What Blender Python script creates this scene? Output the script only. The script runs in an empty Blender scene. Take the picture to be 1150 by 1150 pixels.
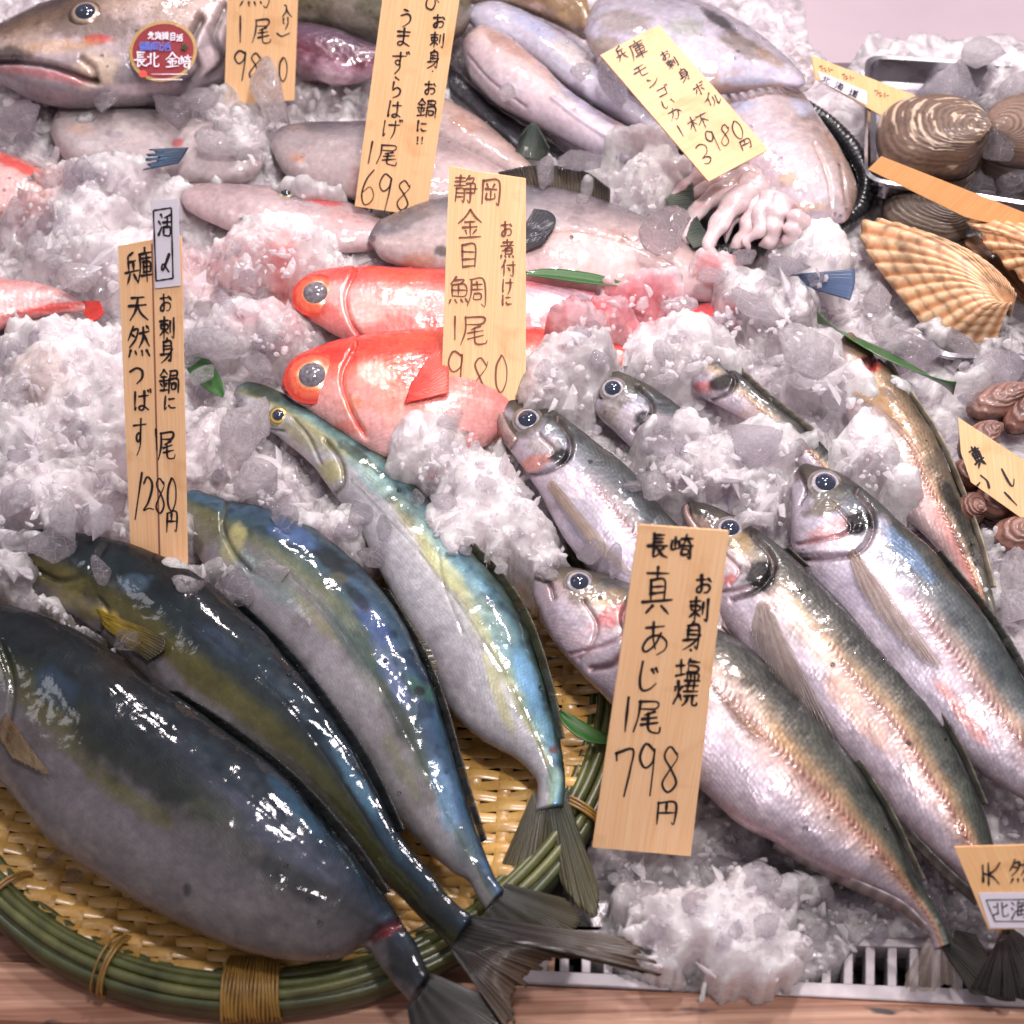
import bpy, math, random
import numpy as np
random.seed(7); rng = np.random.default_rng(7)
S = bpy.context.scene
COL = S.collection
# ------------------------------------------------------------------ camera
HF = math.radians(16.15); TH = math.tan(HF)
PITCH = math.radians(50.0); DIST = 1.0
CAM = np.array([0.0, -DIST*math.cos(PITCH), DIST*math.sin(PITCH)])
FW = np.array([0.0, math.cos(PITCH), -math.sin(PITCH)])
RT = np.array([1.0, 0, 0]); UPV = np.cross(RT, FW)
cd = bpy.data.cameras.new('camera'); cam = bpy.data.objects.new('camera', cd); COL.objects.link(cam)
cam.location = CAM; cam.rotation_euler = (math.pi/2 - PITCH, 0, 0)
cd.angle = 2*HF; cd.clip_end = 50; cd.clip_start = 0.01
cd.dof.use_dof = True; cd.dof.focus_distance = 0.955; cd.dof.aperture_fstop = 10.0
S.camera = cam
def ray(p):
    x = (p[0]-575)/575*TH; y = -(p[1]-575)/575*TH
    return FW + RT*x + UPV*y
def P(px, py, z=0.0):
    """photo measurement -> point of the world at height z"""
    d = ray((px, py)); t = (z-CAM[2])/d[2]
    return CAM + d*t
def proj(X):
    X = np.asarray(X, float) - CAM
    w = X@FW
    return np.stack([575+575*(X@RT)/w/TH, 575-575*(X@UPV)/w/TH], -1)
def mpp(z, py):      # metres per photo pixel around row py
    return float(np.linalg.norm(P(575, py, z)-P(576, py, z)))
# ------------------------------------------------------------------ noise
def _h(i, j, k, s):
    n = (i*374761393 + j*668265263 + k*2147483647 + s*974634777) & 0xffffffff
    n = ((n ^ (n >> 13))*1274126177) & 0xffffffff
    n = ((n ^ (n >> 16))*2246822519) & 0xffffffff
    return ((n ^ (n >> 15)) & 0xffffff)/float(0xffffff)
def vnoise(p, s=0):
    p = np.asarray(p, float)
    i = np.floor(p).astype(np.int64); f = p-i; f = f*f*(3-2*f)
    r = 0
    for a in (0, 1):
        for b in (0, 1):
            for c in (0, 1):
                w = (f[..., 0] if a else 1-f[..., 0])*(f[..., 1] if b else 1-f[..., 1])*(f[..., 2] if c else 1-f[..., 2])
                r = r + w*_h(i[..., 0]+a, i[..., 1]+b, i[..., 2]+c, s)
    return r
def fbm(p, sc, o=4, s=0):
    r = 0; a = .5; t = 0
    p = np.asarray(p, float)
    for k in range(o):
        r = r+a*vnoise(p*sc*2**k, s+k*17); t += a; a *= .55
    return r/t
def sm(x, a, b):
    t = np.clip((x-a)/(b-a), 0, 1); return t*t*(3-2*t)
def lin(c):
    c = np.asarray(c, float)/255.
    return np.where(c <= .04045, c/12.92, ((c+.055)/1.055)**2.4)
def crom(pts, n):
    """smooth curve through points, n samples by chord length"""
    p = np.asarray(pts, float)
    if len(p) == 2: return p[0]+(p[1]-p[0])*np.linspace(0, 1, n)[:, None]
    q = np.vstack([2*p[0]-p[1], p, 2*p[-1]-p[-2]]); out = []
    for i in range(len(p)-1):
        t = np.linspace(0, 1, 24, endpoint=False)[:, None]
        a, b, c, d = q[i:i+4]
        out.append(.5*((2*b)+(-a+c)*t+(2*a-5*b+4*c-d)*t*t+(-a+3*b-3*c+d)*t**3))
    out = np.vstack(out+[p[-1:]])
    L = np.r_[0, np.cumsum(np.linalg.norm(np.diff(out, axis=0), axis=1))]
    t = np.linspace(0, L[-1], n)
    return np.stack([np.interp(t, L, out[:, k]) for k in range(p.shape[1])], -1)
def seg_dist(q, pl):
    """distance of points q (n,2) to a polyline"""
    d = np.full(len(q), 1e9); pl = np.asarray(pl, float)
    for a, b in zip(pl[:-1], pl[1:]):
        ab = b-a; t = np.clip(((q-a)@ab)/(ab@ab+1e-9), 0, 1)
        d = np.minimum(d, np.linalg.norm(q-(a+t[:, None]*ab), axis=1))
    return d
def inside(q, poly):
    q = np.asarray(q, float); x, y = q[..., 0], q[..., 1]
    r = np.zeros(x.shape, bool); n = len(poly)
    for i in range(n):
        x1, y1 = poly[i][:2]; x2, y2 = poly[(i+1) % n][:2]
        c = ((y1 > y) != (y2 > y)) & (x < (x2-x1)*(y-y1)/((y2-y1) or 1e-9)+x1)
        r ^= c
    return r
# ------------------------------------------------------------------ objects
def tag(o, label=None, cat=None, group=None, kind=None):
    if label: o['label'] = label
    if cat: o['category'] = cat
    if group: o['group'] = group
    if kind: o['kind'] = kind
    return o
def empty(name, loc, label=None, cat=None, group=None):
    o = bpy.data.objects.new(name, None); o.empty_display_size = .02
    COL.objects.link(o); o.location = loc
    return tag(o, label, cat, group)
def mesh(name, V, F, mat, parent=None, col=None, uv=None, smooth=True, origin=None):
    V = np.asarray(V, float)
    if parent is not None: org = world_org(parent)
    elif origin is not None: org = np.array(origin, float)
    else: org = np.zeros(3)
    me = bpy.data.meshes.new(name)
    Vl = V-org
    if isinstance(F, np.ndarray):
        k = F.shape[1]
        me.vertices.add(len(Vl)); me.vertices.foreach_set('co', Vl.astype(np.float32).ravel())
        me.loops.add(F.size); me.loops.foreach_set('vertex_index', F.astype(np.int32).ravel())
        me.polygons.add(len(F)); me.polygons.foreach_set('loop_start', np.arange(0, F.size, k, dtype=np.int32))
        me.update(calc_edges=True); me.validate()
    else:
        me.from_pydata([tuple(v) for v in Vl], [], [tuple(f) for f in F]); me.update()
    me.polygons.foreach_set('use_smooth', np.full(len(me.polygons), smooth))
    if col is not None:
        a = me.color_attributes.new('Col', 'FLOAT_COLOR', 'POINT')
        c = np.ones((len(V), 4), np.float32); c[:, :col.shape[1]] = col
        a.data.foreach_set('color', c.ravel())
    if uv is not None:
        u = me.uv_layers.new(name='UVMap')
        li = np.empty(len(me.loops), np.int32); me.loops.foreach_get('vertex_index', li)
        u.data.foreach_set('uv', np.asarray(uv, np.float32)[li].ravel())
    if mat: me.materials.append(mat)
    o = bpy.data.objects.new(name, me); COL.objects.link(o)
    if parent is not None: o.parent = parent
    else: o.location = org
    return o
def world_org(o):
    r = np.zeros(3)
    while o is not None:
        r = r+np.array(o.location); o = o.parent
    return r
def grid_faces(nu, nv, closed=False, off=0):
    i = np.arange(nu-1)[:, None]; j = np.arange(nv if closed else nv-1)[None, :]
    j2 = (j+1) % nv
    return np.stack([i*nv+j, i*nv+j2, (i+1)*nv+j2, (i+1)*nv+j], -1).reshape(-1, 4)+off
class MB:
    def __init__(s): s.V = []; s.F = []; s.n = 0; s.C = []
    def add(s, V, F, c=None):
        s.V.append(np.asarray(V, float)); s.F += [tuple(int(i)+s.n for i in f) for f in F]
        s.C.append(np.tile(np.array(c if c is not None else (1, 1, 1), float), (len(V), 1)) if np.ndim(c) < 2 else c)
        s.n += len(V)
    def build(s, name, mat, parent=None, smooth=False, origin=None):
        return mesh(name, np.vstack(s.V), s.F, mat, parent, col=np.vstack(s.C), smooth=smooth, origin=origin)
def box_geo(c, hx, hy, hz, bev=0):
    """box: centre, three half-axis vectors; rim of the top bevelled"""
    c = np.array(c, float); V = []
    for sz, k in ((-1, 1), (1-2*bev, 1), (1, 1-bev)):
        for sx, sy in ((-1, -1), (1, -1), (1, 1), (-1, 1)):
            V.append(c+np.array(hx)*sx*k+np.array(hy)*sy*k+np.array(hz)*sz)
    F = [(3, 2, 1, 0), (8, 9, 10, 11)]
    for l in (0, 4):
        for i in range(4): F.append((l+i, l+(i+1) % 4, l+4+(i+1) % 4, l+4+i))
    return V, F
def tube_geo(pts, rad, ns=10, closed=False, flat=1.0, caps=True):
    p = np.asarray(pts, float); n = len(p); rad = np.broadcast_to(np.asarray(rad, float), (n,))
    if closed: t = np.roll(p, -1, 0)-np.roll(p, 1, 0)
    else: t = np.gradient(p, axis=0)
    t /= np.linalg.norm(t, axis=1)[:, None]+1e-12
    up = np.array([0, 0, 1.0]); V = []
    for i in range(n):
        s = np.cross(t[i], up); l = np.linalg.norm(s)
        s = s/l if l > 1e-4 else np.array([1., 0, 0]); u = np.cross(s, t[i])
        a = np.linspace(0, 2*np.pi, ns, endpoint=False)
        V.append(p[i]+rad[i]*(np.cos(a)[:, None]*s+flat*np.sin(a)[:, None]*u))
    V = np.vstack(V); F = [tuple(f) for f in grid_faces(n, ns, True)]
    if closed:
        for j in range(ns): F.append(((n-1)*ns+j, (n-1)*ns+(j+1) % ns, (j+1) % ns, j))
    elif caps:
        F.append(tuple(range(ns))[::-1]); F.append(tuple((n-1)*ns+j for j in range(ns)))
    return V, F
# ------------------------------------------------------------------ materials
def mat(name):
    m = bpy.data.materials.new(name); m.use_nodes = True
    nt = m.node_tree; b = nt.nodes['Principled BSDF']
    return m, nt, b
def nd(nt, t, **k):
    n = nt.nodes.new(t)
    for a, v in k.items():
        if a.startswith('i_'): n.inputs[a[2:].replace('_', ' ')].default_value = v
        else: setattr(n, a, v)
    return n
def setp(b, **k):
    for a, v in k.items(): b.inputs[a.replace('_', ' ')].default_value = v
def attr_col(nt): return nd(nt, 'ShaderNodeVertexColor', layer_name='Col').outputs['Color']
def L(nt, a, b): nt.links.new(a, b)
def mixc(nt, fac, a, b, mode='MIX'):
    n = nd(nt, 'ShaderNodeMix', data_type='RGBA', blend_type=mode)
    for sock, v in ((n.inputs[0], fac), (n.inputs[6], a), (n.inputs[7], b)):
        if hasattr(v, 'links'): L(nt, v, sock)
        else: sock.default_value = v if not isinstance(v, tuple) or len(v) != 3 else (*v, 1)
    return n.outputs[2]
def ramp(nt, fac, stops):
    n = nd(nt, 'ShaderNodeValToRGB'); L(nt, fac, n.inputs[0])
    e = n.color_ramp.elements
    while len(e) < len(stops): e.new(.5)
    for el, (p, c) in zip(e, stops):
        el.position = p; el.color = (c, c, c, 1) if not isinstance(c, tuple) else (*c, 1)
    return n.outputs[0]
def noise(nt, vec, scale, detail=4, rough=.55, dist=0):
    n = nd(nt, 'ShaderNodeTexNoise'); n.inputs['Scale'].default_value = scale
    n.inputs['Detail'].default_value = detail; n.inputs['Roughness'].default_value = rough
    n.inputs['Distortion'].default_value = dist
    if vec: L(nt, vec, n.inputs['Vector'])
    return n.outputs['Fac']
def voro(nt, vec, scale, feature='F1', rnd=1.0):
    n = nd(nt, 'ShaderNodeTexVoronoi', feature=feature); n.inputs['Scale'].default_value = scale
    n.inputs['Randomness'].default_value = rnd
    if vec: L(nt, vec, n.inputs['Vector'])
    return n.outputs['Distance']
def bump(nt, b, h, strength=.3, dist=.001, prev=None, sock='Normal'):
    n = nd(nt, 'ShaderNodeBump'); n.inputs['Strength'].default_value = strength
    n.inputs['Distance'].default_value = dist; L(nt, h, n.inputs['Height'])
    if prev: L(nt, prev, n.inputs['Normal'])
    L(nt, n.outputs[0], b.inputs[sock]); return n.outputs[0]
def objc(nt): return nd(nt, 'ShaderNodeTexCoord').outputs['Object']
def uvc(nt): return nd(nt, 'ShaderNodeTexCoord').outputs['UV']
def mapn(nt, v, s=(1, 1, 1), rot=(0, 0, 0)):
    n = nd(nt, 'ShaderNodeMapping'); L(nt, v, n.inputs[0]); n.inputs['Scale'].default_value = s
    n.inputs['Rotation'].default_value = rot; return n.outputs[0]
def mathn(nt, op, a, b=None):
    n = nd(nt, 'ShaderNodeMath', operation=op)
    for k, v in enumerate((a, b)):
        if v is None: continue
        if hasattr(v, 'links'): L(nt, v, n.inputs[k])
        else: n.inputs[k].default_value = v
    return n.outputs[0]

def fish_mat(name, scale=520., metal=.35, rough=.3, coat=.7, scale_amt=.35, spark=.5, sss=0.0, spec=.5):
    m, nt, b = mat(name); c = attr_col(nt); o = objc(nt); u = uvc(nt)
    # scales: staggered cells in the skin's own lengthwise coordinates (uv in metres)
    sv = voro(nt, mapn(nt, u, (scale, scale*1.15, 1)), 1.0, 'F1', .45)
    n1 = noise(nt, o, 260, 4)
    n2 = noise(nt, o, 95, 4)
    f = ramp(nt, sv, [(0.05, 1.0), (.6, .62)])
    c2 = mixc(nt, scale_amt, c, f, 'MULTIPLY')
    c3 = mixc(nt, .5, c2, ramp(nt, n1, [(.3, .72), (.7, 1.2)]), 'MULTIPLY')
    L(nt, c3, b.inputs['Base Color'])
    setp(b, Metallic=metal, Roughness=rough, Coat_Weight=coat, Coat_Roughness=.07, Specular_IOR_Level=spec)
    if sss: setp(b, Subsurface_Weight=sss, Subsurface_Scale=.006)
    r = ramp(nt, n2, [(.35, rough*.7), (.7, rough*1.5)]); L(nt, r, b.inputs['Roughness'])
    bw = nd(nt, 'ShaderNodeRGBToBW'); L(nt, c, bw.inputs[0])
    if name.startswith('yellow') or name.startswith('horse'):     # silvery where the skin is pale, plain where it is dark
        L(nt, ramp(nt, bw.outputs[0], [(.008, 0.), (.06, metal), (.3, metal+.22)]), b.inputs['Metallic'])
        L(nt, ramp(nt, bw.outputs[0], [(.008, min(.1, spec)), (.06, spec), (.3, .5)]), b.inputs['Specular IOR Level'])
    p = bump(nt, b, sv, .35*spark+.1, .0006)
    p = bump(nt, b, n1, .35*spark, .0016, p)
    pc = bump(nt, b, n2, .42*spark, .003, None, 'Coat Normal')
    bump(nt, b, noise(nt, o, 420, 2), .4*spark, .0006, pc, 'Coat Normal')
    return m
M = {}
M['buri'] = fish_mat('yellowtail_skin', 620, .05, .5, .65, .38, .26, 0.0, .16)
M['aji'] = fish_mat('horse_mackerel_skin', 430, .2, .42, .6, .5, .42)
M['kinme'] = fish_mat('alfonsino_skin', 300, .2, .3, .8, .35, .6)
M['file'] = fish_mat('filefish_skin', 1500, .0, .33, .8, .1, .35, .15)
M['cod'] = fish_mat('cod_skin', 900, .1, .3, .9, .15, .7)
M['squid'] = fish_mat('squid_flesh', 1500, .0, .22, 1.0, .05, .5, .35)
def fin_mat(name, alpha=.85, dens=9, amt=.5, rough=.35):
    m, nt, b = mat(name); c = attr_col(nt); u = uvc(nt)
    w = nd(nt, 'ShaderNodeTexWave'); w.inputs['Scale'].default_value = dens; w.inputs['Distortion'].default_value = .6
    w.inputs['Detail'].default_value = 2; L(nt, u, w.inputs['Vector'])
    L(nt, mixc(nt, amt, c, ramp(nt, w.outputs['Fac'], [(.1, .35), (.8, 1.25)]), 'MULTIPLY'), b.inputs['Base Color'])
    setp(b, Roughness=rough, Coat_Weight=.3, Coat_Roughness=.15, Alpha=alpha, Specular_IOR_Level=.3)
    L(nt, ramp(nt, w.outputs['Fac'], [(.1, alpha-.25), (.7, min(1., alpha+.1))]), b.inputs['Alpha'])
    bump(nt, b, w.outputs['Fac'], .5, .0008)
    return m
M['fin_ridge'] = fin_mat('fin_ridge_skin', 1.0, 3, .25)
M['fin'] = fin_mat('fin_membrane', .93, 11, .22, .5)
M['fin_clear'] = fin_mat('clear_fin_membrane', .66, 9, .75)
def simple(name, color, rough=.4, metal=0., coat=0., **k):
    m, nt, b = mat(name); setp(b, Base_Color=(*lin(color), 1), Roughness=rough, Metallic=metal, Coat_Weight=coat, **k)
    return m, nt, b
def vcol_mat(name, rough=.4, coat=.0, bs=200, bst=.2, metal=0):
    m, nt, b = mat(name); c = attr_col(nt)
    n1 = noise(nt, objc(nt), bs, 5)
    L(nt, mixc(nt, .6, c, ramp(nt, n1, [(.25, .7), (.75, 1.25)]), 'MULTIPLY'), b.inputs['Base Color'])
    setp(b, Roughness=rough, Coat_Weight=coat, Coat_Roughness=.12, Metallic=metal); bump(nt, b, n1, bst, .001); return m
M['shell'] = vcol_mat('sea_shell', .5, .25, 300, .35)
M['wetdark'] = vcol_mat('wet_dark_skin', .2, 1., 220, .9)
M['vplain'] = vcol_mat('matte_paint', .45, .0, 400, .05)
M['eye'] = vcol_mat('eye_surface', .25, 1., 900, .1, .25)
m, nt, b = simple('eye_lens', (34, 42, 62), .05, 0, 1.); M['pupil'] = m
m, nt, b = simple('clouded_lens', (112, 106, 116), .12, 0, 1.); L(nt, mixc(nt, 1., tuple(lin((120, 114, 122))), ramp(nt, noise(nt, objc(nt), 400, 3), [(.35, .6), (.65, 1.2)]), 'MULTIPLY'), b.inputs['Base Color']); M['cloudy'] = m
# price tag wood
m, nt, b = mat('pine_veneer'); u = uvc(nt)
g = noise(nt, mapn(nt, u, (60, 1.2, 1)), 1.0, 5, .6, .3)
g2 = noise(nt, mapn(nt, u, (9, .35, 1)), 1.0, 3, .5, .8)
c = mixc(nt, ramp(nt, g, [(.3, 0.), (.75, 1.)]), tuple(lin((252, 222, 180))), tuple(lin((240, 194, 142))))
c = mixc(nt, .55, c, ramp(nt, g2, [(.3, (1., 1., 1.)), (.7, (.92, .82, .70))]), 'MULTIPLY')
tint = nd(nt, 'ShaderNodeVertexColor', layer_name='Col').outputs['Color']
stn = noise(nt, objc(nt), 42., 4, .55, .6)
c = mixc(nt, ramp(nt, stn, [(.56, 0.), (.72, .42)]), c, tuple(lin((206, 150, 96))))
L(nt, mixc(nt, 1., c, tint, 'MULTIPLY'), b.inputs['Base Color']); setp(b, Roughness=.5)
bump(nt, b, g, .12, .0004); M['tag'] = m
m, nt, b = simple('ink', (40, 30, 34), .5); M['ink'] = m
m, nt, b = simple('faded_ink', (150, 96, 80), .6); M['ink2'] = m
m, nt, b = simple('sticker_paper', (232, 226, 238), .4, 0, .3); M['paper'] = m
# ice ---------------------------------------------------------
def ice_bed(name='crushed_ice', clear=True):
    m, nt, b = mat(name); o = objc(nt); c = attr_col(nt)
    n1 = noise(nt, o, 320, 5, .6); n2 = noise(nt, o, 90, 4); v = voro(nt, o, 230)
    n3 = noise(nt, o, 26, 3)
    L(nt, mixc(nt, .7, c, ramp(nt, n3, [(.3, .86), (.65, 1.08)]), 'MULTIPLY'), b.inputs['Base Color'])
    setp(b, Roughness=.3, Subsurface_Weight=.85, Subsurface_Scale=.016, Coat_Weight=1., Coat_Roughness=.03, IOR=1.31, Transmission_Weight=.12)
    b.inputs['Subsurface Radius'].default_value = (1., .9, 1.)
    p = bump(nt, b, n2, .4, .003); p = bump(nt, b, v, .45, .0014, p); p = bump(nt, b, n1, .8, .0016, p)
    L(nt, p, b.inputs['Coat Normal'])
    pn = bump(nt, b, v, .5, .0018); bump(nt, b, n1, .4, .0012, pn)
    if clear:      # thin glassy places let the ice below show through; snowy places do not
        sn = nd(nt, 'ShaderNodeAttribute', attribute_name='snow').outputs['Fac']
        f = ramp(nt, noise(nt, o, 55, 4, .6, 1.), [(.36, .12), (.62, .9)])
        f = mathn(nt, 'MULTIPLY', f, mathn(nt, 'SUBTRACT', 1.05, sn))
        t = nd(nt, 'ShaderNodeBsdfTransparent'); t.inputs[0].default_value = (.93, .9, .94, 1)
        g = nd(nt, 'ShaderNodeBsdfGlossy'); g.inputs['Roughness'].default_value = .04; g.inputs[0].default_value = (1, 1, 1, 1); L(nt, p, g.inputs['Normal'])
        fr = nd(nt, 'ShaderNodeFresnel'); fr.inputs[0].default_value = 1.31; L(nt, p, fr.inputs['Normal'])
        m1 = nd(nt, 'ShaderNodeMixShader'); L(nt, fr.outputs[0], m1.inputs[0]); L(nt, t.outputs[0], m1.inputs[1]); L(nt, g.outputs[0], m1.inputs[2])
        m2 = nd(nt, 'ShaderNodeMixShader'); L(nt, f, m2.inputs[0]); L(nt, b.outputs[0], m2.inputs[1]); L(nt, m1.outputs[0], m2.inputs[2])
        L(nt, m2.outputs[0], nt.nodes['Material Output'].inputs[0])
    return m
M['bed'] = ice_bed(); M['bed_low'] = ice_bed('packed_ice', False)
def ice_chunk(name, milk=.35, rough=.06, tint=(.97, .95, .985)):
    """clear ice with frosty clouds and cracks inside (object space, lump radius = 1)"""
    m, nt, b = mat(name); o = objc(nt); nt.nodes.remove(b)
    oi = nd(nt, 'ShaderNodeObjectInfo'); sh = nd(nt, 'ShaderNodeVectorMath', operation='ADD'); L(nt, o, sh.inputs[0])
    cmb = nd(nt, 'ShaderNodeCombineXYZ'); r9 = mathn(nt, 'MULTIPLY', oi.outputs['Random'], 37.)
    for k in range(3): L(nt, r9, cmb.inputs[k])
    L(nt, cmb.outputs[0], sh.inputs[1]); o = sh.outputs[0]
    n1 = noise(nt, o, 1.5, 5, .62, 1.2); n2 = noise(nt, o, 9., 4, .6); ck = voro(nt, o, 1.9, 'DISTANCE_TO_EDGE')
    mk = ramp(nt, n1, [(.36, milk*.55), (.60, min(1., milk*2.3))])
    mk = mathn(nt, 'MAXIMUM', mk, ramp(nt, ck, [(.0, .75), (.035, 0.)]))
    bp = nd(nt, 'ShaderNodeBump'); bp.inputs['Strength'].default_value = .55; bp.inputs['Distance'].default_value = .10; L(nt, n1, bp.inputs['Height'])
    bq = nd(nt, 'ShaderNodeBump'); bq.inputs['Strength'].default_value = .5; bq.inputs['Distance'].default_value = .03; L(nt, n2, bq.inputs['Height']); L(nt, bp.outputs[0], bq.inputs['Normal'])
    gl = nd(nt, 'ShaderNodeBsdfGlass'); gl.inputs['Color'].default_value = (*tint, 1); gl.inputs['Roughness'].default_value = rough*.5; gl.inputs['IOR'].default_value = 1.31; L(nt, bq.outputs[0], gl.inputs['Normal'])
    pr = nd(nt, 'ShaderNodeBsdfPrincipled'); setp(pr, Base_Color=(.93, .88, .91, 1), Roughness=.25, Coat_Weight=1., Coat_Roughness=.03); L(nt, bq.outputs[0], pr.inputs['Normal'])
    tl = nd(nt, 'ShaderNodeBsdfTranslucent'); tl.inputs[0].default_value = (.95, .9, .94, 1)
    ma = nd(nt, 'ShaderNodeMixShader'); ma.inputs[0].default_value = .42; L(nt, pr.outputs[0], ma.inputs[1]); L(nt, tl.outputs[0], ma.inputs[2])
    mb_ = nd(nt, 'ShaderNodeMixShader'); L(nt, mk, mb_.inputs[0]); L(nt, gl.outputs[0], mb_.inputs[1]); L(nt, ma.outputs[0], mb_.inputs[2])
    # part of the light passes straight through the lump
    t = nd(nt, 'ShaderNodeBsdfTransparent'); mx = nd(nt, 'ShaderNodeMixShader'); mx.inputs[0].default_value = .34
    out = nt.nodes['Material Output']; L(nt, mb_.outputs[0], mx.inputs[1]); L(nt, t.outputs[0], mx.inputs[2]); L(nt, mx.outputs[0], out.inputs[0])
    return m
M['ice'] = ice_chunk('clear_ice', .22, .05); M['ice_milky'] = ice_chunk('milky_ice', .45, .1); M['ice_wet'] = ice_chunk('wet_ice', .1, .03)
m, nt, b = mat('water_drop'); setp(b, Base_Color=(1, 1, 1, 1), Roughness=.02, IOR=1.33, Transmission_Weight=1.); M['water'] = m
# basket
def bamboo(name, ca, cb, sc=(4, 200, 1), rough=.45, coat=.3):
    m, nt, b = mat(name); o = objc(nt)
    n1 = noise(nt, o, 60, 4); n2 = noise(nt, o, 700, 3)
    c = mixc(nt, ramp(nt, n1, [(.3, 0.), (.7, 1.)]), tuple(lin(ca)), tuple(lin(cb)))
    c = mixc(nt, 1., c, attr_col(nt), 'MULTIPLY')
    L(nt, mixc(nt, .4, c, ramp(nt, n2, [(.3, .75), (.7, 1.15)]), 'MULTIPLY'), b.inputs['Base Color'])
    setp(b, Roughness=rough, Coat_Weight=coat, Coat_Roughness=.2); bump(nt, b, n2, .2, .0005); return m
M['weave'] = bamboo('bamboo_strip', (226, 184, 110), (194, 146, 76), rough=.38, coat=.5)
M['rim'] = bamboo('green_bamboo', (104, 106, 62), (62, 66, 38), rough=.4)
M['rattan'] = bamboo('rattan_tie', (176, 138, 66), (128, 92, 38))
# counter wood
m, nt, b = mat('counter_wood'); o = objc(nt)
v = mapn(nt, o, (3.5, 105, 60)); w = noise(nt, v, 1., 6, .65, 1.1); n2 = noise(nt, mapn(nt, o, (30, 700, 300)), 1., 3)
c = mixc(nt, ramp(nt, w, [(.38, 0.), (.62, 1.)]), tuple(lin((204, 158, 132))), tuple(lin((146, 98, 76))))
c = mixc(nt, .5, c, ramp(nt, n2, [(.3, .7), (.7, 1.15)]), 'MULTIPLY')
st = noise(nt, mapn(nt, o, (22, 75, 10)), 1., 3, .55)
c = mixc(nt, ramp(nt, st, [(.64, 0.), (.70, 1.)]), c, (.045, .03, .028))
L(nt, c, b.inputs['Base Color']); setp(b, Roughness=.55); bump(nt, b, w, .2, .001); M['wood'] = m
m, nt, b = simple('steel', (188, 184, 190), .22, 1.); n1 = noise(nt, mapn(nt, objc(nt), (30, 400, 30)), 1., 3); bump(nt, b, n1, .06, .0005)
L(nt, ramp(nt, noise(nt, objc(nt), 18, 3), [(.3, .14), (.7, .38)]), b.inputs['Roughness']); M['steel'] = m
m, nt, b = simple('grate_plastic', (188, 180, 182), .35, 0, .4); n1 = noise(nt, objc(nt), 60, 4)
L(nt, mixc(nt, 1., tuple(lin((196, 186, 190))), ramp(nt, n1, [(.3, .65), (.7, 1.1)]), 'MULTIPLY'), b.inputs['Base Color']); M['grate'] = m
m, nt, b = simple('dark_under', (8, 8, 9), .5); M['dark'] = m
m, nt, b = simple('back_panel', (180, 164, 172), .3, 0., .3); n1 = noise(nt, mapn(nt, objc(nt), (6, 6, 20)), 1., 5)
L(nt, mixc(nt, 1., tuple(lin((176, 160, 168))), ramp(nt, n1, [(.3, .86), (.7, 1.05)]), 'MULTIPLY'), b.inputs['Base Color']); M['panel'] = m
m, nt, b = simple('green_leaf', (30, 74, 26), .4, 0, .3); u = uvc(nt)
w = nd(nt, 'ShaderNodeTexWave'); w.inputs['Scale'].default_value = 7; L(nt, u, w.inputs['Vector'])
L(nt, mixc(nt, w.outputs['Fac'], tuple(lin((20, 58, 22))), tuple(lin((58, 112, 40)))), b.inputs['Base Color']); M['leaf'] = m
m, nt, b = simple('black_rubber', (26, 27, 30), .3, 0, .5); n1 = noise(nt, objc(nt), 300, 3); bump(nt, b, n1, .2, .001); M['rubber'] = m

m, nt, b = simple('blue_print', (90, 110, 200), .5); M['blue'] = m
m, nt, b = simple('red_print', (226, 70, 60), .5); M['reddot'] = m
m, nt, b = mat('ice_grain'); setp(b, Base_Color=(.90, .86, .89, 1), Roughness=.12, IOR=1.31, Coat_Weight=1., Coat_Roughness=.02)
t = nd(nt, 'ShaderNodeBsdfTransparent'); tl = nd(nt, 'ShaderNodeBsdfTranslucent'); tl.inputs[0].default_value = (.92, .88, .91, 1)
m1 = nd(nt, 'ShaderNodeMixShader'); m1.inputs[0].default_value = .35; L(nt, b.outputs[0], m1.inputs[1]); L(nt, tl.outputs[0], m1.inputs[2])
m2 = nd(nt, 'ShaderNodeMixShader'); m2.inputs[0].default_value = .42; L(nt, m1.outputs[0], m2.inputs[1]); L(nt, t.outputs[0], m2.inputs[2]); L(nt, m2.outputs[0], nt.nodes['Material Output'].inputs[0])
M['ice_bit'] = m
OCC = []          # footprints (photo px polygons) of what lies on the ice, with height
def rampc(v, stops):
    xs = [s[0] for s in stops]; cs = np.array([lin(s[1]) for s in stops])
    return np.stack([np.interp(v, xs, cs[:, k]) for k in range(3)], -1)
class Body: pass
BODIES = []
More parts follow.
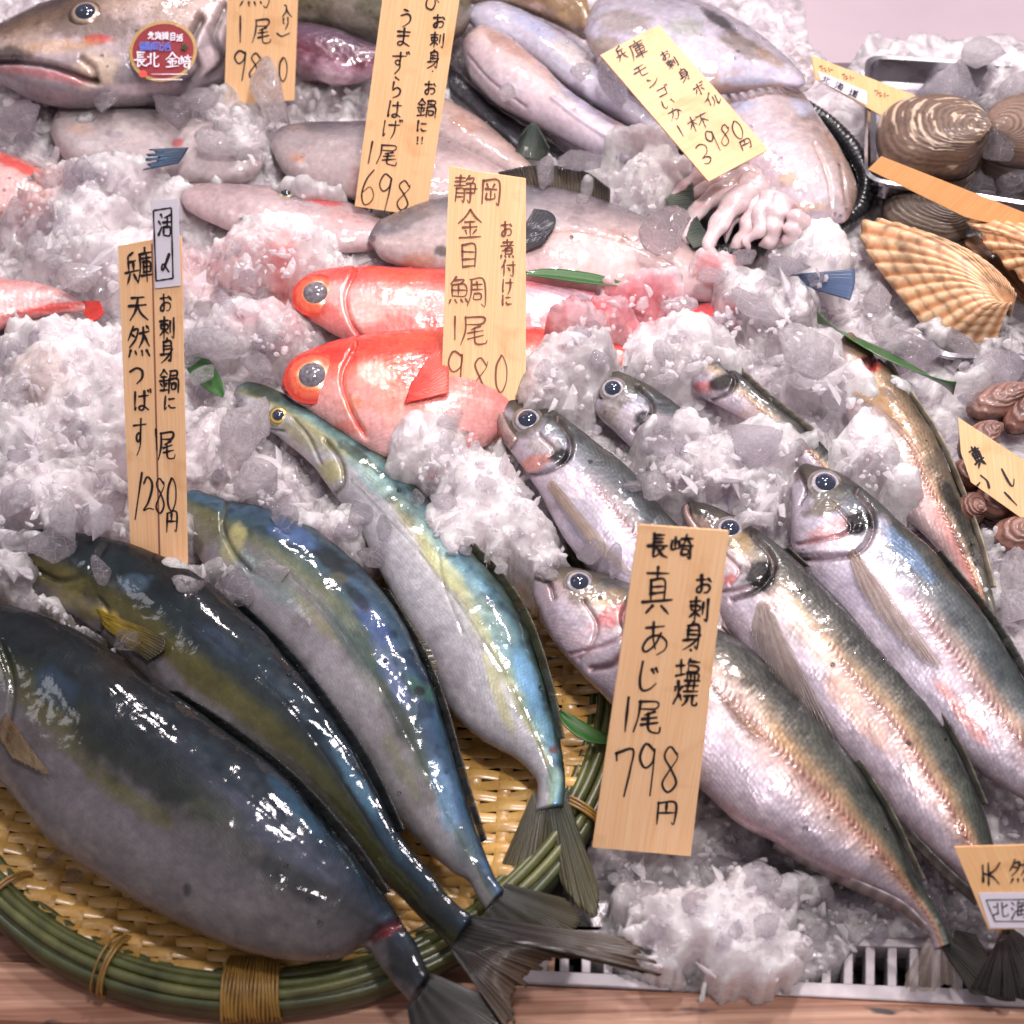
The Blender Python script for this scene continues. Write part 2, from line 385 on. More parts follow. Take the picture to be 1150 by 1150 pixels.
def body(root, name, D, V, z, t=.42, cap=.03, ramp1=None, ramp2=None, blobs=(), lines=(), material=None,
         NU=260, NT=100, NB=26, seed=1, dz=0., nz=.08, relief=None, endcap=.0, occ=True, texamt=.18, dorsal_sharp=1.0, pert=.06, herring=0, lump=0.0012, mott=.35, sat=1.):
    """A body lying on its side: D/V = back and belly outline, z = height of its middle, t = thickness over depth."""
    n = 40
    Dp = crom(D, NU); Vp = crom(V, NU)
    zz = np.interp(np.linspace(0, 1, NU), np.linspace(0, 1, len(z)), z) if np.ndim(z) else np.full(NU, float(z))
    Dw = np.array([P(a[0], a[1], h+dz) for a, h in zip(Dp, zz)]); Vw = np.array([P(a[0], a[1], h-dz) for a, h in zip(Vp, zz)])
    C = (Dw+Vw)/2; A = (Dw-Vw)/2
    s = np.r_[0, np.cumsum(np.linalg.norm(np.diff(C, axis=0), axis=1))]; Lg = s[-1]
    T = np.gradient(C, axis=0); T /= np.linalg.norm(T, axis=1)[:, None]
    for k in range(3): T[:, k] = np.convolve(np.pad(T[:, k], 12, 'edge'), np.ones(25)/25, 'valid')
    N = np.cross(T, A); N /= np.linalg.norm(N, axis=1)[:, None]
    if N[NU//2, 2] < 0: N = -N
    al = np.linalg.norm(A, axis=1); amax = al.max()
    b = t*al**.85*amax**.15
    w = CAM-C; w /= np.linalg.norm(w, axis=1)[:, None]
    ah = A/al[:, None]
    r = (w*ah).sum(1)/np.maximum((w*N).sum(1), .35); r = np.clip(r, -1.3, 1.3)
    a2 = al*np.sqrt(np.clip(1-(b/al)**2*r**2, .25, 1))
    f = np.ones(NU)
    if cap > 0:
        x = np.clip(s/(cap*Lg), 0, 1); f = np.sqrt(np.clip(1-(1-x)**2, 0, 1)); f[0] = .02
    if endcap > 0:
        x = np.clip((Lg-s)/(endcap*Lg), 0, 1); g = np.sqrt(np.clip(1-(1-x)**2, 0, 1)); g[-1] = .02; f = f*g
    a2 = a2*f; b = b*f
    th = np.r_[np.linspace(0, np.pi, NT, endpoint=False), np.linspace(np.pi, 2*np.pi, NB, endpoint=False)]
    nv = len(th); ct, st = np.cos(th), np.sin(th)
    ca = ct; sb = np.sign(st)*np.abs(st)**dorsal_sharp
    X = C[:, None]+ah[:, None]*(a2[:, None]*ca)[..., None]+N[:, None]*(b[:, None]*sb)[..., None]
    U = np.repeat((s/Lg)[:, None], nv, 1); Vv = np.repeat(((1-ct)/2)[None], NU, 0)
    top = np.repeat((st >= -1e-9)[None], NU, 0)
    Xf = X.reshape(-1, 3); Uf = U.ravel(); Vf = Vv.ravel(); tp = top.ravel()
    q = proj(Xf)
    Nn = (N[:, None]*(sb)[None, :, None]*1.0+ah[:, None]*(ct)[None, :, None]*.6).reshape(-1, 3); Nn /= np.linalg.norm(Nn, axis=1)[:, None]
    nA = fbm(Xf, 45, 4, seed); nB = fbm(Xf, 160, 4, seed+5); nC = fbm(Xf, 420, 3, seed+9)
    vp = np.clip(Vf+(nA-.5)*pert*2+(nB-.5)*pert, 0, 1)
    c = rampc(vp, ramp1)
    if ramp2 is not None:
        k = sm(Uf, .35, .85)[:, None]; c = c*(1-k)+rampc(vp, ramp2)*k
    disp = np.zeros(len(Xf))+(nA-.5)*lump*2
    mo = sm(fbm(Xf, 95, 3, seed+40), .50, .66)*(1-sm(Vf, .30, .56))
    c = c*(1-mott*mo[:, None]*np.array([1., .95, .85]))
    mo = sm(fbm(Xf*np.array([1, 1, 1.]), 38, 3, seed+50), .52, .68)
    c = c*(1-mott*.45*mo[:, None]*np.array([.9, 1, 1.]))
    def paint(c, bl):
        x, y, rx, ry, cc, k = bl[:6]; ang = math.radians(bl[6]) if len(bl) > 6 else 0
        dx, dy = q[:, 0]-x, q[:, 1]-y
        u_ = dx*math.cos(ang)+dy*math.sin(ang); v_ = -dx*math.sin(ang)+dy*math.cos(ang)
        d = np.sqrt((u_/rx)**2+(v_/ry)**2)+(nB-.5)*.9+(nA-.5)*.5
        m_ = (k*(1-sm(d, .55, 1.15))*tp)[:, None]; return c*(1-m_)+lin(cc)*m_
    for bl in blobs:
        if max(bl[4]) > 30: c = paint(c, bl)
    for ln in lines:
        pl, wd, cc, k, dep = ln
        pl = crom(pl, 30) if len(pl) > 2 else pl
        d = seg_dist(q, pl)+(nC-.5)*1.2
        m_ = (k*np.exp(-(np.clip(d, 0, None)/wd)**2)*tp); c = c*(1-m_[:, None])+lin(cc)*m_[:, None]
        disp -= dep*np.exp(-(d/(wd*1.1))**2)*tp
    for bl in blobs:
        if max(bl[4]) <= 30: c = paint(c, (bl[0], bl[1], bl[2]*1.45, bl[3]*1.45)+tuple(bl[4:]))
    if herring:
        # scutes along the lateral line: short bars across it, from mid body to tail
        vl = .46+.10*sm(Uf, .3, .55)-.06*sm(Uf, .0, .3)
        dv = Vf-vl
        ph = Uf*Lg/.0031+np.abs(dv)*11+(nA-.5)*3.2
        bars = .5+.5*np.sin(2*np.pi*ph)
        wgt = np.exp(-(dv/.14)**2)*sm(Uf, .32, .5)*tp
        wn = np.exp(-(dv/.045)**2)*sm(Uf, .38, .5)*tp
        c = c*(1-.5*(wgt*bars)[:, None]*np.array([.35, .58, .68]))
        c = c*(1-.5*wn[:, None])+lin((146, 86, 78))*(.5*wn)[:, None]*(.6+.6*bars[:, None])
        disp += wn*(bars-.3)*.0005*(.4+1.2*nB)
        ph2 = Uf*Lg/.0046+np.abs(Vf-.22)*16+nA*5
        w2 = (np.exp(-((Vf-.24)/.17)**2)*tp)*(.5+.5*np.sin(2*np.pi*ph2))*sm(Uf, .15, .3)*(.5+nB)
        c = c*(1-herring*w2[:, None])
        # golden band just above it
        wg = np.exp(-((dv+.10)/.06)**2)*sm(Uf, .35, .6)*tp
        c = c*(1-.15*wg[:, None])+lin((206, 172, 110))*(.15*wg)[:, None]
    if sat != 1:
        g_ = c.mean(1)[:, None]; c = g_+(c-g_)*sat
    c = c*(1+(nC-.5)[:, None]*texamt*2)*(1+(nB-.5)[:, None]*texamt*1.6)
    if relief is not None: disp = disp+relief(q, Uf, Vf)*tp
    Xf = Xf+Nn*(disp*np.repeat(f, nv))[:, None]
    if material.name in ('filefish_skin', 'squid_flesh'): c = c*np.array([.80, .78, .80])
    if material.name == 'yellowtail_skin': c = c*(1-.30*sm(Vf, .35, .62))[:, None]
    if material.name == 'horse_mackerel_skin': c = c*np.array([.84, .80, .80])
    F = grid_faces(NU, nv, True)
    uv = np.stack([Uf*Lg, np.repeat(np.where(th <= np.pi, th/np.pi, 2-th/np.pi)[None], NU, 0).ravel()*np.repeat(al, nv)*2.2], -1)
    V_ = np.vstack([Xf, C[:1], C[-1:]]); n0 = len(Xf)
    c = np.vstack([c, c[:1], c[-1:]]); uv = np.vstack([uv, uv[:1], uv[-1:]])
    j = np.arange(nv); j2 = (j+1) % nv
    ends = np.vstack([np.stack([j2, j, np.full(nv, n0), np.full(nv, n0)], -1)[:, [0, 1, 2, 3]]])
    Fl = [tuple(x) for x in F]+[(int(b_), int(a_), n0) for a_, b_ in zip(j, j2)][::1]+[((NU-1)*nv+int(a_), (NU-1)*nv+int(b_), n0+1) for a_, b_ in zip(j, j2)]
    o = mesh(name, V_, Fl, material, root, col=np.clip(c, 0, 1), uv=uv)
    B = Body(); B.o = o; B.q = proj(Xf[tp]); B.X = Xf[tp]; B.N = Nn[tp]; B.root = root; B.C = C; B.al = al; B.Lg = Lg
    BODIES.append(B)
    if occ: OCC.append((np.vstack([Dp, Vp[::-1]]), zz.mean(), b.max()))
    return B
def on(B, px, py, k=0):
    """surface point and normal of a body under a photo measurement"""
    i = np.argmin(((B.q-np.array([px, py]))**2).sum(1)); return B.X[i], B.N[i]
def disc_dome(c, n, r, h, hint, ns=36, nr=10, prof=2.0):
    n = n/np.linalg.norm(n); a = np.cross(n, hint); a /= np.linalg.norm(a); b2 = np.cross(n, a)
    V = [c+n*h]; F = []; R = [0.]
    for i in range(1, nr+1):
        t = i/nr
        for j in range(ns):
            g = 2*math.pi*j/ns; V.append(c+r*t*(math.cos(g)*a+math.sin(g)*b2)+n*h*(1-t**prof)); R.append(t)
    for j in range(ns): F.append((0, 1+j, 1+(j+1) % ns))
    for i in range(nr-1):
        for j in range(ns): F.append((1+i*ns+j, 1+(i+1)*ns+j, 1+(i+1)*ns+(j+1) % ns, 1+i*ns+(j+1) % ns))
    return np.array(V), F, np.array(R)
def eye(B, px, py, r_px, stops, pr=.57, dome=.35, lift=0., pcol='pupil', up=.5):
    c, n = on(B, px, py); n = n*.6+np.array([0, -.25, .6])*.8; n /= np.linalg.norm(n)
    r = r_px*mpp(c[2], py)*1.06; c = c+n*(lift+r*.05)
    V, F, R = disc_dome(c-n*r*.12, n, r, r*dome, np.array([1., .3, 0]))
    nz_ = fbm(V, 900, 3, 3)
    e = mesh('eye', V, F, M['eye'], B.root, col=rampc(np.clip(R+(nz_-.5)*.12, 0, 1), stops))
    V, F, R = disc_dome(c+n*(r*dome*(1-pr**2)-r*.12+r*.012), n, r*pr, r*dome*.62, np.array([1., .3, 0]))
    mesh('pupil', V, F, M[pcol], e); return e
SILVER = [(0, (60, 60, 66)), (.5, (86, 84, 90)), (.60, (176, 170, 176)), (.70, (196, 190, 194)), (.77, (84, 76, 74)), (.9, (150, 140, 138)), (1, (120, 112, 108))]
YEL = [(0, (40, 36, 20)), (.5, (60, 46, 20)), (.56, (226, 190, 96)), (.7, (196, 164, 84)), (.8, (70, 66, 40)), (.9, (168, 160, 104)), (1, (70, 76, 56))]
def fin(root, name, base, tip, z0, z1, color, color2=None, nr=26, mt='fin', B=None, rag=.0, lift=.0012, ns=16, curl=0.0, amp=.0002, seed=0, thick=.0007):
    """membrane from a base line to a tip line (photo measurements), corrugated by its rays"""
    nu = nr*4+1
    b_ = crom(base, nu); t_ = crom(tip, nu); r = np.random.default_rng(seed+11)
    jag = np.repeat(r.uniform(0, 1, nr+1), 4)[:nu]
    ph = np.arange(nu)/4*2*np.pi; V = []; C = []; UV = []
    c1 = lin(color); c2 = lin(color2 if color2 is not None else color)
    for i in range(ns+1):
        s_ = i/ns
        e = 1-rag*jag*s_
        p = b_+(t_-b_)*(s_*e)[:, None]
        for j in range(nu):
            zh = z0+(z1-z0)*s_+curl*math.sin(s_*math.pi)*math.sin(j/nu*math.pi)
            if B is not None:
                X, _ = on(B, *p[j]); d = np.sqrt(((B.q-p[j])**2).sum(1).min())
                if d < 4: zh = X[2]+lift+.002*s_
                else: zh = max(z0+(z1-z0)*s_, X[2]-.004*min(1, d/20)+lift) if d < 25 else z0+(z1-z0)*s_
            V.append(P(p[j][0], p[j][1], zh+amp*math.cos(ph[j])*(.4+.6*s_)))
            k = sm(np.array(s_+.15*(jag[j]-.5)), .1, 1.); C.append(c1*(1-k)+c2*k); UV.append((j/nu, s_))
    F = [tuple(f) for f in grid_faces(ns+1, nu)]
    V = np.array(V); C = np.array(C)*(.8+.45*fbm(V, 200, 3, seed+60))[:, None]
    o = mesh(name, V, F, M[mt], root, col=np.array(C), uv=np.array(UV))
    if mt != 'fin_clear': sd = o.modifiers.new('thickness', 'SOLIDIFY'); sd.thickness = thick; sd.offset = -1
    return o
def root_at(name, px, py, z, label, cat, group=None):
    p = P(px, py, z); p[2] = z-.02
    return empty(name, p, label, cat, group)
GY = 'yellowtails laid side by side on the round bamboo basket'
# ---------------------------------------------------------------- yellowtails
DARKY = [(0, (8, 12, 14)), (.10, (9, 16, 21)), (.34, (12, 26, 33)), (.42, (30, 38, 26)), (.50, (66, 66, 42)), (.60, (94, 90, 92)), (.78, (118, 111, 118)), (.93, (128, 120, 122)), (.96, (160, 148, 140)), (1, (150, 138, 128))]
DARKY2 = [(0, (9, 13, 15)), (.08, (15, 32, 42)), (.2, (24, 46, 62)), (.34, (52, 56, 70)), (.46, (46, 48, 50)), (.58, (78, 74, 78)), (.78, (104, 98, 101)), (.94, (118, 110, 108)), (1, (140, 128, 116))]
f1 = root_at('yellowtail', 230, 900, .05, 'largest dark-backed yellowtail, nearest the basket edge, head cut off at the left', 'fish', GY)
B1 = body(f1, 'body', [(-120, 610), (-60, 640), (0, 676), (60, 693), (130, 733), (200, 783), (270, 832), (330, 880), (390, 948), (430, 1002), (452, 1036), (470, 1066), (482, 1094)],
          [(-120, 700), (-80, 800), (0, 880), (50, 942), (100, 980), (180, 1028), (260, 1064), (330, 1079), (380, 1077), (408, 1064), (424, 1080), (446, 1108), (462, 1126)],
          [.052, .054, .054, .05, .044, .036], t=.4, ramp1=DARKY, ramp2=DARKY2, material=M['buri'], seed=3, mott=.4, cap=.05, NU=300,
          blobs=[(110, 866, 90, 12, (76, 74, 34), .6, 35), (60, 812, 60, 14, (84, 78, 34), .6, 40), (300, 935, 110, 22, (62, 66, 86), .6, 32), (60, 770, 34, 20, (40, 62, 86), .5, 40), (330, 905, 60, 10, (40, 78, 104), .6, 50), (150, 850, 70, 26, (12, 22, 27), .8, 35), (330, 990, 60, 16, (24, 30, 34), .7, 30), (230, 900, 60, 16, (50, 54, 34), .6, 35), (210, 1000, 5, 9, (40, 40, 42), .8), (150, 900, 60, 14, (92, 90, 40), .5, 30),
                 (436, 1045, 18, 7, (110, 40, 44), .9, -30), (455, 1082, 26, 30, (22, 28, 32), .8), (40, 830, 30, 14, (70, 60, 50), .5, 50)],
          lines=[([(415, 1058), (432, 1043), (452, 1036)], 5, (92, 34, 36), .9, .003), ([(60, 700), (150, 790), (260, 880), (380, 990)], 1.6, (20, 26, 30), .3, .0002), ([(0, 722), (14, 770), (6, 830)], 3, (60, 66, 40), .5, .002)], dz=.004)
fin(f1, 'tail_fin', [(482, 1092), (472, 1112), (458, 1130)], [(585, 1135), (545, 1175), (475, 1230)],   .036, .03, (20, 22, 23), (40, 36, 30), nr=30, rag=.12, seed=4)
fin(f1, 'pectoral_fin', [(6, 800), (0, 812), (-4, 826)], [(56, 872), (40, 864), (16, 852)], .07, .06, (96, 74, 48), (120, 100, 72), nr=10, B=B1)
fin(f1, 'dorsal_fin', [(184.0, 775.5), (255.5, 823.0), (326.5, 879.5), (388.5, 950.0), (429.0, 1005.0)], [(202, 777), (269, 820), (337, 875), (399, 944), (438, 1002)], .054, .058, (18, 20, 22), (26, 28, 28), nr=30, mt='fin_ridge', seed=2, ns=5, amp=.00015)
f2 = root_at('yellowtail', 280, 780, .045, 'dark green yellowtail with an olive stripe, its broad brown tail hanging over the counter', 'fish', GY)
B2 = body(f2, 'body', [(-8, 618), (20, 600), (60, 594), (130, 606), (200, 632), (262, 676), (322, 738), (375, 806), (415, 868), (450, 938), (478, 974), (506, 1010), (530, 1030)],
          [(-8, 622), (20, 650), (60, 680), (110, 712), (165, 765), (215, 815), (275, 850), (335, 885), (390, 940), (425, 985), (455, 1012), (490, 1048), (508, 1066)],
          [.048, .05, .05, .046, .04, .036], t=.4, cap=.05, ramp1=[(0, (9, 13, 15)), (.1, (13, 24, 29)), (.42, (14, 32, 40)), (.53, (30, 44, 48)), (.64, (92, 88, 28)), (.76, (98, 92, 42)), (.84, (124, 118, 124)), (1, (140, 134, 138))],
          ramp2=[(0, (9, 12, 15)), (.1, (16, 44, 62)), (.28, (24, 60, 84)), (.45, (16, 30, 36)), (.62, (56, 60, 24)), (.8, (66, 66, 34)), (1, (84, 82, 74))], material=M['buri'], seed=21, mott=.5, sat=.85,
          blobs=[(60, 645, 36, 20, (116, 104, 36), .7, 20), (118, 690, 18, 9, (222, 190, 44), .95, 25), (90, 680, 40, 12, (150, 136, 44), .6, 30), (150, 655, 22, 12, (70, 100, 124), .5), (250, 725, 40, 12, (40, 58, 84), .5, 40), (400, 880, 50, 9, (50, 110, 140), .5, 58), (20, 610, 24, 16, (30, 36, 34), .6), (500, 1020, 40, 30, (24, 30, 32), .8, 30)],
          lines=[([(40, 640), (70, 652), (100, 640), (118, 612)], 3, (24, 34, 34), .6, .002), ([(150, 650), (240, 720), (330, 800), (430, 950)], 1.5, (18, 28, 30), .35, .0002), ([(112, 672), (122, 690), (112, 712)], 2, (70, 60, 20), .7, .0015)], dz=.004)
fin(f2, 'tail_fin', [(530, 1028), (518, 1042), (506, 1066)], [(716, 1054), (745, 1092), (728, 1094), (690, 1084), (655, 1078), (622, 1082), (600, 1100), (586, 1126), (575, 1165)], .036, .034, (24, 21, 20), (66, 48, 32), nr=44, rag=.14, seed=5, curl=.006, ns=24)
fin(f2, 'pectoral_fin', [(108, 684), (112, 692), (116, 704)], [(186, 716), (184, 730), (166, 742)], .07, .055, (150, 126, 36), (60, 54, 34), nr=10, B=B2)
fin(f2, 'dorsal_fin', [(258.0, 674.0), (318.0, 737.0), (371.5, 805.5), (411.5, 867.5), (445.0, 935.0)], [(270, 674), (330, 734), (382, 801), (422, 863), (454, 932)], .05, .054, (14, 18, 20), (22, 26, 28), nr=30, mt='fin_ridge', seed=3, ns=5, amp=.00015)
f3 = root_at('yellowtail', 400, 780, .042, 'bright blue-backed yellowtail with a dark oval spot, third from the basket edge', 'fish', GY)
B3 = body(f3, 'body', [(204, 560), (214, 548), (257, 562), (300, 572), (341, 585), (383, 616), (415, 644), (444, 682), (470, 730), (490, 780), (508, 840), (522, 890), (540, 945), (556, 985), (566, 1000)],
          [(204, 566), (206, 600), (230, 640), (262, 680), (300, 712), (335, 760), (372, 812), (410, 860), (445, 915), (476, 952), (505, 978), (526, 992), (534, 1006), (545, 1022)][:14],
          [.045, .048, .046, .042, .038, .034], t=.44, cap=.03, ramp1=[(0, (22, 34, 38)), (.08, (34, 66, 78)), (.2, (36, 80, 112)), (.36, (46, 82, 94)), (.47, (104, 112, 74)), (.56, (140, 140, 132)), (.7, (164, 158, 168)), (1, (178, 170, 178))],
          ramp2=[(0, (14, 20, 22)), (.1, (24, 84, 120)), (.22, (44, 84, 126)), (.34, (62, 92, 108)), (.44, (84, 100, 80)), (.55, (132, 128, 132)), (.8, (150, 144, 148)), (1, (126, 120, 118))], material=M['buri'], seed=33, mott=.6, sat=.72,
          blobs=[(372, 628, 34, 12, (24, 36, 40), .92, 38), (228, 590, 26, 26, (110, 104, 40), .7), (262, 612, 12, 26, (206, 196, 96), .7, 20), (330, 600, 34, 12, (36, 86, 146), .8, 25), (420, 700, 44, 12, (38, 80, 146), .75, 55), (400, 670, 30, 8, (18, 32, 40), .8, 45), (445, 800, 60, 10, (30, 50, 50), .6, 62), (380, 650, 14, 8, (90, 90, 60), .6), (470, 772, 24, 10, (40, 100, 80), .7, 40), (471, 776, 7, 6, (30, 36, 44), .95), (440, 760, 50, 10, (66, 92, 150), .7, 62), (395, 720, 60, 14, (40, 84, 84), .6, 50), (350, 690, 50, 8, (170, 160, 84), .5, 48), (300, 650, 60, 16, (96, 140, 130), .5, 40), (525, 950, 18, 30, (60, 90, 100), .6), (500, 900, 14, 50, (66, 134, 180), .6, -10), (450, 860, 60, 10, (130, 134, 84), .5, 60)],
          lines=[([(256, 560), (250, 590), (262, 620), (280, 640)], 2.5, (70, 74, 40), .6, .002), ([(300, 620), (360, 680), (420, 760), (470, 850), (520, 950)], 1.4, (60, 80, 84), .3, .0002), ([(360, 822), (342, 780), (330, 760)], 3, (120, 110, 110), .3, .001)], dz=.002)
fin(f3, 'tail_fin', [(568, 992), (560, 1004), (545, 1024)], [(640, 1010), (655, 1036), (640, 1054), (610, 1052), (580, 1062), (560, 1080)], .034, .026, (52, 52, 48), (74, 68, 50), nr=30, rag=.08, seed=6)
fin(f3, 'dorsal_fin', [(426.5, 659.0), (467.0, 728.0), (489.0, 780.0), (507.5, 840.5), (521.5, 890.5), (540.0, 946.0)], [(437, 662), (476, 728), (498, 780), (515, 839), (529, 889), (546, 943)], .045, .048, (18, 22, 22), (36, 34, 28), nr=30, mt='fin_ridge', seed=3, ns=5, amp=.00015)
fin(f3, 'second_dorsal_fin', [(434, 668), (452, 692), (470, 724), (482, 756)], [(452, 676), (480, 694), (498, 716), (490, 756)], .045, .044, (54, 50, 34), (84, 74, 48), nr=14, seed=9)
f4 = root_at('yellowtail', 500, 690, .04, 'slim young yellowtail with a yellow ringed eye and a cyan shimmer, nearest the horse mackerels', 'fish', GY)
B4 = body(f4, 'body', [(262, 440), (268, 430), (290, 430), (313, 438), (351, 460), (400, 492), (440, 516), (481, 560), (526, 616), (566, 660), (592, 705), (614, 770), (628, 820), (634, 865), (632, 905)],
          [(262, 446), (276, 470), (313, 492), (348, 522), (372, 552), (400, 590), (425, 640), (450, 690), (476, 735), (500, 790), (536, 828), (575, 850), (600, 872), (605, 890), (602, 912)],
          [.044, .046, .046, .042, .036, .026], t=.42, cap=.03, ramp1=[(0, (30, 42, 30)), (.1, (48, 74, 58)), (.24, (74, 130, 134)), (.36, (126, 160, 140)), (.46, (176, 170, 96)), (.56, (206, 202, 206)), (.8, (208, 204, 218)), (1, (204, 198, 208))],
          ramp2=[(0, (30, 38, 32)), (.08, (50, 92, 88)), (.2, (56, 142, 180)), (.34, (92, 150, 160)), (.44, (164, 168, 104)), (.54, (196, 196, 206)), (.8, (196, 190, 200)), (1, (176, 168, 176))], material=M['buri'], seed=41, mott=.6, sat=.68,
          blobs=[(300, 440, 30, 10, (54, 66, 38), .8, 15), (345, 490, 34, 14, (168, 162, 84), .75, 30), (375, 530, 18, 16, (206, 196, 90), .8, 30), (345, 540, 20, 12, (214, 206, 190), .8), (420, 540, 50, 12, (116, 184, 190), .6, 42), (400, 510, 40, 7, (50, 70, 50), .7, 38), (440, 560, 12, 10, (60, 80, 60), .6), (500, 640, 50, 10, (200, 200, 120), .6, 48), (560, 700, 44, 12, (110, 140, 120), .6, 52), (590, 760, 40, 12, (70, 160, 214), .8, 70), (560, 780, 50, 8, (200, 196, 110), .7, 70), (622, 880, 10, 24, (120, 170, 150), .7), (330, 506, 20, 10, (220, 200, 196), .7, 30), (622, 842, 7, 6, (110, 50, 60), .9)],
          lines=[([(366, 494), (382, 516), (386, 540), (376, 556)], 2.4, (96, 96, 50), .8, .0022), ([(395, 540), (470, 620), (530, 700), (590, 800), (620, 880)], 1.3, (110, 120, 96), .45, .0002), ([(330, 470), (346, 490), (360, 520)], 1.8, (110, 110, 60), .5, .0012), ([(282, 470), (300, 482), (318, 484)], 1.6, (80, 70, 40), .7, .0012), ([(492, 618), (500, 660), (520, 710)], 1.2, (110, 110, 80), .5, .0005)], dz=.002)
eye(B4, 313, 467, 12, YEL, .5)
fin(f4, 'tail_fin', [(600, 888), (604, 898), (618, 904)], [(561, 975), (566, 1004), (592, 1002), (604, 980), (618, 972)], .026, .014, (78, 76, 62), (92, 84, 58), nr=24, rag=.05, seed=7, mt='fin')
fin(f4, 'tail_fin', [(612, 904), (628, 898), (637, 884)], [(622, 968), (640, 1010), (668, 1034), (672, 1000), (652, 950)], .026, .014, (76, 78, 66), (90, 84, 58), nr=24, rag=.05, seed=8, mt='fin')
fin(f4, 'dorsal_fin', [(466.5, 546.5), (522.5, 614.5), (562.5, 658.5), (588.5, 703.0), (611.0, 766.5), (627.0, 830.5)], [(477, 545), (533, 610), (573, 654), (599, 700), (620, 765), (633, 829)], .043, .047, (40, 46, 34), (56, 54, 36), nr=30, mt='fin_ridge', seed=3, ns=5, amp=.00015)
# ---------------------------------------------------------------- horse mackerels
GA = 'horse mackerels lying in a row on crushed ice'
AJ = [(0, (40, 42, 40)), (.08, (66, 68, 64)), (.2, (94, 96, 92)), (.33, (138, 132, 118)), (.42, (196, 174, 144)), (.54, (218, 206, 206)), (.75, (214, 206, 222)), (1, (206, 190, 200))]
AJ2 = [(0, (36, 40, 38)), (.1, (64, 72, 66)), (.28, (98, 106, 94)), (.4, (178, 152, 120)), (.5, (200, 158, 136)), (.62, (206, 184, 180)), (.8, (196, 186, 200)), (1, (176, 156, 162))]
AJG = [(0, (44, 46, 42)), (.1, (74, 80, 78)), (.3, (112, 122, 130)), (.42, (154, 158, 170)), (.55, (206, 202, 216)), (.8, (212, 206, 222)), (1, (200, 188, 202))]
def head_lines(snout, eye_, gill_top, gill_mid, gill_bot, mouth):
    return [([gill_top, gill_mid, gill_bot], 2.6, (96, 72, 70), .75, .0026), ([snout, mouth], 1.8, (70, 52, 56), .8, .0018)]
a4 = root_at('horse_mackerel', 850, 850, .04, 'largest horse mackerel, nearest the front, whose body passes behind the tallest price tag', 'fish', GA)
B = body(a4, 'body', [(600, 640), (606, 633), (630, 636), (676, 644), (710, 656), (756, 676), (806, 706), (851, 734), (905, 788), (948, 840), (987, 896), (1014, 948), (1038, 998), (1058, 1034), (1068, 1060)],
         [(600, 652), (599, 670), (617, 714), (651, 756), (690, 798), (735, 846), (785, 886), (827, 924), (872, 948), (912, 970), (945, 985), (985, 1002), (1018, 1020), (1040, 1042), (1050, 1066)],
         [.045, .046, .046, .042, .034, .02], t=.42, cap=.025, ramp1=AJ, ramp2=AJ2, material=M['aji'], seed=51, herring=.4, NU=420,
         blobs=[(650, 640, 56, 12, (70, 64, 50), .9, 8), (650, 656, 26, 22, (110, 98, 84), .7), (620, 665, 16, 18, (196, 176, 182), .7, 60), (690, 690, 26, 12, (206, 120, 126), .8, -25), (680, 700, 26, 10, (214, 140, 140), .6, -20), (704, 700, 10, 8, (40, 36, 38), .9), (660, 720, 34, 20, (222, 204, 214), .8), (860, 820, 60, 12, (220, 186, 140), .5, 40), (690, 668, 18, 10, (150, 124, 90), .6), (820, 780, 60, 20, (226, 214, 216), .6, 40), (850, 930, 60, 10, (216, 176, 182), .5, 30)],
         lines=[([(712, 668), (700, 690), (704, 720), (690, 744), (664, 752)], 3, (130, 84, 88), .8, .003), ([(606, 640), (618, 656), (622, 672)], 2.2, (96, 70, 74), .8, .002), ([(655, 674), (670, 700), (664, 724), (650, 740)], 2, (150, 116, 120), .6, .0016), ([(640, 735), (690, 720), (710, 700)], 1.6, (180, 120, 128), .6, .0012), ([(599, 650), (612, 652)], 2, (70, 50, 54), .8, .002)], dz=.002)
eye(B, 650, 654, 17, SILVER)
fin(a4, 'pectoral_fin', [(794, 758), (798, 764), (800, 772)], [(860, 830), (846, 822), (832, 812)], .06, .06, (150, 110, 96), (150, 108, 60), nr=8, B=B, mt='fin_clear')
fin(a4, 'anal_fin', [(871.0, 943.0), (946.5, 980.5), (1011.5, 1010.5), (1041.5, 1038.0)], [(868, 952), (942, 991), (1007, 1021), (1037, 1044)], .034, .026, (150, 138, 140), (120, 100, 96), nr=20, mt='fin_ridge', ns=4, amp=.00015)
fin(a4, 'dorsal_fin', [(804.0, 704.5), (902.5, 786.0), (985.0, 894.0), (1034.5, 991.0)], [(810, 703), (910, 783), (991, 891), (1039, 988)], .045, .048, (60, 62, 56), (80, 76, 64), nr=30, mt='fin_ridge', ns=4, amp=.00015)
fin(a4, 'tail_fin', [(1044, 1050), (1054, 1058), (1064, 1060)], [(1016, 1096), (1018, 1112), (1044, 1116), (1062, 1108), (1078, 1116)], .02, .012, (150, 134, 130), (120, 108, 98), nr=24, mt='fin_clear', rag=.08)
fin(a4, 'tail_fin', [(1056, 1062), (1064, 1056), (1070, 1044)], [(1090, 1116), (1124, 1124), (1160, 1122), (1118, 1086), (1096, 1050)], .02, .012, (44, 42, 38), (64, 60, 52), nr=16, rag=.08)
a5 = root_at('horse_mackerel', 960, 790, .045, 'horse mackerel with orange lateral line, its face half hidden by the tallest price tag', 'fish', GA)
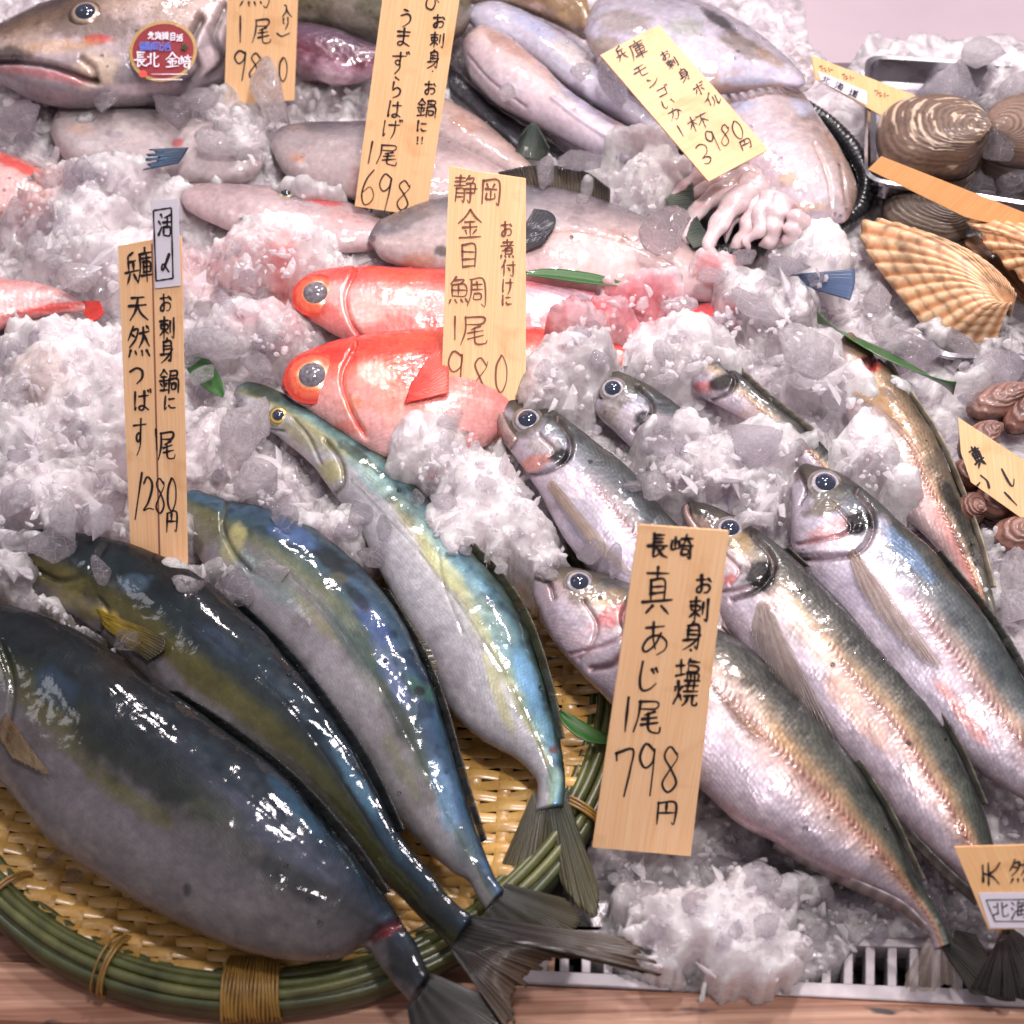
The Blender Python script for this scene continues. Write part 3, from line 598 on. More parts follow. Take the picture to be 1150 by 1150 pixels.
B = body(a5, 'body', [(764, 572), (768, 562), (781, 562), (799, 567), (840, 588), (882, 619), (931, 662), (976, 710), (1028, 768), (1063, 822), (1087, 866), (1105, 908), (1118, 955), (1128, 1000), (1134, 1040)],
         [(764, 580), (768, 606), (782, 640), (802, 680), (826, 720), (860, 765), (900, 805), (936, 840), (968, 872), (1000, 913), (1040, 952), (1078, 986), (1102, 1012), (1116, 1040), (1120, 1060)],
         [.05, .052, .05, .046, .04, .03], t=.42, cap=.02, ramp1=AJ, ramp2=AJ2, material=M['aji'], seed=61, herring=.4, NU=400,
         blobs=[(852, 648, 20, 17, (18, 18, 22), .97, 20), (866, 640, 10, 10, (40, 40, 42), .8), (806, 576, 44, 14, (56, 50, 42), .9, 22), (820, 596, 26, 22, (84, 74, 60), .8), (830, 605, 24, 12, (176, 150, 100), .6, 30), (826, 634, 24, 12, (232, 214, 214), .8), (820, 650, 12, 8, (214, 110, 96), .8, -40), (835, 662, 30, 8, (216, 200, 214), .7), (870, 672, 18, 14, (230, 204, 196), .6), (930, 740, 60, 14, (224, 196, 176), .6, 48), (785, 590, 14, 10, (110, 84, 84), .7), (960, 800, 70, 14, (228, 176, 140), .5, 50)],
         lines=[([(846, 600), (866, 622), (868, 640), (850, 662), (822, 674)], 2.6, (110, 84, 80), .7, .0028), ([(770, 564), (776, 584), (786, 596)], 2, (90, 60, 60), .8, .002), ([(790, 668), (826, 662), (850, 656)], 2, (130, 90, 96), .7, .0018), ([(812, 620), (830, 640), (820, 656)], 1.6, (150, 110, 110), .6, .0014)], dz=.004)
eye(B, 820, 594, 17, SILVER)
fin(a5, 'pectoral_fin', [(862, 676), (856, 674), (850, 677)], [(944, 834), (918, 820), (886, 784), (860, 746), (842, 710)], .065, .055, (160, 140, 124), (96, 88, 80), nr=24, B=B, mt='fin_clear', ns=20)
fin(a5, 'dorsal_fin', [(880.0, 616.5), (974.0, 708.0), (1060.5, 819.0), (1103.0, 904.5)], [(886, 615), (980, 705), (1068, 816), (1109, 903)], .052, .056, (54, 54, 50), (76, 72, 62), nr=30, mt='fin_ridge', ns=4, amp=.00015)
fin(a5, 'anal_fin', [(969.5, 870.0), (1012.0, 919.0), (1062.0, 970.5), (1102.0, 1006.5)], [(965, 876), (1006, 928), (1056, 981), (1096, 1017)], .04, .036, (60, 56, 54), (84, 76, 70), nr=20, mt='fin_ridge', ns=4, amp=.00015)
fin(a5, 'tail_fin', [(1120, 1056), (1128, 1052), (1134, 1040)], [(1090, 1110), (1130, 1125), (1190, 1120), (1200, 1090)], .03, .015, (60, 52, 50), (40, 38, 34), nr=20, rag=.1)
a6 = root_at('horse_mackerel', 1060, 720, .048, 'steel-blue-backed horse mackerel running off the right edge of the photo', 'fish', GA)
B = body(a6, 'body', [(894, 528), (900, 519), (917, 523), (945, 533), (976, 554), (1014, 588), (1053, 623), (1084, 664), (1119, 710), (1150, 762), (1185, 825), (1210, 880), (1225, 930)],
         [(890, 540), (888, 580), (888, 612), (905, 650), (935, 690), (965, 735), (1000, 780), (1036, 818), (1073, 846), (1106, 872), (1150, 900), (1190, 925), (1210, 945)],
         [.052, .054, .052, .048, .042], t=.42, cap=.02, ramp1=AJG, ramp2=[(0, (50, 58, 58)), (.15, (90, 104, 104)), (.32, (140, 150, 150)), (.44, (206, 176, 160)), (.55, (206, 190, 196)), (.8, (198, 190, 206)), (1, (176, 164, 172))], material=M['aji'], seed=71, herring=.3, NU=380,
         blobs=[(966, 586, 11, 14, (16, 16, 20), .97, 60), (906, 530, 16, 14, (84, 60, 58), .85), (930, 534, 44, 12, (62, 58, 50), .85, 20), (928, 548, 28, 24, (92, 86, 72), .8), (925, 572, 26, 10, (98, 90, 66), .8, -15), (930, 596, 34, 12, (222, 160, 156), .7, -20), (940, 612, 34, 7, (232, 220, 226), .8, -15), (985, 600, 14, 24, (234, 228, 238), .7, 30), (1020, 620, 50, 8, (120, 160, 206), .6, 48), (1080, 800, 60, 8, (214, 130, 110), .6, 52), (960, 660, 40, 30, (206, 198, 220), .6)],
         lines=[([(962, 552), (980, 574), (980, 598), (958, 622), (900, 630)], 2.6, (130, 100, 104), .7, .003), ([(895, 524), (906, 548), (898, 566)], 2.2, (80, 60, 64), .8, .002), ([(895, 612), (930, 604), (966, 592)], 2, (190, 110, 110), .6, .0018), ([(940, 570), (956, 590), (940, 604)], 1.5, (160, 110, 110), .5, .0012), ([(890, 630), (900, 624), (950, 622)], 1.6, (140, 110, 120), .5, .001)], dz=.004)
eye(B, 927, 543, 19, SILVER)
fin(a6, 'pectoral_fin', [(962, 618), (957, 617), (952, 620)], [(1060, 748), (1040, 742), (1010, 716), (982, 684), (962, 654)], .065, .058, (186, 160, 140), (146, 126, 110), nr=24, B=B, mt='fin_clear', ns=20)
fin(a6, 'dorsal_fin', [(1051.0, 621.0), (1117.0, 707.0), (1182.5, 821.0)], [(1057, 618), (1126, 704), (1190, 818)], .054, .058, (44, 46, 44), (60, 60, 54), nr=30, mt='fin_ridge', ns=4, amp=.00015)
a7 = root_at('horse_mackerel', 1050, 560, .05, 'horse mackerel with golden pectoral fin and black patch near its tail, head iced over', 'fish', GA)
B = body(a7, 'body', [(948, 372), (956, 370), (973, 388), (994, 408), (1016, 436), (1036, 466), (1052, 494), (1074, 546), (1095, 598), (1108, 640), (1117, 680), (1120, 700)],
         [(936, 400), (938, 430), (950, 470), (965, 505), (985, 540), (1010, 575), (1032, 596), (1052, 618), (1072, 648), (1090, 676), (1104, 696), (1110, 704)],
         [.052, .052, .05, .046, .042], t=.4, cap=.03, ramp1=[(0, (96, 84, 70)), (.12, (134, 116, 92)), (.28, (176, 150, 116)), (.45, (206, 178, 160)), (.6, (214, 196, 196)), (1, (206, 190, 196))],
         ramp2=[(0, (130, 130, 110)), (.14, (110, 108, 92)), (.3, (92, 88, 76)), (.42, (206, 170, 140)), (.6, (220, 150, 140)), (.8, (214, 180, 176)), (1, (200, 180, 180))], material=M['aji'], seed=81, herring=.3, NU=340,
         blobs=[(970, 412, 24, 12, (226, 80, 80), .9, -20), (950, 425, 14, 12, (224, 150, 150), .8), (976, 406, 8, 6, (30, 20, 24), .95), (1070, 570, 12, 36, (34, 34, 32), .9, -22), (1082, 604, 12, 26, (50, 48, 40), .7, -20)],
         lines=[([(984, 400), (976, 420), (950, 440)], 2.6, (200, 70, 70), .7, .002)], dz=.003)
fin(a7, 'pectoral_fin', [(984, 424), (968, 428), (950, 434)], [(1054, 544), (1040, 520), (1016, 486), (990, 462), (968, 450)], .065, .056, (206, 164, 110), (150, 120, 84), nr=16, B=B, mt='fin_clear', ns=20)
fin(a7, 'dorsal_fin', [(992.5, 407.0), (1050.0, 491.0), (1093.0, 594.5), (1112.0, 660.5)], [(997, 404), (1056, 488), (1099, 593), (1118, 659)], .052, .056, (110, 100, 84), (150, 140, 120), nr=30, mt='fin_ridge', ns=4, amp=.00015)
fin(a7, 'tail_fin', [(1112, 700), (1117, 700), (1120, 696)], [(1106, 716), (1116, 722), (1126, 712)], .04, .036, (110, 100, 80), (130, 110, 84), nr=8)
a1 = root_at('horse_mackerel', 640, 530, .05, 'open-mouthed horse mackerel with blue-grey scaled back, its snout against the alfonsino price tag', 'fish', GA)
B = body(a1, 'body', [(552, 446), (557, 437), (568, 437), (603, 449), (644, 476), (686, 508), (714, 533), (740, 566), (775, 602), (815, 650), (850, 700)],
         [(552, 460), (553, 480), (571, 506), (590, 532), (606, 556), (620, 585), (640, 616), (672, 650), (706, 684), (750, 724), (800, 760)],
         [.05, .052, .05, .044, .036], t=.42, cap=.02, ramp1=AJG, ramp2=AJG, material=M['aji'], seed=91, herring=.45,
         blobs=[(562, 446, 18, 16, (88, 58, 60), .9), (606, 458, 48, 14, (66, 62, 50), .85, 30), (592, 474, 24, 22, (100, 92, 76), .8), (572, 480, 16, 12, (96, 96, 72), .8, 30), (630, 512, 10, 8, (14, 14, 18), .97, -20), (600, 520, 24, 9, (226, 150, 130), .8, -25), (612, 500, 22, 10, (200, 190, 186), .7), (640, 545, 26, 18, (236, 226, 236), .8), (560, 490, 10, 12, (180, 120, 110), .7), (640, 600, 30, 20, (214, 206, 226), .7)],
         lines=[([(626, 470), (640, 490), (638, 512), (618, 528), (592, 536)], 2.4, (110, 90, 90), .75, .0028), ([(558, 438), (553, 460), (556, 490)], 2.2, (206, 120, 110), .6, .001), ([(563, 438), (562, 462), (570, 486)], 2.2, (50, 36, 40), .8, .0026), ([(606, 488), (622, 506), (606, 520)], 1.6, (150, 130, 130), .6, .0014)], dz=.003)
eye(B, 592, 471, 17, SILVER)
fin(a1, 'pectoral_fin', [(622, 540), (617, 540), (614, 548)], [(711, 645), (700, 640), (680, 628), (660, 608), (642, 584)], .066, .06, (176, 150, 126), (186, 166, 142), nr=24, B=B, ns=18, lift=.0012, mt='fin_clear')
fin(a1, 'pelvic_fin', [(622, 578), (630, 592), (640, 610)], [(636, 604), (650, 624), (664, 640)], .05, .045, (196, 176, 150), (206, 190, 180), nr=8, mt='fin_clear')
a2 = root_at('horse_mackerel', 740, 470, .05, 'small horse mackerel with pale scaled side sinking into ice, behind the open-mouthed one', 'fish', GA)
B = body(a2, 'body', [(656, 416), (660, 411), (679, 411), (714, 424), (749, 445), (785, 476), (812, 510), (840, 545)],
         [(658, 426), (668, 462), (690, 486), (716, 510), (742, 536), (766, 556), (790, 570), (815, 585)],
         [.048, .05, .048, .036], t=.42, cap=.02, ramp1=AJG, ramp2=AJG, material=M['aji'], seed=101, herring=.4,
         blobs=[(664, 418, 16, 12, (88, 70, 58), .85), (700, 424, 44, 12, (74, 70, 56), .85, 20), (688, 440, 22, 18, (104, 98, 84), .8), (726, 470, 9, 7, (14, 14, 18), .95), (700, 474, 22, 14, (196, 186, 190), .7), (684, 462, 16, 12, (160, 150, 136), .7)],
         lines=[([(716, 434), (732, 452), (730, 470), (712, 484)], 2.2, (90, 80, 76), .75, .0025), ([(656, 414), (666, 432), (674, 446)], 2., (60, 44, 44), .8, .002)], dz=.003)
eye(B, 688, 437, 15, SILVER)
a3 = root_at('horse_mackerel', 850, 450, .05, 'horse mackerel mostly buried, its eye hidden by ice, highest in the row', 'fish', GA)
B = body(a3, 'body', [(772, 396), (778, 388), (790, 390), (820, 410), (854, 442), (896, 473), (924, 500), (948, 530)],
         [(772, 402), (778, 436), (800, 452), (827, 466), (858, 490), (884, 514), (905, 530), (925, 548)],
         [.048, .05, .048, .04], t=.42, cap=.02, ramp1=AJ, ramp2=AJ, material=M['aji'], seed=111, herring=.5,
         blobs=[(812, 430, 12, 9, (16, 14, 18), .95, -20), (790, 434, 16, 7, (224, 130, 130), .8), (786, 398, 20, 10, (90, 84, 74), .8), (840, 470, 24, 12, (206, 180, 170), .6)],
         lines=[([(812, 408), (826, 424), (820, 440), (800, 450)], 2.2, (90, 76, 72), .75, .002)], dz=.003)
fin(a3, 'dorsal_fin', [(818.0, 409.0), (858.0, 445.5), (908.0, 485.5)], [(824, 406), (864, 441), (914, 481)], .05, .054, (96, 92, 84), (120, 112, 100), nr=20, mt='fin_ridge', ns=4, amp=.00015)
def jaw(root, pts, z, r_px, col):
    q = crom(pts, 14); zz = np.linspace(z, z+.004, 14); W = np.array([P(a[0], a[1], h) for a, h in zip(q, zz)])
    rad = r_px*mpp(z, pts[0][1])*np.linspace(1.1, .45, 14); rad[-1] *= .5
    V, F = tube_geo(W, rad, 12); c_ = lin(col)*(.6+.8*fbm(V, 200, 3, 5))[:, None]
    mesh('lower_jaw', V, F, M['aji'], root, col=c_, uv=V[:, :2])
jaw(a1, [(580, 500), (568, 484), (561, 464), (560, 445)], .052, 8, (150, 122, 118)); jaw(a5, [(788, 604), (778, 592), (771, 578), (771, 566)], .053, 7, (140, 114, 108))
# ---------------------------------------------------------------- alfonsinos
GK = 'bright red alfonsinos with large round eyes'
KR = [(0, (232, 50, 44)), (.15, (238, 66, 54)), (.34, (244, 110, 100)), (.48, (250, 190, 186)), (.6, (250, 176, 170)), (.78, (250, 130, 120)), (1, (248, 150, 146))]
k2 = root_at('alfonsino', 440, 430, .05, 'bright red alfonsino in front, with an orange-rimmed eye, its body running behind the alfonsino tag', 'fish', GK)
B = body(k2, 'body', [(315, 426), (322, 410), (340, 396), (366, 386), (400, 378), (450, 371), (498, 367), (560, 366), (610, 368), (660, 374), (720, 392)],
         [(315, 440), (326, 452), (348, 466), (376, 486), (404, 506), (440, 524), (490, 530), (550, 500), (610, 460), (660, 430), (720, 414)],
         [.05, .052, .05, .046, .04], t=.4, cap=.03, ramp1=[(0, (234, 56, 46)), (.3, (240, 84, 66)), (.5, (244, 120, 100)), (.8, (250, 176, 170)), (1, (250, 190, 186))], ramp2=KR, material=M['kinme'], seed=121, mott=.14,
         blobs=[(420, 420, 24, 20, (252, 216, 200), .8), (396, 452, 18, 12, (246, 150, 110), .7), (470, 410, 16, 34, (238, 70, 60), .85, 25), (440, 450, 36, 26, (246, 160, 140), .6), (380, 400, 30, 10, (236, 60, 50), .8), (330, 425, 16, 20, (238, 80, 56), .8), (450, 500, 40, 18, (248, 190, 190), .8), (390, 480, 24, 10, (244, 120, 100), .6)],
         lines=[([(400, 386), (384, 420), (392, 456), (410, 490)], 2.4, (214, 60, 44), .7, .0028), ([(318, 440), (336, 450), (350, 452)], 2, (190, 40, 30), .8, .002)], dz=.002)
KE = [(0, (110, 100, 112)), (.40, (140, 130, 140)), (.44, (214, 180, 170)), (.52, (240, 150, 90)), (.62, (236, 90, 60)), (.76, (240, 120, 90)), (.86, (206, 50, 40)), (1, (238, 80, 60))]
eye(B, 351, 424, 31, KE, .46, .3, pcol='cloudy')
fin(k2, 'pectoral_fin', [(462, 432), (458, 442), (454, 452)], [(500, 372), (504, 400), (504, 440)], .066, .075, (238, 84, 74), (244, 110, 96), nr=16, B=B, lift=.002)
fin(k2, 'pelvic_fin', [(446, 490), (450, 476), (466, 466)], [(448, 528), (484, 536), (506, 520)], .06, .058, (248, 190, 190), (240, 160, 160), nr=10, B=B, mt='fin_clear')
k1 = root_at('alfonsino', 500, 340, .05, 'red alfonsino behind, its head partly iced over and its back edge along the green leaf', 'fish', GK)
B = body(k1, 'body', [(330, 330), (336, 316), (352, 306), (376, 301), (420, 299), (470, 301), (520, 303), (590, 309), (641, 318), (686, 332), (730, 342), (763, 350)],
         [(330, 342), (340, 356), (360, 368), (390, 384), (430, 398), (480, 404), (540, 400), (600, 392), (645, 384), (690, 372), (730, 362), (763, 356)],
         [.05, .052, .05, .046, .042], t=.4, cap=.03, ramp1=KR, ramp2=[(0, (236, 70, 70)), (.16, (246, 120, 126)), (.3, (236, 206, 226)), (.5, (240, 216, 232)), (.75, (246, 180, 190)), (1, (248, 190, 196))], material=M['kinme'], seed=131, mott=.14,
         blobs=[(410, 350, 26, 22, (252, 206, 196), .8), (440, 330, 20, 14, (246, 150, 140), .7), (350, 350, 20, 14, (236, 90, 70), .7), (470, 350, 22, 26, (244, 140, 136), .6)],
         lines=[([(400, 302), (388, 330), (394, 362), (410, 384)], 2.4, (214, 60, 50), .7, .0028)], dz=.002)
eye(B, 355, 331, 26, KE, .5, .3, pcol='cloudy')
fin(k1, 'tail_fin', [(760, 348), (763, 352), (762, 358)], [(836, 332), (826, 350), (832, 366)], .042, .046, (236, 90, 96), (240, 80, 84), nr=12, rag=.1)
# red fish at the left edge
lr = root_at('red_snapper', 40, 345, .05, 'pink and red fish at the left edge, only rear half and tail visible', 'fish')
B = body(lr, 'body', [(-110, 300), (-60, 300), (0, 311), (40, 316), (70, 326), (96, 340)], [(-110, 400), (-60, 395), (0, 370), (40, 358), (70, 352), (96, 350)], .048, t=.4, cap=.05,
         ramp1=[(0, (236, 160, 156)), (.3, (240, 176, 172)), (.6, (236, 206, 206)), (1, (232, 150, 146))], material=M['kinme'], seed=141, mott=.14, NU=120, blobs=[(60, 345, 40, 5, (226, 60, 50), .8, -8), (20, 355, 40, 5, (150, 60, 60), .5)])
fin(lr, 'tail_fin', [(92, 338), (96, 344), (94, 352)], [(112, 338), (116, 352), (104, 362)], .05, .05, (230, 70, 60), (220, 60, 50), nr=8)
lp = root_at('red_snapper', 30, 200, .045, 'faint pink fish almost wholly under ice at the upper left edge', 'fish')
B = body(lp, 'body', [(-100, 170), (-40, 165), (20, 175), (60, 200), (84, 232)], [(-100, 260), (-40, 250), (10, 240), (50, 236), (80, 240)], .046, t=.3, cap=.05, endcap=.1,
         ramp1=[(0, (236, 130, 120)), (.4, (244, 190, 184)), (1, (240, 200, 200))], material=M['kinme'], seed=142, mott=.14, NU=120, blobs=[(20, 185, 40, 6, (236, 70, 60), .8, 25)])
# ---------------------------------------------------------------- filefish
GF = 'filefish lying in the back rows of ice'
FF = [(0, (96, 92, 100)), (.12, (150, 136, 138)), (.35, (186, 160, 154)), (.6, (200, 168, 164)), (.85, (206, 172, 172)), (1, (206, 176, 176))]
u1 = root_at('filefish', 600, 260, .055, 'pinkish grey filefish with a dark pectoral fin, passing behind the alfonsino tag', 'fish', GF)
B = body(u1, 'body', [(413, 266), (418, 254), (436, 242), (468, 230), (502, 221), (548, 212), (592, 209), (640, 214), (690, 230), (735, 250), (775, 272), (810, 300), (840, 325)],
         [(413, 272), (425, 289), (444, 298), (470, 305), (510, 312), (560, 322), (620, 330), (680, 334), (730, 336), (770, 338), (805, 340), (830, 338), (842, 332)],
         [.056, .058, .056, .05, .044], t=.36, cap=.04, ramp1=[(0, (92, 90, 98)), (.25, (124, 118, 124)), (.5, (170, 158, 160)), (.75, (206, 186, 182)), (1, (190, 168, 166))], ramp2=FF, material=M['file'], seed=151, mott=.14,
         blobs=[(470, 295, 22, 12, (206, 150, 126), .7), (620, 260, 60, 10, (196, 150, 130), .35, 10), (690, 262, 12, 6, (150, 100, 80), .6), (600, 310, 50, 24, (240, 190, 196), .5), (680, 290, 80, 30, (228, 196, 190), .6), (700, 268, 5, 5, (120, 76, 50), .8), (496, 282, 10, 6, (70, 64, 64), .8), (418, 268, 6, 5, (70, 64, 72), .8), (446, 250, 40, 10, (90, 88, 96), .6, -20)],
         lines=[([(600, 262), (650, 258), (710, 275), (760, 300)], 1.4, (180, 130, 110), .35, .0006), ([(700, 262), (708, 270), (716, 268)], 1.4, (110, 66, 44), .7, .0004)], dz=.002)
fin(u1, 'pectoral_fin', [(586, 258), (584, 270), (586, 284)], [(600, 234), (618, 238), (624, 250), (610, 272)], .078, .086, (70, 68, 76), (56, 56, 62), nr=12, B=B, lift=.002)
fin(u1, 'dorsal_fin', [(570, 210), (610, 210), (650, 216), (684, 230)], [(560, 194), (600, 186), (650, 190), (684, 212)], .06, .072, (110, 100, 84), (60, 54, 50), nr=26, thick=.001)
u2 = root_at('filefish', 420, 180, .055, 'grey-backed filefish with pale belly, passing behind the filefish price tag', 'fish', GF)
B = body(u2, 'body', [(303, 162), (306, 150), (320, 141), (345, 137), (390, 136), (430, 138), (470, 146), (510, 158), (545, 176), (575, 196), (600, 210)],
         [(303, 168), (312, 186), (326, 202), (350, 214), (390, 224), (430, 232), (470, 236), (510, 232), (545, 226), (575, 220), (600, 216)],
         .056, t=.36, cap=.05, ramp1=[(0, (96, 90, 96)), (.28, (122, 114, 118)), (.42, (160, 148, 150)), (.6, (178, 162, 162)), (1, (190, 172, 170))], ramp2=[(0, (160, 140, 140)), (.4, (196, 170, 166)), (1, (206, 184, 184))], material=M['file'], seed=161, mott=.14,
         blobs=[(335, 178, 10, 7, (206, 150, 120), .7), (400, 205, 10, 26, (180, 130, 120), .4)])
u3 = root_at('filefish', 540, 150, .055, 'brownish filefish behind the filefish price tag, sloping down to a striped fin', 'fish', GF)
B = body(u3, 'body', [(470, 110), (490, 106), (515, 118), (545, 136), (575, 162), (600, 188), (616, 206)], [(470, 130), (478, 150), (500, 166), (530, 180), (560, 194), (585, 204), (606, 212)], .058, t=.4, cap=.06, endcap=.05,
         ramp1=[(0, (150, 128, 118)), (.4, (186, 158, 146)), (1, (196, 176, 176))], material=M['file'], seed=171, mott=.14, NU=140, blobs=[(520, 140, 20, 10, (170, 120, 96), .6, 30)])
u4 = root_at('filefish', 660, 110, .065, 'skinned pinkish filefish with glossy flank, lying left of the cuttlefish tag', 'fish', GF)
B = body(u4, 'body', [(519, 46), (524, 34), (548, 28), (575, 40), (605, 66), (640, 100), (680, 128), (720, 150), (760, 172), (790, 188)],
         [(517, 56), (522, 84), (545, 112), (575, 130), (610, 146), (650, 168), (690, 182), (730, 192), (765, 200), (792, 200)], [.066, .068, .064, .058], t=.5, cap=.08,
         ramp1=[(0, (180, 160, 158)), (.2, (196, 166, 156)), (.5, (216, 192, 188)), (1, (214, 200, 212))], ramp2=[(0, (206, 196, 210)), (.4, (222, 206, 216)), (1, (196, 188, 206))], material=M['squid'], seed=181, mott=.14,
         blobs=[(570, 50, 40, 8, (180, 140, 124), .6, 30), (700, 145, 40, 5, (170, 120, 80), .7, 35), (660, 120, 50, 6, (170, 180, 214), .5, 35)],
         lines=[([(526, 62), (550, 90), (590, 120)], 1.8, (170, 140, 136), .5, .001), ([(620, 110), (660, 140), (720, 176)], 2, (200, 206, 230), .5, -.001)], dz=.003)
us = root_at('filefish', 600, 160, .045, 'black-backed filefish with green striped fin, under the glossy skinned one', 'fish', GF)
B = body(us, 'body', [(500, 60), (518, 80), (550, 112), (590, 138), (625, 160), (650, 180)], [(500, 110), (520, 125), (548, 150), (580, 176), (610, 195), (640, 200)], .044, t=.4, cap=.05, endcap=.05,
         ramp1=[(0, (24, 24, 28)), (.5, (38, 36, 42)), (1, (40, 38, 44))], material=M['wetdark'], seed=183, NU=120)
fin(us, 'dorsal_fin', [(578, 176), (592, 178), (612, 182)], [(586, 152), (600, 138), (616, 166)], .06, .072, (84, 92, 84), (50, 62, 56), nr=13, thick=.001)
tr_ = root_at('squid', 640, 60, .06, 'translucent bluish squid body lying between the mottled fish and the glossy filefish', 'squid')
B = body(tr_, 'body', [(520, 14), (540, 2), (575, 6), (620, 30), (670, 66), (728, 114), (762, 150)], [(520, 22), (545, 40), (590, 62), (640, 100), (690, 132), (735, 156), (764, 160)], [.072, .072, .066, .06], t=.4, cap=.06, endcap=.08,
         ramp1=[(0, (168, 168, 190)), (.4, (190, 186, 200)), (1, (196, 190, 206))], material=M['squid'], seed=191, mott=.14, NU=160, blobs=[(640, 60, 30, 12, (206, 196, 176), .5, 30), (600, 30, 30, 10, (170, 180, 214), .5, 30)])
mf = root_at('mottled_fish', 620, 10, .07, 'yellow-brown mottled fish at the top edge, above the translucent squid', 'fish')
B = body(mf, 'body', [(500, -30), (560, -45), (620, -40), (655, -15), (668, 20)], [(500, 5), (560, 4), (600, 16), (640, 36), (662, 54)], .08, t=.5, cap=.06, endcap=.15,
         ramp1=[(0, (110, 90, 50)), (.4, (150, 120, 70)), (.7, (120, 90, 50)), (1, (170, 140, 110))], material=M['cod'], seed=201, NU=120, pert=.3,
         blobs=[(560, 0, 16, 8, (206, 190, 170), .8), (600, 8, 12, 6, (226, 190, 180), .8), (630, 20, 12, 8, (206, 170, 120), .8), (650, 40, 10, 10, (90, 50, 40), .8), (590, -10, 14, 10, (80, 64, 30), .8)])
ul = root_at('filefish', 160, 160, .05, 'pale filefish at the upper left, half under ice with a blue-black fin', 'fish', GF)
B = body(ul, 'body', [(56, 146), (60, 128), (80, 119), (130, 118), (190, 126), (250, 134), (300, 150)], [(56, 152), (64, 172), (90, 190), (140, 200), (200, 206), (260, 206), (300, 196)], .05, t=.36, cap=.06, endcap=.1,
         ramp1=[(0, (160, 152, 158)), (.4, (196, 184, 180)), (1, (206, 190, 190))], material=M['file'], seed=211, mott=.14, NU=160, blobs=[(90, 145, 16, 7, (206, 170, 150), .6), (130, 152, 14, 5, (150, 140, 150), .6), (200, 160, 8, 5, (190, 60, 70), .8)])
fin(ul, 'pectoral_fin', [(212, 166), (206, 176), (200, 184)], [(166, 168), (162, 180), (158, 192)], .068, .072, (40, 62, 88), (56, 84, 110), nr=14, thick=.001, rag=.35)
u6 = root_at('gurnard', 320, 230, .05, 'pink-sided fish with small dull eye, peeping from ice left of the filefish tag', 'fish')
B = body(u6, 'body', [(200, 214), (206, 208), (240, 206), (300, 208), (334, 213), (383, 224), (420, 240), (450, 256)], [(200, 224), (215, 240), (260, 262), (310, 276), (350, 284), (390, 284), (425, 280), (450, 270)], [.05, .054, .05, .046], t=.38, cap=.05, endcap=.04,
         ramp1=[(0, (150, 126, 126)), (.3, (184, 160, 160)), (.6, (206, 180, 180)), (1, (214, 190, 190))], material=M['file'], seed=221, mott=.14, NU=200, blobs=[(362, 224, 30, 5, (206, 60, 56), .85, 12), (395, 250, 34, 14, (224, 160, 156), .6, 20)])
eye(B, 322, 218, 11, [(0, (60, 56, 50)), (.5, (90, 80, 60)), (.6, (190, 176, 130)), (.8, (90, 80, 70)), (1, (130, 116, 110))], .5, .4)
# ---------------------------------------------------------------- cod
cod = root_at('cod', 140, 40, .07, 'big brown cod head with a round red sticker on its cheek', 'fish')
B = body(cod, 'body', [(-60, 55), (-30, 46), (0, 30), (40, 12), (80, -6), (130, -34), (190, -60), (250, -60), (300, -40)],
         [(-60, 70), (-30, 88), (0, 98), (40, 116), (90, 122), (150, 120), (200, 112), (250, 92), (300, 60)], [.07, .075, .075, .07], t=.42, cap=.04, endcap=.06,
         ramp1=[(0, (50, 40, 34)), (.3, (74, 58, 48)), (.50, (120, 94, 74)), (.64, (186, 160, 146)), (.8, (206, 186, 186)), (1, (150, 138, 146))], material=M['cod'], seed=231, NT=130,
         blobs=[(100, 30, 60, 20, (70, 54, 44), .6), (110, 44, 18, 6, (206, 50, 44), .7), (60, 52, 50, 8, (216, 160, 100), .5, -5), (110, 80, 30, 24, (232, 206, 180), .7), (230, 70, 24, 16, (232, 214, 218), .8, -40), (60, 84, 60, 6, (196, 130, 134), .8, 10), (0, 64, 40, 10, (56, 46, 44), .8, -10), (200, 20, 40, 30, (120, 92, 70), .6), (160, 100, 60, 10, (222, 200, 206), .7)],
         lines=[([(-20, 70), (20, 68), (60, 74), (95, 88), (108, 92)], 3.4, (60, 34, 36), .9, .005), ([(-20, 76), (20, 80), (60, 86), (90, 94)], 4, (200, 130, 134), .7, .0), ([(108, 92), (104, 76), (92, 66)], 3, (110, 80, 70), .6, .003), ([(226, 20), (214, 50), (222, 80), (200, 104)], 4, (60, 46, 48), .8, .005), ([(252, 6), (240, 40), (250, 70), (232, 90)], 4, (60, 46, 48), .7, .004)], dz=.0)
eye(B, 97, 15, 19, [(0, (20, 22, 30)), (.5, (30, 34, 44)), (.56, (210, 190, 170)), (.72, (160, 130, 110)), (.85, (60, 46, 40)), (1, (96, 78, 66))], .56, .4)
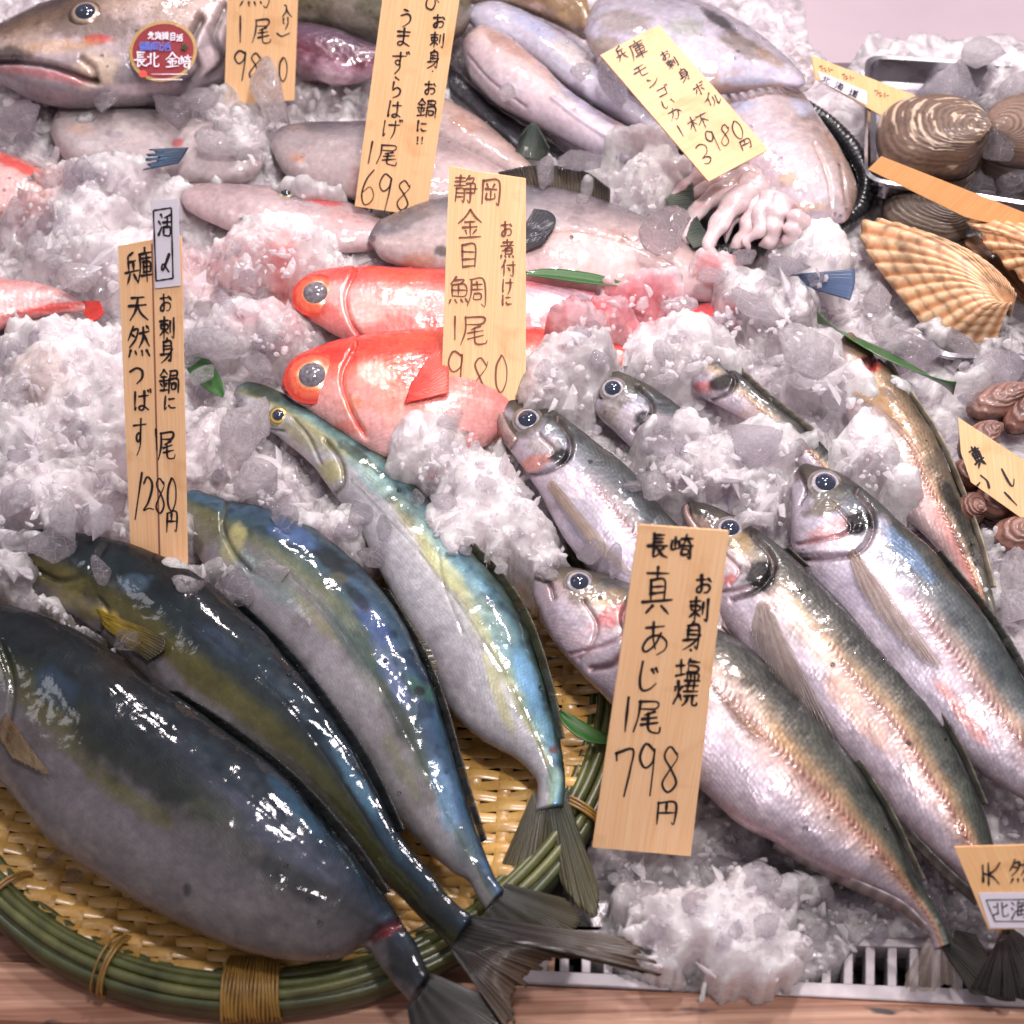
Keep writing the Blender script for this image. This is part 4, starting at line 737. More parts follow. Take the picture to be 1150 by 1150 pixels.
# round sticker on the cheek
def disc_sticker(B, cx, cy, r_px):
    c, n = on(B, cx, cy); n = np.array([.0, -.42, .9]); n /= np.linalg.norm(n); r = r_px*mpp(c[2], cy); c = c+n*.0065
    a = np.array([1., 0, 0]); b_ = np.cross(n, a)
    st = MB()
    def ring(r0, r1, h, col):
        k = 48; g = np.linspace(0, 2*np.pi, k, endpoint=False)
        Vi = [c+n*h+r0*(np.cos(t)*a+np.sin(t)*b_) for t in g]; Vo = [c+n*(h-.0002)+r1*(np.cos(t)*a+np.sin(t)*b_) for t in g]
        st.add(Vi+Vo, [(j, k+j, k+(j+1) % k, (j+1) % k) for j in range(k)], lin(col))
    ring(.0001, r*.90, 0, (136, 34, 40)); ring(r*.90, r, .0002, (176, 140, 84)); ring(r, r*1.0005, .0, (150, 120, 80))
    stk = st.build('sticker', M['vplain'], B.root, False)
    return stk, c, n, a, b_, r
# ================================================================= setting
def struct(o): o['kind'] = 'structure'; return o
V, F = box_geo((0, .35, -.06), (1.2, 0, 0), (0, 1.1, 0), (0, 0, .002))
mb = MB(); mb.add(V, F); struct(mb.build('counter_floor', M['dark']))
# display pan under the ice (thin wet steel sheet), back part only
e0, e1 = P(560, 1062, 0), P(1150, 1072, 0)
m, nt, b = simple('wet_steel', (120, 114, 118), .25, .3); M['pan'] = m; bump(nt, b, noise(nt, objc(nt), 120, 3), .4, .002)
L(nt, ramp(nt, noise(nt, objc(nt), 40, 3), [(.3, (.08, .07, .07)), (.7, (.24, .22, .23))]), b.inputs['Base Color'])
fr = lambda x: (e0[1]+(e1[1]-e0[1])*(x-e0[0])/(e1[0]-e0[0]))
mb = MB(); xs = np.linspace(-.8, .8, 9)
mb.add([(x, fr(x)+.012, -.003) for x in xs]+[(x, 1.2, -.003) for x in xs], [(i, i+1, 10+i, 9+i) for i in range(8)])
struct(mb.build('display_pan', M['pan']))
# back panel: pale board behind the pans
pb = P(900, -10, .05)
mb = MB(); V, F = box_geo((0, P(575, 40, .03)[1]+.14, .0), (1.2, 0, 0), (0, .005, 0), (0, .02, .16)); mb.add(V, F)
V, F = box_geo((.3, P(575, 40, .03)[1]+.06, .030), (.9, 0, 0), (0, .10, .0), (0, 0, .006)); mb.add(V, F)
struct(mb.build('back_board', M['panel']))
# drain grate in front of the pan
g0, g1 = P(585, 1046, 0), P(1200, 1062, 0); h0, h1 = P(585, 1098, 0), P(1200, 1126, 0)
def gp(u, v, z): a = g0+(g1-g0)*u; b_ = h0+(h1-h0)*u; p = a+(b_-a)*v; return np.array([p[0], p[1], z])
gr = empty('drain_grate', gp(.5, .5, -.01), 'pale slotted drain strip with dark openings, between the ice and the wooden counter edge', 'drain grate')
mb = MB(); nsl = 25
def bar(u0, u1, v0, v1, z0, z1):
    q = [gp(u0, v0, z0), gp(u1, v0, z0), gp(u1, v1, z0), gp(u0, v1, z0)]+[gp(u0, v0, z1), gp(u1, v0, z1), gp(u1, v1, z1), gp(u0, v1, z1)]
    mb.add(q, [(3, 2, 1, 0), (4, 5, 6, 7), (0, 1, 5, 4), (1, 2, 6, 5), (2, 3, 7, 6), (3, 0, 4, 7)])
bar(-.02, 1.02, -.06, .12, -.012, .001); bar(-.02, 1.02, .84, 1.12, -.012, .0008)
fo = mb.build('grate_frame', M['grate'], gr); bv = fo.modifiers.new('soft_edge', 'BEVEL'); bv.width = .0008; bv.segments = 2
mb = MB()
for i in range(nsl+1):
    u = i/nsl; bar(u-.0085, u+.0085, .12, .84, -.012, -.0002)
fo = mb.build('grate_bars', M['grate'], gr); bv = fo.modifiers.new('soft_edge', 'BEVEL'); bv.width = .0006; bv.segments = 2
mb = MB(); bar(-.02, 1.02, -.05, 1.1, -.034, -.03); mb.build('drain_channel', M['dark'], gr)
# wooden counter edge: upper plank and the rounded lower board in front
w0, w1 = P(-100, 1048, 0), P(1250, 1128, 0)
w0 = P(200, 1071, 0)
dx = (h1-h0)/np.linalg.norm(h1-h0); dy = np.array([dx[1], -dx[0], 0])
def plank(name, a, wd, z, th, bev, L0=-.75, L1=.75):
    V = []; pr = [(0, -th), (0, -bev), (bev*.3, -bev*.3), (bev, 0), (wd-bev, 0), (wd-bev*.3, -bev*.3), (wd, -bev), (wd, -th)]
    for Lx in np.linspace(L0, L1, 40):
        for u, h in pr: p = a+dx*Lx+dy*u; V.append((p[0], p[1], z+h+.0006*math.sin(Lx*31+u*90)))
    k = len(pr); return struct(mesh(name, np.array(V), [tuple(f) for f in grid_faces(40, k, True)], M['wood'], smooth=False))
base = gp(.3, 1.13, 0)
plank('counter_plank', base, .030, .0015, .03, .003)
plank('counter_front_board', base+dy*.0315, .16, -.004, .03, .008)
# wood under the basket (left): the plank runs under the rim
plank('counter_plank', base-dy*.40-dx*.0, .398, -.0065, .02, .002, -.75, base[0]*0-.06)
# ================================================================= basket
BC = np.array([-.1204, -.1236, 0]); BR = .1712
bk = empty('bamboo_basket', (BC[0], BC[1], .0), 'round shallow bamboo basket with a green bamboo rim, holding the four yellowtails', 'basket')
rr_ = np.random.default_rng(5)
mb = MB(); ang = math.radians(-3); ca, sa = math.cos(ang), math.sin(ang)
RI = BR-.006
def strip(coord, horiz, w, zf, tint):
    half = math.sqrt(max(RI**2-coord**2, 0))
    if half < .01: return
    n_ = int(half*2/.0022)+2; V = []; C_ = []
    for i in range(n_):
        t = -half+2*half*i/(n_-1); z = zf(t)
        j = .00035*math.sin(t*140+coord*900)
        for s_, zz in ((-1, -.0003), (-.8, .0002), (.8, .0002), (1, -.0003)):
            l, c_ = (t, coord+s_*w/2+j) if horiz else (coord+s_*w/2+j, t)
            V.append((BC[0]+l*ca-c_*sa, BC[1]+l*sa+c_*ca, z+zz))
    F = [tuple(f) for f in grid_faces(n_, 4)]
    F = [f[::-1] for f in F] if not horiz else F
    mb.add(V, F, tint)
SW, SWP = .0062, .0150         # pitch of wefts and warps
bz = .0075
dish = lambda x, y: 0.010*((x*x+y*y)/RI**2)**2
for k in range(-28, 29):
    c_ = k*SW; w = SW*rr_.uniform(.86, .97); tn = np.array([1, .98, .93])*rr_.uniform(.8, 1.14)
    ph = 1 if k % 2 else -1
    strip(c_, True, w, lambda t: bz+dish(t, c_)+.0011*ph*math.cos(math.pi*t/SWP), tn)
for k in range(-12, 13):
    c_ = k*SWP; tn = np.array([.96, .92, .84])*rr_.uniform(.75, 1.05)
    strip(c_, False, .0072*rr_.uniform(.9, 1.1), lambda t, s=(1 if k % 2 else -1): bz+dish(t, c_)+.0009*s*math.sin(math.pi*(t/SW+.5)), tn)
mb.build('woven_floor', M['weave'], bk, smooth=True)
mb = MB(); N_ = 180; g = np.linspace(0, 2*np.pi, N_, endpoint=False)
def ring(r, z, rad, tint, ns=8, flat=1., wob=.0006, seed=0):
    q = [(BC[0]+(r+wob*math.sin(5*t+seed))*math.cos(t), BC[1]+(r+wob*math.sin(5*t+seed))*math.sin(t), z+wob*math.sin(3*t+seed*2)) for t in g]
    V, F = tube_geo(q, rad, ns, True, flat); mb.add(V, F, tint)
ring(BR+.0050, .0095, .0062, (.42, .46, .52), 14, 1.5, .0003)
for i, (dr, z, rad, tn) in enumerate([(-.0045, .0175, .0024, (1.1, 1.12, .95)), (-.0005, .0200, .0026, (.95, 1., .85)), (.0040, .0192, .0026, (1.15, 1.15, 1.05)), (-.0085, .0150, .0022, (.8, .86, .7)), (.0082, .0160, .0026, (.62, .7, .66)), (-.0115, .0115, .0020, (.7, .76, .6))]):
    ring(BR+dr, z, rad, tn, 8, 1., .0005, i*1.7)
mb.build('rim', M['rim'], bk, smooth=True)
def binding(px, py, turns, wd):
    p = P(px, py, .015)[:2]-BC[:2]; a = math.atan2(p[1], p[0]); mb2 = MB()
    for k in range(turns):
        da = (k-(turns-1)/2)*wd/BR; V = []
        tt = np.linspace(0, 2*np.pi, 28, endpoint=False)
        q = []
        for t in tt:
            rr = BR-.0015+.0155*.95*math.cos(t); zz = .0125+.0118*math.sin(t)*(1 if math.sin(t) > 0 else .9)
            aa = a+da+.0009*math.sin(t*3+k)/BR*.3
            q.append((BC[0]+rr*math.cos(aa), BC[1]+rr*math.sin(aa), zz))
        V, F = tube_geo(q, wd*.52, 6, True); mb2.add(V, F, np.ones(3)*rr_.uniform(.85, 1.1))
    mb2.build('binding', M['rattan'], bk, smooth=True)
binding(284, 1104, 16, .0016); binding(127, 1085, 2, .0016); binding(5, 1006, 2, .0018); binding(645, 912, 3, .0017); binding(118, 1082, 1, .0012)
# ================================================================= trays, shells, cuttlefish
def tray(name, label, corners, z, h, rimw=.006):
    r = empty(name, P(*np.mean(corners, 0), z), label, 'steel tray', 'stainless trays on the ice')
    q = np.array([P(x, y, z+h) for x, y in corners]); c_ = q.mean(0)
    # rounded rectangle loop
    loop = []
    k = len(q)
    for i in range(k):
        a, b_, d_ = q[i-1], q[i], q[(i+1) % k]; u1 = (a-b_)/np.linalg.norm(a-b_); u2 = (d_-b_)/np.linalg.norm(d_-b_); rr = .012
        for t in np.linspace(0, 1, 7): loop.append((1-t)**2*(b_+u1*rr)+2*t*(1-t)*b_+t*t*(b_+u2*rr))
    loop = np.array(loop); n_ = len(loop); mb = MB()
    def off(d, dz): 
        v = loop-c_; l = np.linalg.norm(v, axis=1)[:, None]; o_ = loop+v/l*d; o_ = o_.copy(); o_[:, 2] += dz; return o_
    V = np.vstack([off(rimw*.5, -.003), off(rimw*.6, 0), off(rimw*.2, .0012), off(-rimw*.2, 0), off(-rimw*.6, -h*.9), off(-rimw*1.6, -h)])
    F = [tuple(f) for f in grid_faces(6, n_, True)]; F.append(tuple(range(5*n_, 6*n_))[::-1])
    mb.add(V, F); mb.build('pan', M['steel'], r, smooth=False); return r
tray('steel_tray', 'rounded stainless tray holding the brown streaked clam, at the top right', [(976, 64), (1200, 78), (1215, 236), (976, 200)], .052, .018)
tray('steel_tray', 'stainless tray cut off by the right edge, holding the scallops', [(1000, 238), (1210, 262), (1215, 402), (1052, 396)], .034, .014)
def shell_obj(name, label, cat, apex, z, rim, height, cols, ribs=0, amp=.0, grow=None, group=None, closed=False, streak=0, seed=0, under=True, profile=.5, zr=0., nt_=70, ax_h=0.0):
    """sea shell: rays from the umbo to the margin, domed, with radial ribs or growth lines"""
    A = P(*apex, z); nf = 220
    R = crom(list(rim)+([rim[0]] if closed else []), nf+1)
    if closed: R = R[:-1]
    zr_ = np.full(len(R), z) if np.ndim(zr) == 0 else z+np.interp(np.linspace(0, 1, len(R)), np.linspace(0, 1, len(zr)), zr)
    Rw = np.array([P(p[0], p[1], h) for p, h in zip(R, zr_)]); nf = len(R); V = []; C_ = []
    ph = np.arange(nf)/nf
    top = np.array([0, 0, 1.])
    T_ = np.linspace(0, 1, nt_)
    for t in T_:
        prof = height*((1-t**2.2)**profile if not closed else (1-t**2)**.5)
        if not closed: prof = height*(math.sin(math.pi*min(1, .12+t*.88))**.8)*(.5+.5*(1-t))*1.3+ax_h*(1-t)
        base = A+(Rw-A)*t; base = base+top*prof
        if ribs: base = base+top*(amp*t*np.cos(2*np.pi*ribs*ph))[:, None]
        nz_ = fbm(base, 220, 3, seed)
        if grow: base = base+top*((.00012 if ribs else .0003)*np.sin(t*grow*2*np.pi+nz_*5))[:, None]
        if t > .97 and ribs: base = base+(Rw-A)*(.012*np.cos(2*np.pi*ribs*ph))[:, None]
        V.append(base)
        k = (.5+.5*np.cos(2*np.pi*ribs*ph)) if ribs else np.zeros(nf)
        gl = .5+.5*np.sin(t**1.3*(grow or 9)*2*np.pi+nz_*6)
        c_ = lin(cols[0])*(1-k[:, None])+lin(cols[1])*k[:, None]
        n2 = fbm(np.stack([ph*26, np.full(nf, t*3.), ph*0], -1), 1, 3, seed+3)
        c_ = c_*(1-.45*(gl**3)[:, None]*(.5+n2[:, None]))
        c_ = c_*(1-.4*sm(fbm(base, 60, 3, seed+8), .5, .75)[:, None])
        if streak:
            n3 = fbm(np.stack([ph*10, np.full(nf, t*22.), ph*0], -1), 1, 3, seed+5); s_ = sm(n3, .60, .66)[:, None]*.8
            c_ = c_*(1-s_)+lin((206, 184, 160))*s_
        C_.append(c_)
    V = np.vstack(V); C_ = np.vstack(C_)
    F = grid_faces(nt_, nf, closed)
    r = empty(name, A, label, cat, group)
    o = mesh('shell_valve', V, F, M['shell'], r, col=C_)
    sd = o.modifiers.new('thickness', 'SOLIDIFY'); sd.thickness = .0016; sd.offset = -1
    if closed:     # lower valve, mirrored
        V2 = V.copy(); V2[:, 2] = 2*z-V2[:, 2]-.0012; V2[:, :2] = A[:2]+(V2[:, :2]-A[:2])*.97
        mesh('shell_valve', V2, F[:, ::-1], M['shell'], r, col=C_*.8)
    return r
GS = 'scallops heaped at the right'
SC = [(186, 124, 80), (240, 202, 160)]
shell_obj('scallop', 'large orange-tan ribbed scallop shell lying open side down, left of the other scallops', 'scallop', (1128, 372), .045, [(1118, 386), (1085, 388), (1050, 380), (1020, 345), (990, 308), (970, 276), (966, 256), (976, 247), (1000, 250), (1040, 264), (1080, 290), (1118, 330), (1136, 356)], .022, SC, 23, .0008, 7, GS, seed=3, zr=[0, .0, .002, .004, .008, .012, .016, .014, .01, .0], ax_h=.004)
shell_obj('scallop', 'upper scallop valve with a frilled edge at the right border of the photo', 'scallop', (1195, 330), .062, [(1182, 350), (1150, 320), (1140, 306), (1128, 300), (1122, 288), (1106, 276), (1100, 260), (1088, 254), (1090, 244), (1120, 243), (1160, 246), (1200, 262)], .016, SC, 17, .0009, 6, GS, seed=4, zr=[0, .004, .006, .006, .004, .0])
shell_obj('scallop', 'lower scallop valve showing its dark brown inside beneath the frilled one', 'scallop', (1180, 372), .046, [(1176, 384), (1150, 346), (1136, 336), (1120, 318), (1104, 304), (1090, 288), (1080, 270), (1084, 264), (1100, 268), (1125, 290), (1160, 320), (1190, 350)], .004, [(96, 62, 40), (140, 96, 64)], 12, .0008, 5, GS, seed=5)
GC = 'brown clams on ice in the trays'
shell_obj('clam', 'big brown clam with cream streaks in the stainless tray', 'clam', (1099, 190), .074, [(1096, 190), (1078, 201), (1050, 202), (1015, 198), (990, 182), (983, 158), (988, 134), (1010, 122), (1045, 119), (1078, 128), (1100, 148), (1106, 170)], .030, [(112, 88, 74), (112, 88, 74)], 0, 0, 17, GC, True, 1, 6)
shell_obj('clam', 'brown clam cut off by the right edge, behind a lump of clear ice', 'clam', (1108, 176), .066, [(1100, 160), (1104, 138), (1124, 120), (1160, 110), (1200, 120), (1210, 160), (1180, 186), (1140, 188), (1110, 178)], .022, [(124, 98, 84), (124, 98, 84)], 0, 0, 14, GC, True, 0, 7)
shell_obj('clam', 'dull grey-brown clam lying behind the large scallop', 'clam', (1070, 256), .05, [(1084, 268), (1060, 274), (1024, 266), (996, 250), (990, 234), (1006, 224), (1040, 223), (1074, 230), (1090, 246)], .018, [(120, 104, 92), (120, 104, 92)], 0, 0, 12, GC, True, 0, 8)
small = [((1098, 500), 24, 19, -20, 'pinkish small clam just left of the leaf-shaped tag'), ((1086, 536), 20, 16, 30, 'small orange-pink clam below the leaf-shaped tag tip'), ((1118, 455), 34, 17, -10, 'tan small clam above the leaf-shaped tag'), ((1115, 566), 24, 18, 20, 'brown-pink small clam under the leaf-shaped tag edge'), ((1138, 604), 26, 19, 10, 'lowest small pink clam at the right edge'), ((1146, 470), 22, 16, -30, 'small clam at the right edge, above the leaf-shaped tag'), ((1090, 574), 18, 15, 60, 'little clam beside the tail of the golden-finned mackerel'), ((1150, 575), 20, 16, 0, 'small clam at the right edge, beneath the leaf-shaped tag')]
for i, ((x, y), a_, b_, rt, lb) in enumerate(small):
    g_ = np.linspace(0, 2*np.pi, 13)[:-1]; cr, sr = math.cos(math.radians(rt)), math.sin(math.radians(rt))
    rim = [(x+a_*math.cos(t)*cr-b_*math.sin(t)*sr, y+a_*math.cos(t)*sr+b_*math.sin(t)*cr) for t in g_]
    shell_obj('small_clam', lb, 'clam', (x+a_*.9*cr, y+a_*.9*sr), .048, rim, .012, [(128, 86, 74), (150, 112, 98)] if i % 2 else [(140, 100, 88), (110, 76, 68)], 0, 0, 5, 'small pink clams at the right edge', True, 0, 20+i)
# cuttlefish
cu = root_at('cuttlefish', 800, 130, .06, 'large whole cuttlefish with brown blotched mantle and short arms, on a black tray', 'cuttlefish')
B_m = body(cu, 'mantle', [(655, 30), (664, 8), (690, -8), (750, -8), (792, 2), (840, 30), (880, 60), (900, 80), (906, 92)], [(655, 44), (664, 62), (700, 86), (750, 104), (800, 108), (838, 102), (868, 100), (892, 100), (904, 97)], [.082, .086, .086, .084], t=.34, cap=.06, endcap=.03,
         ramp1=[(0, (150, 146, 156)), (.3, (176, 170, 178)), (.6, (190, 184, 198)), (.9, (206, 198, 216)), (1, (176, 150, 140))], material=M['squid'], mott=.15, seed=301, pert=.12,
         blobs=[(700, 25, 34, 14, (130, 112, 84), .6), (806, 22, 26, 7, (48, 42, 42), .9, 35), (835, 52, 30, 12, (112, 90, 72), .8, 25), (862, 64, 20, 7, (150, 116, 84), .7, 30), (800, 50, 30, 7, (206, 196, 200), .6, 20), (770, 30, 24, 12, (150, 156, 130), .5), (680, 50, 20, 10, (170, 150, 110), .6), (840, 90, 40, 8, (200, 206, 230), .7), (780, 80, 30, 10, (160, 150, 160), .5)])
B_h = body(cu, 'head', [(880, 96), (905, 108), (928, 140), (950, 172), (962, 200), (966, 226), (962, 244)], [(812, 104), (800, 130), (812, 165), (838, 205), (866, 232), (900, 250), (935, 254)], [.066, .07, .07, .066], t=.42, cap=.10, endcap=.12,
         ramp1=[(0, (150, 126, 110)), (.18, (164, 142, 132)), (.35, (192, 174, 172)), (.6, (206, 194, 198)), (1, (190, 172, 180))], material=M['squid'], mott=.1, seed=303, pert=.1,
         blobs=[(915, 128, 24, 14, (120, 108, 106), .7, 50), (885, 200, 14, 8, (196, 160, 120), .7), (835, 118, 14, 9, (176, 184, 214), .7), (900, 120, 18, 9, (196, 206, 232), .6, 20), (905, 232, 24, 5, (196, 160, 130), .7), (850, 160, 20, 20, (214, 202, 206), .7)],
         lines=[([(930, 150), (945, 190), (950, 230)], 2.4, (150, 116, 100), .5, .001), ([(915, 160), (930, 200), (934, 240)], 2., (196, 160, 150), .5, .001)])
fin(cu, 'mantle_rim', [(660, 58), (750, 100), (810, 106), (860, 98), (898, 97), (906, 84), (886, 60)], [(656, 66), (745, 110), (812, 116), (868, 107), (905, 103), (915, 84), (894, 56)], .088, .082, (206, 198, 206), (160, 130, 112), nr=30, ns=6, mt='fin_clear', amp=.0008)
ARMS = [([(850, 188), (812, 206), (784, 232), (770, 262), (782, 274)], 14), ([(852, 196), (824, 222), (806, 250), (796, 274), (806, 284)], 15), ([(862, 206), (846, 236), (836, 260), (820, 278)], 14), ([(880, 218), (870, 240), (868, 262), (852, 276)], 13),
        ([(838, 176), (800, 186), (774, 200), (758, 218), (762, 236)], 13), ([(900, 234), (892, 250), (888, 264), (872, 272)], 12), ([(846, 184), (812, 196), (780, 214), (764, 244)], 11), ([(868, 210), (856, 232), (854, 254), (838, 268), (842, 280)], 10), ([(856, 200), (832, 228), (818, 252), (816, 270)], 10), ([(842, 176), (818, 178), (790, 186), (770, 196)], 10)]
for i, (pts, r0) in enumerate(ARMS):
    q = crom(pts, 26); zz = .078-.022*np.linspace(0, 1, 26)**1.5+(.004 if i % 2 else 0)
    W = np.array([P(a[0], a[1], h) for a, h in zip(q, zz)]); sc = mpp(.07, 230)*r0
    rad = sc*np.linspace(1.25, .38, 26)*(1+.12*np.sin(np.arange(26)*.9+i))*np.r_[np.ones(22), [.95, .85, .65, .25]]
    V, F = tube_geo(W, rad, 18); V = V+np.array([.3, .2, 1])*((fbm(V, 90, 4, i)-.5)*.009)[:, None]; V[:, 2] = W[0][2]-.03+(V[:, 2]-W[0][2]+.03)*.8
    c_ = lin((214, 194, 196))*(.7+.55*fbm(V, 90, 3, i+4))[:, None]*np.array([1, .97, .97])
    mesh('arm', V, F, M['squid'], cu, col=c_, uv=V[:, :2])
bt = empty('black_tray', P(870, 200, .04), 'black plastic tray with a ribbed round rim under the cuttlefish', 'tray')
arc = crom([(900, 118), (927, 136), (950, 158), (968, 185), (974, 208), (966, 234), (935, 252), (880, 270), (820, 284), (770, 280)], 220)
W = np.array([P(a[0], a[1], .052) for a in arc]); rad = .0052+.0006*np.sin(np.arange(220)*1.9)
V, F = tube_geo(W, rad, 12); mesh('rim', V, F, M['rubber'], bt)
q = [P(x, y, .046) for x, y in [(900, 118), (950, 158), (970, 205), (935, 250), (820, 282), (765, 280), (740, 200), (800, 110)]]
mb = MB(); mb.add(q+[a-np.array([0, 0, .004]) for a in q], [tuple(range(8))[::-1], tuple(range(8, 16))]+[(i, (i+1) % 8, 8+(i+1) % 8, 8+i) for i in range(8)]); mb.build('tray_floor', M['rubber'], bt)
fin(bt, 'striped_mat', [(746, 206), (752, 240), (778, 278)], [(778, 204), (782, 240), (800, 272)], .06, .066, (96, 104, 92), (60, 70, 64), nr=16, thick=.001)
# purple dark fish part behind the cod tag
pf = root_at('purple_fish', 370, 60, .07, 'glossy purple-black wet fish skin between the cod tag and the filefish tag', 'fish')
body(pf, 'body', [(320, 30), (340, 26), (380, 34), (420, 50), (440, 60)], [(318, 60), (330, 84), (370, 96), (410, 92), (438, 80)], .07, t=.5, cap=.05, endcap=.1, ramp1=[(0, (50, 42, 52)), (.5, (86, 60, 80)), (.85, (110, 60, 76)), (.95, (190, 150, 170)), (1, (210, 180, 190))], material=M['wetdark'], seed=401, NU=140, pert=.14, lump=.003)
of = root_at('olive_fish', 380, 10, .08, 'grey-olive spotted fish at the top edge, between the cod tag and the filefish tag', 'fish')
body(of, 'body', [(300, -50), (360, -60), (430, -50), (530, -20)], [(300, 30), (350, 34), (400, 44), (460, 50), (530, 40)], .078, t=.5, cap=.05, endcap=.1, ramp1=[(0, (90, 84, 70)), (.5, (120, 112, 92)), (.8, (96, 92, 72)), (1, (140, 130, 120))], material=M['cod'], seed=402, NU=140, pert=.3)
# leaves
def leaf(label, pts, w, z0, z1, roll=0):
    q = crom(pts, 40); zz = np.linspace(z0, z1, 40); W = np.array([P(a[0], a[1], h) for a, h in zip(q, zz)])
    t = np.gradient(W, axis=0); t /= np.linalg.norm(t, axis=1)[:, None]; s_ = np.cross(t, [0, 0, 1]); V = []; UV = []
    wd = w*np.sin(np.linspace(.06, math.pi-.02, 40))**.6
    for i in range(40):
        for j in range(7):
            u = (j-3)/3; V.append(W[i]+s_[i]*wd[i]*u*mpp(z0, pts[0][1])+np.array([0, 0, .0015*abs(u)+roll*u*.006])); UV.append((j/6, i/39*.2))
    o = mesh('green_leaf', np.array(V), [tuple(f) for f in grid_faces(40, 7)], M['leaf'], uv=np.array(UV), origin=W[0])
    sd = o.modifiers.new('thickness', 'SOLIDIFY'); sd.thickness = .0005
    tag(o, label, 'leaf', 'green garnish leaves tucked in the ice')
leaf('narrow dark green leaf along the back of the rear alfonsino, right of the centre tag', [(588, 308), (620, 309), (660, 314), (704, 322)], 9, .064, .064)
leaf('dark green leaf strip behind the golden-finned mackerel, below the scallops', [(918, 358), (960, 382), (1010, 408), (1072, 438)], 17, .060, .056, 1.)
leaf('short green leaf poking over the basket rim, left of the tallest tag', [(628, 800), (640, 812), (662, 826), (690, 834)], 11, .034, .024)
leaf('green leaf scrap half hidden in ice between the creased tag and the alfonsino', [(196, 398), (215, 402), (232, 424), (250, 446)], 14, .05, .05)
# blue striped fin poking from ice
bf = root_at('mackerel_tail', 925, 315, .055, 'blue and white striped piece of fin sticking out of the ice left of the scallops', 'fish')
fin(bf, 'tail_fin', [(888, 308), (890, 314), (896, 318)], [(960, 302), (960, 318), (955, 336)], .06, .064, (50, 66, 96), (70, 90, 124), nr=8, thick=.001)
